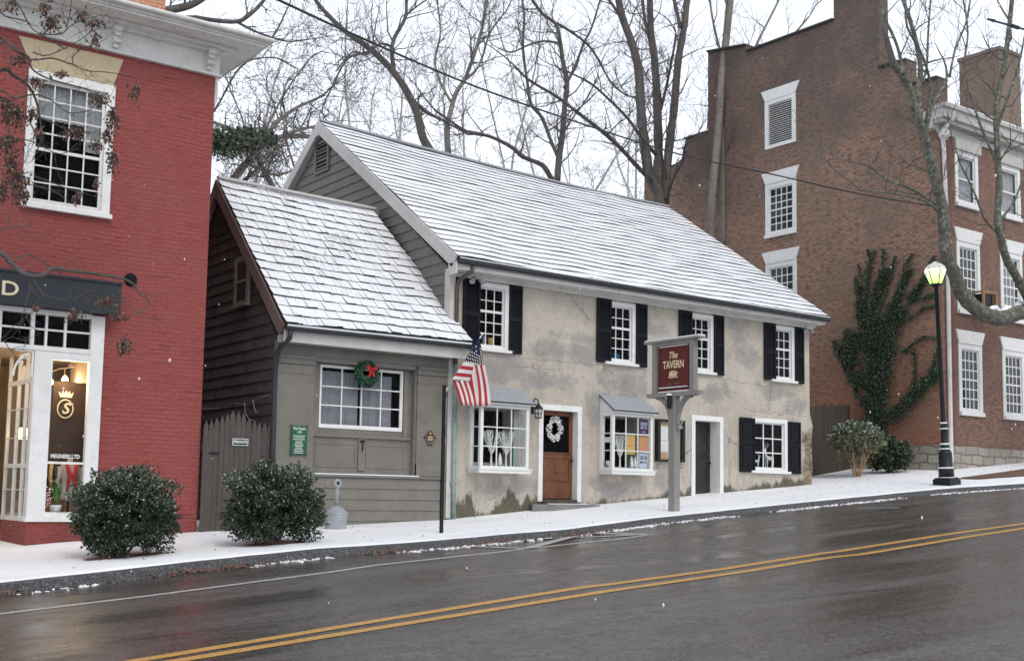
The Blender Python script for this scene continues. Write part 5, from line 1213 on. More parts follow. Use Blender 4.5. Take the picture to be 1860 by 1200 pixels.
# flag
t = thing('flag', 'stars and stripes flag hanging limp from a slanted white pole', 'flag', (13.75, 20.93, 2.15))
A = onY(809, 711, 20.9); B = onY(876, 607, 20.1)
m = MB(); m.tube([A, B], .014, 8); m.build('flagpole', MT['white'], t, smooth=True)
m = MB(); m.lathe(B+Vector((0,0,-.02)), [(0, 0), (.03, .015), (.032, .035), (.0, .06)], 10); m.build('finial', MT['white'], t, smooth=True)
m = MB(); m.tube([A+Vector((0, .1, 0)), A, A+(B-A)*.06], .03, 8); m.box(A.x-.05, A.x+.05, A.y+.06, A.y+.11, A.z-.09, A.z+.07); m.build('bracket', MT['white'], t)
def FP(px, py, dy=0.0):       # cloth hangs in a near vertical sheet below the pole
    tt = (py-607)/105.0; Y = 20.1+.35*min(1, max(0, tt))+dy
    return onY(px, py, Y)
def patch(mb, c00, c10, c11, c01, nu, nv, matf, wob=.02, ph=0, curve=None):
    b = len(mb.v)
    for j in range(nv+1):
        for i in range(nu+1):
            u, v = i/nu, j/nv
            px = (c00[0]*(1-u)+c10[0]*u)*(1-v)+(c01[0]*(1-u)+c11[0]*u)*v
            py = (c00[1]*(1-u)+c10[1]*u)*(1-v)+(c01[1]*(1-u)+c11[1]*u)*v
            if curve: px += curve*math.sin(v*math.pi)
            mb.v.append(tuple(FP(px, py, ph+wob*math.sin(u*9+v*2))))
    for j in range(nv):
        for i in range(nu):
            mb.f.append((b+j*(nu+1)+i, b+(j+1)*(nu+1)+i, b+(j+1)*(nu+1)+i+1, b+j*(nu+1)+i+1)); mb.mi.append(matf(i/nu, j/nv))
m = MB()
patch(m, (871, 612), (874, 630), (879, 663), (843, 657), 8, 10, lambda u, v: 2, .01)                      # blue canton
m.v += []; 
patch(m, (843, 657), (862, 660), (853, 692), (821, 689), 6, 15, lambda u, v: [1, 0, 1, 0, 1][min(4, int(v*5))], .012, -.05)   # turned back fold, stripes across
nst = 10
patch(m, (858, 664), (880, 662), (892, 737), (864, 737), 5, 8, lambda u, v: [1, 0, 1, 0, 1, 0][min(4, int(u*5))] if u < .98 else 0, .012, -.005, 2)
patch(m, (822, 690), (854, 690), (866, 737), (837, 735), 28, 6, lambda u, v: [0, 1, 0, 1, 0, 1, 0][min(6, int(u*7))], .014, -.03, 1.5)
patch(m, (853, 690), (860, 664), (868, 737), (864, 737), 4, 6, lambda u, v: [0, 1][min(1, int(u*2))], .0, -.02)
cl = m.build('flag_cloth', [MT['fred'], MT['fwhite'], MT['fblue']], t, smooth=True)
md = cl.modifiers.new('thickness', 'SOLIDIFY'); md.thickness = .006
m = MB(); rr = random.Random(2)
for r_ in range(8):
    for k in range(1+r_//1):
        if r_ < 1: continue
        v = (r_+.5)/8; u = (k+.5)/(r_+1); 
        px = (871*(1-v)+843*v)+( (874-871)*(1-v)+(879-843)*v)*u; py = 612+(657-612)*v*1.0+u*((630-612)*(1-v)+(663-657)*v)+1
        c = FP(px, py, -.035); P = []
        for q in range(10):
            rad = .024 if q % 2 == 0 else .010; w = math.pi/2+q*math.pi/5; P.append(c+Vector((math.cos(w)*rad, 0, math.sin(w)*rad)))
        if (r_+k) % 2 == 0 or r_ > 3: m.prism(P, (0, .004, 0))
m.build('stars', MT['fwhite'], cl)

# wreaths
def needle_ring(name, c, F, R_, r_, n, mats, seed, size=.05):
    rr = random.Random(seed); m = MB(); m2 = MB()
    for i in range(n):
        a = rr.uniform(0, 6.283); b = rr.uniform(0, 6.283); q = r_*rr.random()**.5
        ctr = c+F.U*(math.cos(a)*(R_+q*math.cos(b)))+Vector((0,0,1))*(math.sin(a)*(R_+q*math.cos(b)))+F.N*(q*math.sin(b)*.8)
        d = (F.U*rr.uniform(-1, 1)+Vector((0,0,1))*rr.uniform(-1, 1)+F.N*rr.uniform(-.3, 1)).normalized()*size*rr.uniform(.6, 1.2)
        e = d.cross(F.N+Vector((.1,.2,.3))).normalized()*size*.16*rr.uniform(.8, 2.2)
        (m if rr.random() < .8 else m2).add([ctr-d*.5, ctr+e, ctr+d*.5, ctr-e], [(0,1,2,3)])
    o = m.build(name, mats[0], loc=c); m2.build('pale_tips', mats[1], o); return o
MT['fir'] = paint('fir_sprig', (.018, .07, .03), .6, .4, 9); MT['fir2'] = paint('fir_sprig_light', (.07, .16, .09), .6, .4, 9)
c = FRONT.p(12.02, .03, 2.40); wr = needle_ring('wreath', c, FRONT, .20, .085, 1500, [MT['fir'], MT['fir2']], 3, .07)
tag(wr, 'green fir wreath with a red bow hanging over the wide annex window', 'wreath')
m = MB(); cc = c+Vector((.05, -.11, .09))
for s in (-1, 1): m.prism([cc, cc+Vector((s*.11, -.02, .09)), cc+Vector((s*.13, .0, .02)), cc+Vector((s*.08, .0, -.03))], (0, -.02, 0)); m.prism([cc, cc+Vector((s*.03+.0, 0, -.16)), cc+Vector((s*.075, 0, -.14)), cc+Vector((s*.03, 0, 0))], (0, -.012, 0))
m.lathe(cc+Vector((0, -.03, -.02)), [(0, 0), (.025, .015), (0, .04)], 8); m.build('bow', MT['red'], wr)
c = FRONT.p(17.02, -.11, 1.52); rr = random.Random(6); m = MB()
for i in range(230):
    a = rr.uniform(0, 6.283); q = .19+rr.uniform(-.065, .065); ctr = c+Vector((math.cos(a)*q*.92, rr.uniform(-.05, .0), math.sin(a)*q*1.12+.0)); s = rr.uniform(.018, .040)
    d = Vector((rr.uniform(-1, 1), rr.uniform(-1, .1), rr.uniform(-1, 1))).normalized(); e = d.orthogonal().normalized(); f = d.cross(e)
    m.add([ctr-e*s, ctr-f*s, ctr+e*s, ctr+f*s, ctr+d*s*.5], [(0,1,4), (1,2,4), (2,3,4), (3,0,4)])
tag(m.build('wreath', MT['paper'], loc=c), 'white paper flower wreath on the glass of the oak brown door', 'wreath')

# wall lantern between first bay window and the oak door
t = thing('wall_lantern', 'black caged wall lantern on a curled bracket left of the oak brown door', 'lantern', (16.30, 20.8, 1.8))
c = Vector((16.30, 20.78, 1.72))
m = MB(); m.lathe(c, [(.0, -.02), (.07, -.01), (.075, .0)], 8); m.build('base', MT['black'], t); m = MB(); m.lathe(c, [(.105, .20), (.10, .22), (.05, .28), (.03, .32), (0, .33)], 8); m.build('cap', MT['black'], t)
m = MB()
for k in range(8): w = k*math.pi/4; m.tube([c+Vector((.072*math.cos(w), .072*math.sin(w), 0)), c+Vector((.098*math.cos(w), .098*math.sin(w), .2))], .007, 4)
for z, r in ((.0, .074), (.1, .086), (.2, .1)): m.tube([c+Vector((r*math.cos(w), r*math.sin(w), z)) for w in [i*math.pi/4 for i in range(9)]], .007, 4)
m.build('cage', MT['black'], t)
m = MB(); m.lathe(c, [(.05, .01), (.065, .19)], 10); m.build('lantern_glass', MT['glass'], t)
m = MB(); m.tube([c+Vector((0, 0, .32)), c+Vector((0, .02, .40)), c+Vector((0, .12, .44)), c+Vector((0, .20, .36)), c+Vector((0, .215, .2))], .014, 6); m.box(c.x-.04, c.x+.04, 20.985, 21.0, c.z+.1, c.z+.34); m.build('bracket', MT['black'], t)

# floodlights under the eaves
def flood(x, z, label):
    t = thing('floodlight', label, 'floodlight', (x, 20.95, z))
    m = MB(); m.lathe((x, 20.94, z), [(0, 0), (.055, 0), (.055, .03), (0, .03)], 10, ax=(Vector((1,0,0)), Vector((0,0,1)), Vector((0,-1,0)))); m.tube([(x-.07, 20.86, z-.02), (x, 20.90, z+.02), (x+.08, 20.86, z-.02)], .014, 5); m.build('mount', MT['galv'], t)
    for s in (-1, 1):
        d = Vector((s*.45, -.6, -.65)).normalized(); a = d.orthogonal().normalized(); b = d.cross(a); c = Vector((x+s*.09, 20.84, z-.03))
        m = MB(); m.lathe(c, [(.0, -.03), (.03, -.02), (.035, .05), (.065, .12), (.06, .12), (.0, .10)], 12, ax=(a, b, d)); m.build('lamp_head', MT['galv'], t, smooth=True)
flood(14.58, 4.66, 'twin metal floodlight above the first left shutter'); flood(25.55, 4.62, 'twin metal floodlight under the right end of the eaves')

# plaques, menu case
m = MB(); P = [(10.37, .71), (10.69, .71), (10.70, .73), (10.70, 1.24), (10.68, 1.265), (10.38, 1.265), (10.36, 1.24), (10.36, .73)]
m.prism([(a, 20.932, b) for a, b in P], (0, -.018, 0)); pl = tag(m.build('plaque', MT['plaque'], loc=(10.53, 20.93, 1.0)), 'green plaque with white writing on the left pilaster of the annex', 'plaque')
text(pl, 'The Tavern', .068, (10.53, 20.913, 1.215), (1,0,0), (0,0,1), MT['letter_white'], ext=.001, bold=.0015, sx=.85)
text(pl, '1779', .050, (10.53, 20.913, 1.145), (1,0,0), (0,0,1), MT['letter_white'], ext=.001, bold=.0015)
m = MB(); rr = random.Random(1)
for i, (w, z) in enumerate([(.27, 1.08), (.24, 1.045), (.27, 1.008), (.16, .968), (.15, .938), (.21, .905), (.17, .875), (.14, .845), (.20, .812), (.20, .780), (.21, .748)]):
    x = 10.53-w/2
    while x < 10.53+w/2-.01:
        l = min(rr.uniform(.015, .05), 10.53+w/2-x); m.box(x, x+l-.006, 20.9115, 20.914, z-.006, z+.006); x += l
m.build('fine_text', MT['letter_white'], pl)
m = MB()
for a in (10.355, 10.705):
    for b in (.70, 1.28):
        m = MB(); m.lathe((a, 20.94, b), [(0, 0), (.012, 0), (.012, .03), (0, .03)], 6, ax=(Vector((1,0,0)), Vector((0,0,1)), Vector((0,-1,0)))); m.build('screw', MT['black'], pl)
P = [(-.09, -.10), (.09, -.10), (.10, -.09), (.10, .05), (.07, .06), (.05, .11), (.02, .13), (-.02, .13), (-.05, .11), (-.07, .06), (-.10, .05), (-.10, -.09)]
m = MB(); m.prism([(13.56+a*1.1, 20.945, 1.18+b*1.1) for a, b in P], (0, -.012, 0)); pl = tag(m.build('crest_plaque', MT['rake'], loc=(13.56, 20.94, 1.18)), 'small shaped brown and copper plaque on the right pilaster of the annex', 'plaque')
m = MB(); m.prism([(13.56+a*.92, 20.933, 1.18+b*.92) for a, b in P], (0, -.004, 0)); m.box(13.41, 13.45, 20.935, 20.95, 1.15, 1.19); m.box(13.67, 13.71, 20.935, 20.95, 1.15, 1.19); m.box(13.5, 13.62, 20.93, 20.95, 1.01, 1.035); m.build('dark_field', MT['brown_post'], pl)
m = MB(); m.lathe((13.56, 20.929, 1.255), [(0, 0), (.025, 0), (.025, .004), (0, .004)], 10, ax=(Vector((1,0,0)), Vector((0,0,1)), Vector((0,-1,0)))); m.box(13.50, 13.62, 20.925, 20.929, 1.16, 1.20); m.box(13.49, 13.63, 20.925, 20.929, 1.11, 1.145); m.build('raised_band', MT['cork'], pl)
t = thing('menu_case', 'black glazed notice case with white papers pinned on tan backing, behind the sign post', 'notice case', (20.5, 20.95, .9))
m = MB(); FRONT.box(m, 20.05, 20.14, 0, .12, .88, 1.90); FRONT.box(m, 20.88, 20.97, 0, .12, .88, 1.90); FRONT.box(m, 20.14, 20.88, 0, .118, 1.85, 1.90); FRONT.box(m, 20.14, 20.88, 0, .118, .88, .93); m.build('case', MT['black'], t)
m = MB(); FRONT.box(m, 20.14, 20.88, 0, .03, .93, 1.85); m.build('backing', MT['cork'], t)
m = MB(); FRONT.box(m, 20.16, 20.46, .031, .034, 1.40, 1.74); FRONT.box(m, 20.48, 20.70, .031, .034, 1.40, 1.74); FRONT.box(m, 20.16, 20.70, .031, .034, 1.12, 1.385); FRONT.box(m, 20.46, 20.84, .035, .038, 1.0, 1.30); m.build('paper', MT['paper'], t)
m = MB(); FRONT.box(m, 20.14, 20.88, .085, .088, .93, 1.85); m.build('pane', MT['glass'], t)

# ash receptacle
x0, y0_ = 11.0, 20.2; z0_ = gz(x0, y0_)
t = thing('ash_receptacle', 'grey plastic smokers post with a ring top and domed bucket base', 'ash bin', (x0, y0_, z0_))
m = MB(); m.lathe((x0, y0_, z0_), [(.19, -.02), (.20, .02), (.215, .27), (.225, .275), (.22, .31), (.12, .39), (.055, .43)], 22); m.build('base', MT['galv'], t, smooth=False)
m = MB(); m.lathe((x0, y0_, z0_), [(.045, .42), (.04, .75), (.04, .78)], 14); m.build('stem', MT['galv'], t, smooth=True)
m = MB(); m.tube([(x0, y0_, z0_+.74), (x0, y0_, z0_+.85)], .05, 12)
m.tube([(x0+.055*math.cos(a), y0_-.02, z0_+.86+.055*math.sin(a)) for a in [i*math.pi/10 for i in range(21)]], .032, 10); m.build('ring_head', MT['galv'], t, smooth=True)
m = MB(); m.lathe((x0, y0_-.04, z0_+.86), [(0, 0), (.03, 0), (.03, .012), (0, .012)], 12, ax=(Vector((1,0,0)), Vector((0,0,1)), Vector((0,-1,0)))); m.build('opening', MT['black'], t)
m = MB(); m.lathe((x0, y0_, z0_), [(.215, .318), (.12, .40), (.05, .435)], 22); m.build('snow_cap', MT['thinsnow'], t)

# things in the bay windows
def coral(x, y, z, h, seed, label):
    rr = random.Random(seed); m = MB()
    m.tube([(x, y, z), (x, y, z+h*.35)], [.03, .012], 6)
    for i in range(40):
        a = rr.uniform(-1.0, 1.0); b = rr.uniform(-.5, .5); p = Vector((x+a*.01, y, z+h*.3)); pts = [p]; d = Vector((a*.45, b*.3, 1)).normalized()
        for k in range(4): d = (d+Vector((rr.uniform(-.3, .3), rr.uniform(-.2, .2), rr.uniform(-.05, .2)))).normalized(); p = p+d*h*.17; pts.append(p)
        m.tube(pts, [.0075, .007, .006, .005, .003], 3)
    tag(m.build('branch_arrangement', MT['drift'], loc=(x, y, z)), label, 'branches', 'white twig sprays in the bay windows')
cX = lambda px: onY(px, 840, 20.74).x
coral(cX(892), 20.74, .62, .80, 1, 'left spray of white painted twigs in the first bay window')
coral(cX(920), 20.76, .62, .80, 2, 'right spray of white painted twigs in the first bay window')
coral(cX(1126), 20.74, .68, .80, 3, 'spray of white painted twigs in the second bay window')
def bottle(x, y, z, label):
    m = MB(); m.lathe((x, y, z), [(.0, 0), (.035, 0), (.045, .06), (.04, .16), (.015, .26), (0, .30)], 10); tag(m.build('figurine', MT['white'], loc=(x, y, z), smooth=True), label, 'figurine')
bottle(cX(906), 20.70, .62, 'small white pointed figure between the twig sprays, first bay window')
bottle(cX(1144), 20.68, .68, 'left white pointed figure in the second bay window'); bottle(cX(1151), 20.69, .68, 'right white pointed figure in the second bay window')
m = MB(); m.box(15.64, 15.79, 20.80, 20.82, .62, 1.85); tag(m.build('folded_screen', MT['galv'], loc=(15.6, 21.06, .62)), 'pale grey screen at the right side of the first bay window', 'screen')
m = MB(); m.box(15.56, 15.63, 20.80, 20.82, .62, 1.05); tag(m.build('green_panel', MT['plaque'], loc=(15.46, 21.04, .62)), 'dark green panel low in the first bay window', 'panel')
def poster(x0, x1, z0, z1, mat, label, lines, lm):
    m = MB(); y = 20.64; m.box(x0, x1, y, y+.006, z0, z1); p = tag(m.build('poster', mat, loc=((x0+x1)/2, y, z0)), label, 'poster', 'year posters in the second bay window')
    for (s, sz_, zz) in lines: text(p, s, sz_, ((x0+x1)/2, y-.003, z0+(z1-z0)*zz), (1,0,0), (0,0,1), lm, ext=.0008, bold=.002, sx=.95)
poster(19.21, 19.50, 1.50, 1.84, MT['purple'], 'dark purple poster marked 2020 in the top right pane of the second bay window', [('2020', .12, .66), ('BEST OF', .06, .40), ('2020', .04, .12)], MT['bluepaper'])
poster(19.21, 19.49, 1.10, 1.44, MT['orange'], 'orange poster marked 2019 in the right middle pane of the second bay window', [('2019', .12, .74), ('BEST OF', .06, .42)], MT['yellow'])
poster(19.21, 19.47, .70, 1.05, MT['bluepaper'], 'pale blue poster marked 2018 in the bottom right pane of the second bay window', [('2018', .12, .66), ('BEST OF', .06, .36)], MT['navy'])
poster(18.82, 19.08, 1.0, 1.46, MT['yellow'], 'yellow poster in the middle pane of the second bay window', [('2017', .10, .74), ('BEST OF', .055, .45)], MT['orange'])
m = MB(); m.box(18.335, 18.338, 20.68, 20.88, 1.26, 1.38); tag(m.build('card', MT['paper'], loc=(18.33, 20.78, 1.3)), 'white card in the left side pane of the second bay window', 'card')
for k, (y, z) in enumerate(((20.70, .72), (20.78, .78))):
    m = MB(); m.box(18.36, 18.42, y, y+.07, z-.04, z+.06); tag(m.build('card', MT['paper'], loc=(18.38, y, z)), ['small white box low in the left side pane, nearer the street', 'small white box low in the left side pane, nearer the wall'][k], 'box')
# things behind upper left sash
m = MB(); m.lathe((15.28, 21.22, 3.3), [(0, 0), (.06, 0), (.07, .12), (.05, .15), (0, .15)], 10); tag(m.build('yellow_jar', MT['yellow'], loc=(15.28, 21.22, 3.3)), 'yellow jar standing behind the first upper window', 'jar')
m = MB(); m.lathe((15.1, 21.22, 3.27), [(0, 0), (.05, 0), (.055, .16), (.02, .2), (0, .2)], 10); tag(m.build('pale_jar', MT['lace'], loc=(15.1, 21.22, 3.27)), 'pale jar standing behind the first upper window', 'jar')
m = MB(); m.lathe((18.95, 21.22, 3.27), [(0, 0), (.10, 0), (.12, .12), (.03, .16), (0, .16)], 10); tag(m.build('blue_bowl', paint('blue_glaze', (.02, .1, .25), .3, .1), loc=(18.95, 21.22, 3.27)), 'blue bowl behind the second upper window', 'bowl')
# deer figurines in the lower right window
def deer(x, y, z, s, flip, label):
    m = MB(); f = -1 if flip else 1
    m.tube([(x-.13*s*f, y, z+.26*s), (x, y, z+.27*s), (x+.13*s*f, y, z+.28*s)], [.05*s, .06*s, .065*s], 8)
    m.tube([(x+.13*s*f, y, z+.28*s), (x+.17*s*f, y, z+.42*s), (x+.18*s*f, y, z+.50*s)], [.05*s, .03*s, .028*s], 7)
    m.tube([(x+.16*s*f, y, z+.51*s), (x+.27*s*f, y, z+.48*s)], [.035*s, .014*s], 6)
    for q in (-1, 1):
        m.tube([(x+.16*s*f, y+q*.02*s, z+.52*s), (x+.12*s*f, y+q*.05*s, z+.60*s), (x+.15*s*f, y+q*.07*s, z+.70*s)], [.008*s, .007*s, .004*s], 4); m.tube([(x+.12*s*f, y+q*.05*s, z+.60*s), (x+.06*s*f, y+q*.06*s, z+.66*s)], [.006*s, .004*s], 4)
        for lx in (-.12, .12): m.tube([(x+lx*s*f, y+q*.03*s, z+.25*s), (x+(lx-.012)*s*f, y+q*.03*s, z+.12*s), (x+lx*s*f, y+q*.03*s, z)], [.024*s, .014*s, .011*s], 6)
    m.tube([(x-.14*s*f, y, z+.29*s), (x-.17*s*f, y, z+.24*s)], [.015*s, .006*s], 5)
    tag(m.build('deer_figurine', MT['white'], loc=(x, y, z), smooth=True), label, 'figurine', 'white deer figurines')
deer(24.42, 21.22, .84, .95, True, 'larger white deer figurine facing left in the lower right window')
deer(23.93, 21.24, .84, .62, False, 'smaller white reindeer figurine at the left in the lower right window')
m = MB(); m.box(23.7, 24.8, 21.14, 21.34, .78, .835); tag(m.build('window_shelf', MT['white'], loc=(24.2, 21.2, .8)), 'white shelf carrying the deer figurines inside the lower right window', 'shelf')

# cables
def cable(pts, r, label, nm='overhead_cable', ext=None):
    P = [onY(x, y, Y) for x, y, Y in pts]
    if ext: P = [P[0]+(P[0]-P[1])*ext[0]]+P+[P[-1]+(P[-1]-P[-2])*ext[1]]
    Q = []
    for i in range(len(P)-1):
        p0 = P[max(i-1, 0)]; p1 = P[i]; p2 = P[i+1]; p3 = P[min(i+2, len(P)-1)]
        for k in range(6):
            t_ = k/6; Q.append(.5*((2*p1)+(-p0+p2)*t_+(2*p0-5*p1+4*p2-p3)*t_*t_+(-p0+3*p1-3*p2+p3)*t_**3))
    Q.append(P[-1]); m = MB(); m.tube(Q, r, 6); return tag(m.build(nm, MT['wire'], loc=P[0]), label, 'cable')
cable([(505, 0, 14), (640, 62, 15), (860, 156, 17), (1060, 226, 19), (1240, 282, 20), (1400, 316, 20.4), (1560, 352, 20.7), (1705, 376, 20.9)], .018, 'long black cable sagging across the sky from upper left to the tall brick building', ext=(1.2, 0))
c_ = cable([(1797, 36, 12), (1840, 48, 12), (1862, 54, 12)], .020, 'short black cable end with a splice at the top right', ext=(0, 3))
m = MB(); a, b = onY(1797, 36, 12), onY(1806, 38, 12); m.tube([a, b], [.02, .03], 6); m.build('cable_end', MT['wire'], c_); m = MB(); a, b = onY(1838, 47, 12), onY(1850, 51, 12); m.tube([a, b], .038, 6); m.build('splice', MT['wire'], c_)
# ------------------------------------------------------------------ trees and shrubs
def grow(mb, p, d, L_, r, lvl, rr, up=.12, wig=.28, nseg=4, sides=3, kids=(2, 4), spread=.75, rmin=.005, ratio=.62):
    pts = [p.copy()]; rad = [r]; dirs = []
    for k in range(nseg):
        d = (d+Vector((rr.gauss(0, wig), rr.gauss(0, wig), rr.gauss(0, wig)+up))).normalized()
        p = p+d*(L_/nseg); pts.append(p.copy()); dirs.append(d.copy()); rad.append(max(rmin, r*(1-.72*(k+1)/nseg)))
    mb.tube(pts, rad, sides, cap=False)
    if lvl > 0:
        n = rr.randint(*kids)
        for i in range(n+1):
            k = rr.randint(1, nseg) if i < n else nseg
            dd = dirs[k-1]; s = spread if i < n else .3
            q = Vector((rr.gauss(0, 1), rr.gauss(0, 1), rr.gauss(0, 1)+.2)); q = (q-dd*q.dot(dd)); q = q.normalized() if q.length > 1e-3 else dd.orthogonal()
            grow(mb, pts[k], (dd+q*s*rr.uniform(.6, 1.3)).normalized(), L_*ratio*rr.uniform(.7, 1.2), max(rmin, rad[k]*.72), lvl-1, rr, up, wig, max(3, nseg-1), 3, kids, spread, rmin, ratio)
def smoothline(P):
    Q = []
    for i in range(len(P)-1):
        p0, p1, p2, p3 = P[max(i-1, 0)], P[i], P[i+1], P[min(i+2, len(P)-1)]
        for k in range(4):
            t = k/4; Q.append(.5*((2*p1)+(-p0+p2)*t+(2*p0-5*p1+4*p2-p3)*t*t+(-p0+3*p1-3*p2+p3)*t**3))
    Q.append(P[-1]); return Q
def photo_tree(name, label, Y, limbs, bark, twig, seed, dens=1.1, tl=1.5, lvl=3, jit=.9, ground=None, group=None, cat='bare tree', up=.12, rmin=.006, wig=.26, kids=(1, 3), start=.15, sides=8, snow=None):
    group = group or ('street trees' if name == 'street_tree' else GB)
    """limbs: (list of (px, py) seen along the limb, width in px at start, at end, depth drift)"""
    rr = random.Random(seed); first = onY(*limbs[0][0][0], Y)
    gz_ = ground if ground is not None else g(min(first.x, 60))+.02*(Y-21)
    t = thing(name, label, cat, (first.x, first.y, gz_), group)
    mt = MB(); mw = MB()
    seen = []
    for li, (pl, w0, w1, dr) in enumerate(limbs):
        n = len(pl); P = []; Y0 = Y
        if seen: Y0 = min(seen, key=lambda s: (s[0]-pl[0][0])**2+(s[1]-pl[0][1])**2)[2]      # a branch leaves the limb it grows on
        for i, (x, y) in enumerate(pl):
            P.append(onY(x, y, Y0+dr*i/(n-1)))
            if i:
                for k_ in range(6): f_ = k_/6; seen.append((pl[i-1][0]*(1-f_)+x*f_, pl[i-1][1]*(1-f_)+y*f_, Y0+dr*(i-1+f_)/(n-1)))
        Q = smoothline(P)
        if li == 0 and ground is not False: Q = [Vector((Q[0].x+(Q[0].x-Q[2].x)*.5, Q[0].y, gz_-.2))]+Q
        dep = depthof(P[-1]); k = len(Q)
        rad = [(w0+(w1-w0)*i/(k-1))/2*dep/FPX for i in range(k)]
        rad = [r_*(1+.16*noise.noise(Vector((i_*.9, li*5, seed)))) for i_, r_ in enumerate(rad)]
        mt.tube(Q, rad, sides)
        tot = 0; nxt = 0
        for i in range(1, k):
            seg = (Q[i]-Q[i-1]).length; tot += seg
            frac = i/(k-1)
            if (li == 0 and frac < start+.25) or frac < start*.5: continue
            while nxt < tot:
                nxt = max(nxt, tot-seg)+rr.uniform(.5, 1.1)*dens*.58
                d = (Q[i]-Q[i-1]).normalized(); q = Vector((rr.gauss(0, 1), rr.gauss(0, 1), rr.gauss(0, 1)+.3)); q = (q-d*q.dot(d)).normalized()
                grow(mw, Q[i], (d*.6+q).normalized(), tl*rr.uniform(.5, 1.3), min(rad[i]*.55, .035), lvl-1, rr, up, wig, 4, 4, kids, rmin=rmin)
        grow(mw, Q[-1], (Q[-1]-Q[-2]).normalized(), tl*1.3, rad[-1], lvl, rr, up, wig, 4, 4, kids, rmin=rmin)
    tr_ = mt.build('trunk', MT[bark], t, smooth=True); mw.build('crown', MT[twig], t)
    if snow:
        ms = MB()
        for pl, w in snow:
            P = smoothline([onY(x, y, Y-.02) for x, y in pl]); k = len(P); ms.tube([q+Vector((0, -.03, w*.012*math.sin(i*1.7))) for i, q in enumerate(P)], [w*depthof(P[0])/FPX*(.15+.85*math.sin(math.pi*(i+.5)/k))*(.75+.4*rr.random()) for i in range(k)], 8)
        ms.build('snow_on_limb', MT['snowcap'], tr_, smooth=True)
    return t
GB = 'bare trees behind the houses'
photo_tree('bare_tree', 'dark forked bare tree, its left limb reaching up over the tavern gable peak', 35, [
    ([(785, 280), (768, 250), (757, 205), (735, 160), (712, 128), (690, 105), (660, 80), (628, 58), (596, 28), (570, -5), (550, -60)], 17, 6, 2),
    ([(716, 132), (712, 95), (716, 70), (735, 35), (738, 5), (734, -40)], 8, 5, 2), ([(712, 85), (690, 80), (665, 100), (640, 95), (610, 130)], 6, 2, -2),
    ([(676, 93), (640, 102), (622, 120), (600, 165), (585, 200), (596, 222)], 5, 2, -3), ([(745, 180), (775, 205), (810, 222), (850, 245)], 6, 3, 2), ([(735, 30), (760, 10), (790, -10)], 4, 2, 1)], 'bark', 'twig', 21, 1.1, 1.7)
photo_tree('bare_tree', 'slender grey bare tree with a wavy trunk right of the dark forked one', 37, [
    ([(815, 285), (812, 235), (818, 205), (828, 170), (846, 140), (866, 85), (880, 30), (884, -30)], 11, 5, 1),
    ([(822, 190), (800, 150), (790, 110), (800, 60), (795, 10)], 5, 3, 2), ([(840, 150), (870, 120), (890, 60), (920, 20)], 5, 3, -1), ([(815, 222), (780, 205), (745, 175)], 5, 3, -2)], 'bark_grey', 'twig', 22, 1.0, 1.6)
photo_tree('bare_tree', 'bare tree with a long dark limb sweeping left just above the snowy ridge', 33, [
    ([(1008, 335), (1000, 322), (985, 300), (950, 285), (930, 268), (890, 248), (850, 240), (815, 218), (790, 200)], 12, 4, -1),
    ([(1012, 330), (1015, 290), (1022, 240), (1026, 190), (1030, 150), (1022, 110), (1018, 80), (1010, 45), (985, 25), (960, -10)], 12, 5, 1),
    ([(1025, 160), (1045, 120), (1060, 80), (1075, 50), (1090, 0)], 6, 3, 1), ([(1020, 80), (990, 75), (960, 82), (930, 95), (905, 88)], 5, 2, -1),
    ([(1017, 292), (1003, 262), (985, 215), (965, 190), (958, 150), (950, 90), (952, 30), (945, -20)], 7, 4, 1), ([(1018, 250), (1040, 215), (1065, 180), (1085, 140)], 4, 2, 2), ([(1010, 42), (1040, 60), (1075, 90), (1110, 150), (1140, 175)], 5, 3, 0)], 'bark', 'twig', 23, 1.05, 1.6)
photo_tree('bare_tree', 'tall many stemmed bare tree just left of the tall brick building', 31, [
    ([(1200, 385), (1196, 350), (1180, 320), (1172, 270), (1164, 200), (1160, 130), (1148, 80), (1130, 30), (1118, -30)], 22, 12, 1),
    ([(1200, 375), (1197, 300), (1194, 200), (1190, 120), (1182, 50), (1180, -30)], 18, 10, 2), ([(1207, 375), (1214, 280), (1224, 200), (1232, 110), (1244, 40), (1250, -30)], 16, 11, 0),
    ([(1190, 335), (1160, 305), (1120, 262), (1085, 232), (1050, 205), (1010, 175), (960, 145), (935, 120)], 10, 4, -2), ([(1200, 200), (1212, 150), (1222, 100), (1228, 60)], 6, 3, -1), ([(1190, 280), (1165, 250), (1140, 215), (1100, 175), (1070, 150), (1030, 130)], 7, 3, -2),
    ([(1160, 120), (1140, 60), (1120, 20), (1090, -20)], 7, 5, 2), ([(1236, 50), (1225, 0), (1222, -40)], 7, 5, 1), ([(1208, 370), (1220, 330), (1240, 290), (1246, 262), (1275, 245)], 8, 3, -3), ([(1188, 100), (1172, 40), (1165, -20)], 7, 5, 1)], 'bark', 'twig', 24, 1.25, 1.5)
photo_tree('bare_tree', 'pair of straight grey trunks before the left edge of the tall brick building', 30, [
    ([(1290, 440), (1293, 360), (1300, 290), (1306, 220), (1310, 150), (1318, 80), (1326, 0), (1330, -50)], 15, 13, 0),
    ([(1311, 445), (1313, 360), (1314, 300), (1314, 240), (1322, 200)], 14, 8, 0), ([(1322, 245), (1345, 200), (1365, 150), (1400, 110), (1440, 65), (1470, 30)], 8, 3, -2),
    ([(1320, 130), (1302, 70), (1292, 20), (1288, -20)], 5, 3, 2), ([(1312, 200), (1340, 170), (1375, 80), (1400, 30), (1420, -10)], 6, 3, -1)], 'bark_grey', 'twig', 25, 2.0, 1.3, 3)
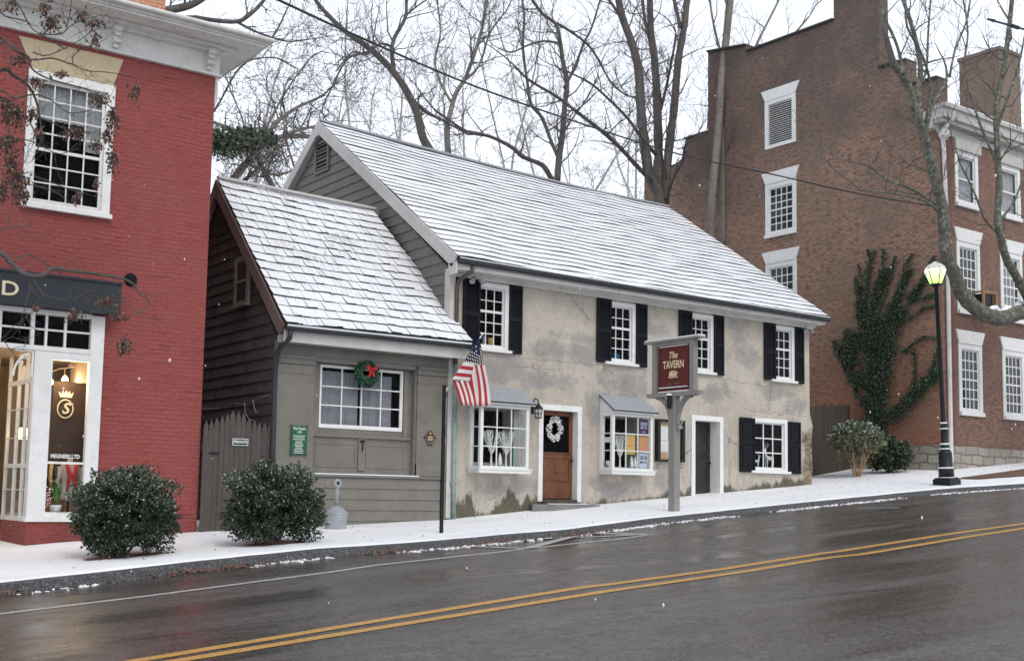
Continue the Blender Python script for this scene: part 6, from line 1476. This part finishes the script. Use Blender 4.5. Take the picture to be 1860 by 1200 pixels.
photo_tree('street_tree', 'lichen covered street tree limb curving past the lit lamp and up across the brick gable', 19.3, [
    ([(1930, 900), (1925, 700), (1900, 590), (1862, 566), (1815, 578), (1775, 562), (1745, 530), (1735, 500), (1720, 465), (1716, 420), (1712, 380), (1700, 330), (1690, 290), (1676, 240), (1662, 200), (1646, 150), (1622, 115)], 36, 13, -.4),
    ([(1672, 225), (1668, 170), (1672, 120), (1660, 60), (1640, 0), (1620, -50)], 12, 5, 1), ([(1645, 150), (1630, 85), (1606, 30), (1590, -20)], 6, 4, .5), ([(1680, 230), (1690, 160), (1675, 100), (1648, 50), (1645, 0)], 6, 3, -.5),
    ([(1682, 240), (1695, 190), (1712, 160), (1720, 140)], 6, 5, .3), ([(1674, 150), (1683, 125), (1686, 60), (1692, -20)], 5, 3, .6), ([(1700, 372), (1660, 345), (1620, 330), (1590, 310)], 7, 3, .6), ([(1705, 385), (1680, 365), (1625, 352), (1560, 345)], 6, 3, -.5),
    ([(1725, 140), (1735, 90), (1755, 40), (1765, -20)], 4, 3, .8)], 'lichen', 'twig', 26, 1.6, 1.1, 3, ground=1.0, start=.45, sides=14, snow=[([(1778, 560), (1800, 563), (1825, 565), (1850, 556), (1866, 550)], 8), ([(1745, 522), (1753, 536), (1766, 550)], 4), ([(1818, 440), (1826, 464), (1838, 486)], 3)])
photo_tree('street_tree', 'pale limbed street tree rising in front of the brick building windows at right', 19.0, [
    ([(1905, 700), (1890, 600), (1868, 545), (1845, 500), (1828, 470), (1818, 430), (1812, 400), (1815, 340), (1812, 280), (1810, 200), (1822, 130), (1832, 60), (1840, -20)], 18, 8, 0),
    ([(1813, 300), (1790, 250), (1765, 180), (1752, 120), (1758, 60), (1750, 0)], 5, 3, .6), ([(1812, 230), (1830, 180), (1850, 120), (1862, 60)], 6, 3, -.5), ([(1820, 430), (1790, 400), (1770, 350), (1745, 300)], 5, 3, .5), ([(1815, 400), (1840, 370), (1860, 320)], 5, 3, .5)], 'lichen', 'twig', 27, 1.5, 1.1, 3, ground=1.0, start=.4)
photo_tree('bare_tree', 'leaning pale trunks tangled with vines behind the annex ridge', 31, [
    ([(410, 350), (430, 318), (455, 290), (480, 262), (500, 225), (540, 195), (575, 180)], 16, 4, 1),
    ([(500, 350), (485, 320), (468, 290), (455, 265), (440, 245), (410, 230), (388, 222)], 12, 5, 0), ([(425, 345), (450, 322), (475, 300), (500, 270)], 8, 4, 2),
    ([(600, 250), (560, 248), (520, 248), (480, 252), (440, 250), (390, 255), (340, 262)], 9, 11, -1), ([(600, 228), (560, 232), (530, 240), (500, 252)], 6, 6, -1), ([(455, 300), (500, 318), (540, 305), (560, 290)], 5, 3, -1), ([(460, 280), (480, 240), (500, 200), (530, 150), (560, 110)], 5, 3, 1),
    ([(450, 262), (440, 215), (425, 180), (410, 140)], 4, 2, 1), ([(535, 305), (520, 255), (515, 220), (510, 190), (525, 140)], 4, 2, 2)], 'bark_grey', 'twig', 28, .9, 1.2, 3, up=.05, wig=.4, kids=(2, 3))
photo_tree('bare_tree', 'dark limbed tree reaching out behind the white cornice of the red shop', 32, [
    ([(340, 30), (420, 40), (450, 30), (480, 0), (500, -30)], 9, 5, 0), ([(300, 20), (345, 10), (375, -8)], 16, 12, 0), ([(345, 245), (390, 200), (430, 130), (470, 95), (500, 60), (520, 20)], 4, 3, 1), ([(342, 160), (400, 130), (450, 110), (500, 105), (530, 120)], 4, 2, 0), ([(430, 40), (470, 60), (520, 75), (560, 72)], 5, 2, 0)], 'bark', 'twig', 29, .8, 1.4, 3, up=.02)
# trees farther up the hill, haze painted as a pale bark colour
FAR = [(470, 46, 31), (560, 50, 32), (640, 45, 33), (770, 46, 35), (860, 50, 36), (930, 44, 37), (1060, 47, 39), (1110, 54, 40), (1160, 48, 42), (1880, 44, 43), (1680, 46, 45)]
FL = ['pale far bare tree just above the annex ridge', 'pale far bare tree left of the tavern gable peak', 'pale far bare tree right above the tavern gable peak', 'pale far bare tree behind the slender grey trunk',
      'pale far bare tree right of the slender grey trunk', 'pale far bare tree behind the long sweeping limb', 'pale far bare tree over the middle of the snowy ridge', 'pale far bare tree left of the many stemmed one',
      'pale far bare tree directly behind the many stemmed one', 'pale far bare tree above the cornice at the right edge', 'pale far bare tree behind the stepped gable and the street tree']
for (px, Y, sd_), lb_ in zip(FAR, FL):
    rr = random.Random(sd_); b = onY(px, 300, Y); x = b.x; z0 = 2.0
    t = thing('far_tree', lb_, 'bare tree', (x, Y, z0), 'pale bare trees far up the hill')
    mt = MB(); mw = MB(); tops = onY(px, rr.uniform(-80, 90), Y).z
    hi = px > 1600
    nst = rr.randint(2, 3)
    for s in range(nst):
        p = Vector((x, Y, z0)); d = Vector((rr.gauss(0, .10), rr.gauss(0, .1), 1)).normalized(); P = [p.copy()]; n = 9; H = (tops-z0)*rr.uniform(.75, 1)
        for k in range(n): d = (d+Vector((rr.gauss(0, .12), rr.gauss(0, .1), .05))).normalized(); p = p+d*H/n; P.append(p.copy())
        rad = [.10*(1-.8*i/n)+.01 for i in range(n+1)]; mt.tube(P, rad, 6)
        for k in range(2, n+1):
            if P[k].z < (5 if not hi else 9): continue
            for j in range(3):
                q = Vector((rr.gauss(0, 1), rr.gauss(0, 1), rr.gauss(0, .5)+.4)).normalized()
                grow(mw, P[k], q, rr.uniform(1.2, 2.6)*(1.2-.5*k/n), .028, 2 if j else 3, rr, .10, .3, 4, 3, (2, 3), .8, .0085, .66)
    mt.build('trunk', MT['twig_haze'], t, smooth=True); mw.build('crown', MT['twig_haze'], t)

# leaves as many small cards
def leafcards(mbs, pts, rr, size, weights, up=.0, asp=.45, nrmbias=None):
    for p, d in pts:
        m = mbs[rr.choices(range(len(mbs)), weights)[0]]
        a = (d+Vector((rr.gauss(0, .7), rr.gauss(0, .7), rr.gauss(0, .7)+up))).normalized(); s = size*rr.uniform(.6, 1.3)
        b = a.cross(Vector((rr.gauss(0, 1), rr.gauss(0, 1), rr.gauss(0, 1)))).normalized()*s*asp
        m.add([p, p+a*s*.5+b, p+a*s, p+a*s*.5-b], [(0,1,2,3)])
def bush(name, label, c, rx, ry, h, clear, n, seed, mats=('green_leaf', 'green_leaf2', 'frost_leaf'), weights=(.70, .22, .08), size=.045, box=1.35, cat='shrub', stems=9, stemmat='bark', lump=.20, group=None):
    rr = random.Random(seed); c = Vector(c); t = thing(name, label, cat, c, group)
    cz = c.z+clear+(h-clear)/2; hz = (h-clear)/2
    mb = MB(); tips = []
    for i in range(stems):
        a = 6.283*i/stems+rr.uniform(-.3, .3); p = c+Vector((rr.uniform(-.08, .08), rr.uniform(-.08, .08), -.03)); e = Vector((c.x+math.cos(a)*rx*.62, c.y+math.sin(a)*ry*.62, cz+rr.uniform(-.2, .5)*hz)); mid = p.lerp(e, .45)+Vector((0, 0, -.04))
        mb.tube([p, mid, e], [.022, .015, .006], 5)
        for k in range(6):
            q = mid.lerp(e, rr.random()); grow(mb, q, Vector((rr.gauss(0, 1), rr.gauss(0, 1), rr.gauss(0, .6)+.2)).normalized(), .35, .008, 1, rr, .05, .3, 3, 3, (1, 2), rmin=.003)
    mb.build('stem', MT[stemmat], t)
    L3 = [MB() for _ in mats]; k = 0; off = Vector((seed*3.1, 0, 0))
    while k < n:
        d = Vector((rr.gauss(0, 1), rr.gauss(0, 1), rr.gauss(0, 1))).normalized()
        sq = (abs(d.x)**box+abs(d.y)**box+abs(d.z)**box)**(-1/box) if box else 1
        sq = min(sq, 1.28)
        lump_ = 1+lump*2*noise.noise(d*2.1+off)+lump*1.2*noise.noise(d*5+off)
        q = rr.random()**.38
        if d.z < 0: d = Vector((d.x*(1+.12*-d.z), d.y*(1+.12*-d.z), d.z))
        p = Vector((c.x+d.x*rx*sq*lump_*q, c.y+d.y*ry*sq*lump_*q, cz+d.z*hz*sq*lump_*q))
        if p.z < c.z+.05: continue
        if noise.noise(p*4.5+off) < -.20 and q > .6: continue
        # a sprig: several leaves round a short shoot
        out = (d+Vector((0, 0, .45))).normalized()
        w = list(weights)
        if d.z > .2 and q > .8 and len(w) > 2: w[2] *= 2.6; w[1] *= 1.6
        if q < .75 or d.z < -.1: w[1] *= .3; w[2] *= .2
        pts = [(p+out*rr.uniform(0, size*1.5), out) for _ in range(5)]
        leafcards(L3, pts, rr, size, w, .1); k += 1
    for i, (mm, mt) in enumerate(zip(L3, mats)): mm.build(['foliage', 'pale_foliage', 'frosted_foliage'][i], MT[mt], t)
    return t
bush('evergreen_shrub', 'rounded dark green evergreen shrub in the snow in front of the red shop', (6.08, 17.75, gz(6.08, 17.75)), .66, .60, 1.22, .10, 13000, 1, box=3.2, size=.032, group='rounded evergreen shrubs')
bush('evergreen_shrub', 'rounded dark green evergreen shrub by the kerb in front of the picket gate and annex', (8.50, 17.75, gz(8.50, 17.75)), .68, .60, 1.18, .08, 12500, 2, box=3.2, size=.032, group='rounded evergreen shrubs')
q = Vector((30.2, 20.9, 0))
bush('pale_shrub', 'pale olive leggy shrub with bare yellowish stems before the board fence', (28.75, 21.7, gz(28.75, 21.7)), .88, .7, 1.55, .68, 1700, 3, ('olive_leaf', 'green_leaf2', 'frost_leaf'), (.6, .25, .15), .07, 1.6, stems=12, stemmat='acwood', lump=.12)
bush('dark_shrub', 'low dark green shrub at the corner of the tall brick building', (30.55, 21.9, gz(30.55, 21.9)), .75, .55, 1.0, .1, 1300, 4, ('green_leaf', 'green_leaf2', 'olive_leaf'), (.6, .3, .1), .08, 1.7)
# bare earth ring under the first two shrubs
for i, (x, y, l) in enumerate(((6.08, 17.62, 'patch of bare trodden earth in the snow under the left evergreen shrub'), (8.50, 17.62, 'patch of bare trodden earth in the snow under the right evergreen shrub'))):
    m = MB(); rr = random.Random(i); n_ = 26
    V = [Vector((x+.62*math.cos(6.283*k/n_)*rr.uniform(.75, 1.1), y+.22*math.sin(6.283*k/n_)*rr.uniform(.7, 1.15), 0)) for k in range(n_)]
    V = [(v.x, v.y, gz(v.x, v.y)+.017) for v in V]; V.append((x, y, gz(x, y)+.03)); m.add(V, [(k, (k+1) % n_, n_) for k in range(n_)])
    tag(m.build('bare_earth', MT['leaf_brown'], loc=(x, y, gz(x, y))), l, 'earth')
# ivy fanned over the brick gable
t = thing('ivy', 'dark green ivy fanning up the side wall of the tall brick building', 'ivy', (BX, 24.5, 1.7))
IV = [([(1590, 800), (1592, 760), (1596, 700), (1590, 640), (1588, 600)], 46, 70, 5200), ([(1596, 740), (1560, 690), (1545, 650), (1550, 610)], 36, 40, 2300), ([(1600, 700), (1610, 640), (1618, 590), (1630, 560)], 60, 46, 3000),
      ([(1590, 620), (1585, 570), (1600, 520), (1612, 490)], 44, 12, 1500), ([(1575, 620), (1566, 580), (1562, 545), (1556, 505)], 30, 8, 700), ([(1555, 620), (1540, 600), (1530, 630), (1520, 640), (1516, 618)], 16, 6, 260), ([(1552, 690), (1535, 660), (1524, 640), (1519, 615)], 16, 6, 300),
      ([(1588, 560), (1590, 530), (1600, 500), (1606, 470), (1606, 452)], 18, 4, 300), ([(1612, 590), (1628, 550), (1640, 520), (1655, 490)], 34, 10, 900), ([(1630, 590), (1652, 550), (1665, 530), (1690, 500)], 34, 12, 800), ([(1640, 570), (1662, 545), (1680, 540), (1700, 535)], 20, 10, 350),
      ([(1620, 760), (1650, 730), (1680, 700), (1706, 675)], 44, 30, 1700), ([(1640, 640), (1660, 625), (1680, 612), (1706, 615)], 12, 8, 260), ([(1655, 720), (1662, 690), (1664, 660), (1660, 635)], 12, 8, 260), ([(1565, 590), (1560, 550), (1566, 520), (1560, 480)], 16, 4, 240), ([(1570, 560), (1578, 520), (1582, 490), (1590, 455)], 14, 4, 240),
      ([(1690, 690), (1700, 660), (1706, 630)], 20, 10, 260), ([(1582, 600), (1572, 550), (1575, 500), (1582, 470), (1578, 455)], 18, 3, 260), ([(1600, 560), (1612, 520), (1622, 490), (1628, 465)], 20, 3, 260), ([(1620, 560), (1640, 510), (1648, 480), (1660, 462)], 18, 3, 220), ([(1640, 560), (1668, 520), (1690, 480), (1700, 465)], 16, 3, 200), ([(1650, 580), (1680, 560), (1700, 555)], 14, 5, 160), ([(1570, 735), (1560, 720), (1552, 700)], 14, 6, 120)]
mv, mw, ms_ = MB(), MB(), MB(); rr = random.Random(77)
for pl, w0, w1, n in IV:
    P = [onX(x, y, BX-.05) for x, y in pl]; Q = smoothline(P); k = len(Q)
    ms_.tube(Q, [.02*(1-.7*i/k) for i in range(k)], 4)
    for i in range(int(n*1.7)):
        f = rr.random(); j = min(k-2, int(f*(k-1))); p = Q[j].lerp(Q[j+1], f*(k-1)-j); w = (w0+(w1-w0)*f)/2*depthof(p)/FPX
        o = rr.gauss(0, .5); o2 = rr.gauss(0, .5)
        p = p+Vector((-abs(rr.gauss(0, .05+.08*w)), o*w*.95, o2*w*.7))
        if noise.noise(p*2.2) < -.40: continue
        d = Vector((-1, rr.gauss(0, .6), -.5+rr.gauss(0, .6))).normalized()
        leafcards([mv, mw], [(p, d)], rr, .055, (.72, .28), 0, .5)
mv.build('foliage', MT['ivy'], t); mw.build('pale_foliage', MT['green_leaf2'], t); ms_.build('stem', MT['bark'], t)
# ivy and vines in the leaning tree on the left
t = thing('climbing_ivy', 'dark green climbing ivy clinging to the horizontal limb behind the annex ridge', 'ivy', onY(420, 255, 30.6))
m, mw = MB(), MB(); rr = random.Random(12)
for i in range(4200):
    x = rr.uniform(360, 500); w = 30-(max(0, x-430))*.28; y = 253+rr.gauss(0, w*.42)+(6 if x < 440 else 0); p = onY(x, y, 30.7+rr.gauss(0, .3))
    if noise.noise(p*1.9) < -.15: continue
    leafcards([m, mw], [(p, Vector((rr.gauss(0, 1), -1, rr.gauss(0, 1))).normalized())], rr, .10, (.8, .2), 0, .5)
m.build('foliage', MT['ivy'], t); mw.build('pale_foliage', MT['green_leaf2'], t)
m = MB()
for i in range(150):
    x, y = rr.gauss(465, 32), rr.gauss(275, 20); p = onY(x, y, 30.7+rr.gauss(0, .4)); grow(m, p, Vector((rr.gauss(0, 1), rr.gauss(0, .6), rr.gauss(0, 1)-.2)).normalized(), rr.uniform(.5, 1.3), .014, 1, rr, -.03, .5, 5, 3, (1, 2), rmin=.006)
m.build('vine', MT['bark_grey'], t)

# near tree at the left with dry seed clusters, in front of the red shop
def near_tree():
    Y = 18.4; rr = random.Random(31)
    limbs = [([(-60, 860), (-80, 700), (-70, 560), (-40, 470), (0, 460), (22, 480), (50, 500), (78, 500), (95, 488), (130, 492), (178, 498), (222, 506), (245, 518), (252, 532), (270, 546), (266, 558), (245, 570), (228, 580)], 26, 2, 0),
        ([(-70, 560), (-60, 350), (-50, 200), (0, 128), (28, 140), (55, 160), (70, 200), (75, 250), (60, 290)], 14, 2, .2),
        ([(0, 80), (25, 90), (52, 104), (58, 125), (85, 142), (130, 155), (160, 163), (180, 180), (210, 200)], 6, 2, -.2), ([(-20, 70), (20, 82), (55, 108), (95, 106), (130, 116), (132, 104), (150, 88), (180, 80)], 5, 1.5, .1), ([(130, 116), (155, 128), (200, 132), (240, 140)], 3, 1.2, .1),
        ([(-20, 20), (10, 30), (50, 40), (60, 54), (100, 78), (120, 90)], 4, 1.5, 0), ([(52, 45), (40, 20), (22, -10)], 3, 2, .2), ([(70, 62), (110, 62), (130, 46), (158, 34), (185, 28)], 3, 1.2, 0), ([(120, 50), (128, 20), (130, -10)], 2.5, 1.5, 0),
        ([(0, 165), (25, 178), (60, 172), (90, 180), (125, 205), (165, 200)], 5, 1.4, 0), ([(0, 178), (30, 195), (50, 215), (62, 240), (60, 262)], 4, 1.5, .2), ([(0, 250), (30, 252), (60, 258), (110, 280), (140, 260)], 4, 1.3, .1), ([(0, 330), (50, 335), (90, 345), (120, 360)], 3.5, 1.3, 0),
        ([(0, 418), (20, 412), (50, 410), (60, 400)], 3, 1.3, 0), ([(25, 475), (48, 462), (70, 470), (105, 492), (135, 520), (170, 530), (200, 538)], 3.5, 1.2, .1), ([(60, 505), (75, 530), (95, 540), (120, 545)], 3, 1.2, 0), ([(50, 500), (55, 520), (45, 560), (55, 590), (70, 600)], 2.5, 1, .1), ([(60, 95), (90, 100), (150, 70), (165, 55)], 3, 1.2, .1),
        ([(0, 620), (15, 630), (30, 650)], 3, 1, 0), ([(60, 210), (100, 225), (130, 240), (175, 240)], 3, 1.2, 0), ([(62, 320), (90, 330), (130, 345), (160, 352)], 3, 1.1, .1)]
    t = thing('seed_tree', 'bare small tree at the left edge with hanging clusters of dry brown seed pods', 'tree', (onY(-60, 860, Y).x, Y, g(3.5)))
    mt, mw = MB(), MB()
    for li, (pl, w0, w1, dr) in enumerate(limbs):
        if li > 1 and pl[0][0] <= 0: pl = [(-54, max(pl[0][1]+30, 195))]+pl
        P = [onY(x, y, Y+dr*i) for i, (x, y) in enumerate(pl)] if abs(dr) < .05 else [onY(x, y, Y+dr*i/3) for i, (x, y) in enumerate(pl)]
        if li == 0: P = [Vector((P[0].x, Y, g(3.5)-.2))]+P
        Q = smoothline(P); k = len(Q); rad = [(w0+(w1-w0)*(i/(k-1))**.6)/2*depthof(P[-1])/FPX for i in range(k)]
        if li == 0: rad = [(24 if i < k*.2 else 9 if i < k*.42 else max(2, 8-14*(i/k-.42)))/2*depthof(P[-1])/FPX for i in range(k)]
        mt.tube(Q, rad, 7)
        if li not in (0,):
            for i in range(k//4, k, 2):
                if rr.random() < .75: grow(mw, Q[i], ((Q[i]-Q[i-1]).normalized()+Vector((rr.gauss(0, .7), rr.gauss(0, .5), rr.gauss(0, .7)))).normalized(), rr.uniform(.15, .5), .006, 1, rr, .06, .3, 4, 3, (1, 2), rmin=.0028)
        else:
            for i in range(k//2, k, 5): grow(mw, Q[i], ((Q[i]-Q[i-1]).normalized()+Vector((rr.gauss(0, .7), 0, rr.gauss(0, .9)))).normalized(), rr.uniform(.2, .5), .006, 1, rr, .0, .3, 4, 3, (1, 2), rmin=.003)
    mt.build('trunk', MT['bark'], t, smooth=True); mw.build('crown', MT['twig'], t)
    clus = [(245, 165, 12, 20, 46), (225, 628, 14, 18, 60), (193, 547, 16, 10, 50), (135, 573, 14, 12, 40), (212, 572, 12, 10, 36), (228, 576, 6, 6, 12), (205, 290, 14, 22, 60), (205, 215, 14, 30, 70), (180, 180, 20, 14, 50), (150, 28, 16, 14, 36), (170, 42, 18, 8, 30), (172, 70, 12, 16, 34),
            (92, 42, 18, 16, 70), (80, 15, 12, 14, 40), (30, 110, 20, 10, 40), (60, 150, 22, 14, 46), (25, 210, 26, 26, 110), (15, 260, 22, 24, 80), (35, 330, 22, 30, 110), (20, 300, 18, 24, 70), (135, 240, 24, 14, 60), (110, 135, 16, 8, 26), (142, 355, 8, 12, 22), (10, 190, 14, 20, 50), (20, 10, 16, 16, 30), (65, 560, 6, 5, 10), (5, 345, 10, 16, 40), (195, 250, 12, 18, 40), (70, 240, 12, 8, 24), (175, 330, 8, 10, 14), (40, 355, 14, 14, 60), (60, 205, 16, 12, 30), (175, 265, 12, 10, 24)]
    for (x, y, wx, wy, n) in clus:
        s1 = MB(); c_ = onY(x, y-wy*.3, Y)
        for i in range(int(n*1.5)):
            p = onY(x+rr.gauss(0, wx*.5), y+rr.gauss(0, wy*.5), Y+rr.gauss(0, .10)); r = rr.uniform(.012, .025); d = Vector((rr.gauss(0, .5), rr.gauss(0, .5), -1)).normalized(); e = d.orthogonal().normalized(); f = d.cross(e)
            s1.add([p, p+d*r*1.2+e*r, p+d*r*1.2+f*r, p+d*r*1.2-e*r, p+d*r*1.2-f*r, p+d*r*2.6], [(0,1,2), (0,2,3), (0,3,4), (0,4,1), (5,2,1), (5,3,2), (5,4,3), (5,1,4)], 0 if rr.random() < .68 else 1)
            s1.tube([c_, c_.lerp(p, .5)+Vector((0, 0, .02)), p+d*r*.3], [.0035, .0025, .002], 3, 2)
        s1.build('seed_cluster', [MT['seed'], MT['seed2'], MT['twig']], t)
near_tree()
# flakes in the air
m = MB(); rr = random.Random(40)
for i in range(100):
    p = ray(rr.uniform(-60, 1920), rr.uniform(-40, 1180)).normalized()*rr.uniform(5, 19)
    if p.z < rz(p.x)+.3 or p.y > 18.5: continue
    r = rr.uniform(.003, .0075); m.add([p+Vector(v)*r for v in ((1,0,0), (-1,0,0), (0,1,0), (0,-1,0), (0,0,1.6), (0,0,-1.6))], [(0,2,4), (2,1,4), (1,3,4), (3,0,4), (2,0,5), (1,2,5), (3,1,5), (0,3,5)])
tag(m.build('snowflakes', MT['snowcap']), 'few small snowflakes drifting in the air over the street', 'snowflakes', kind='stuff')
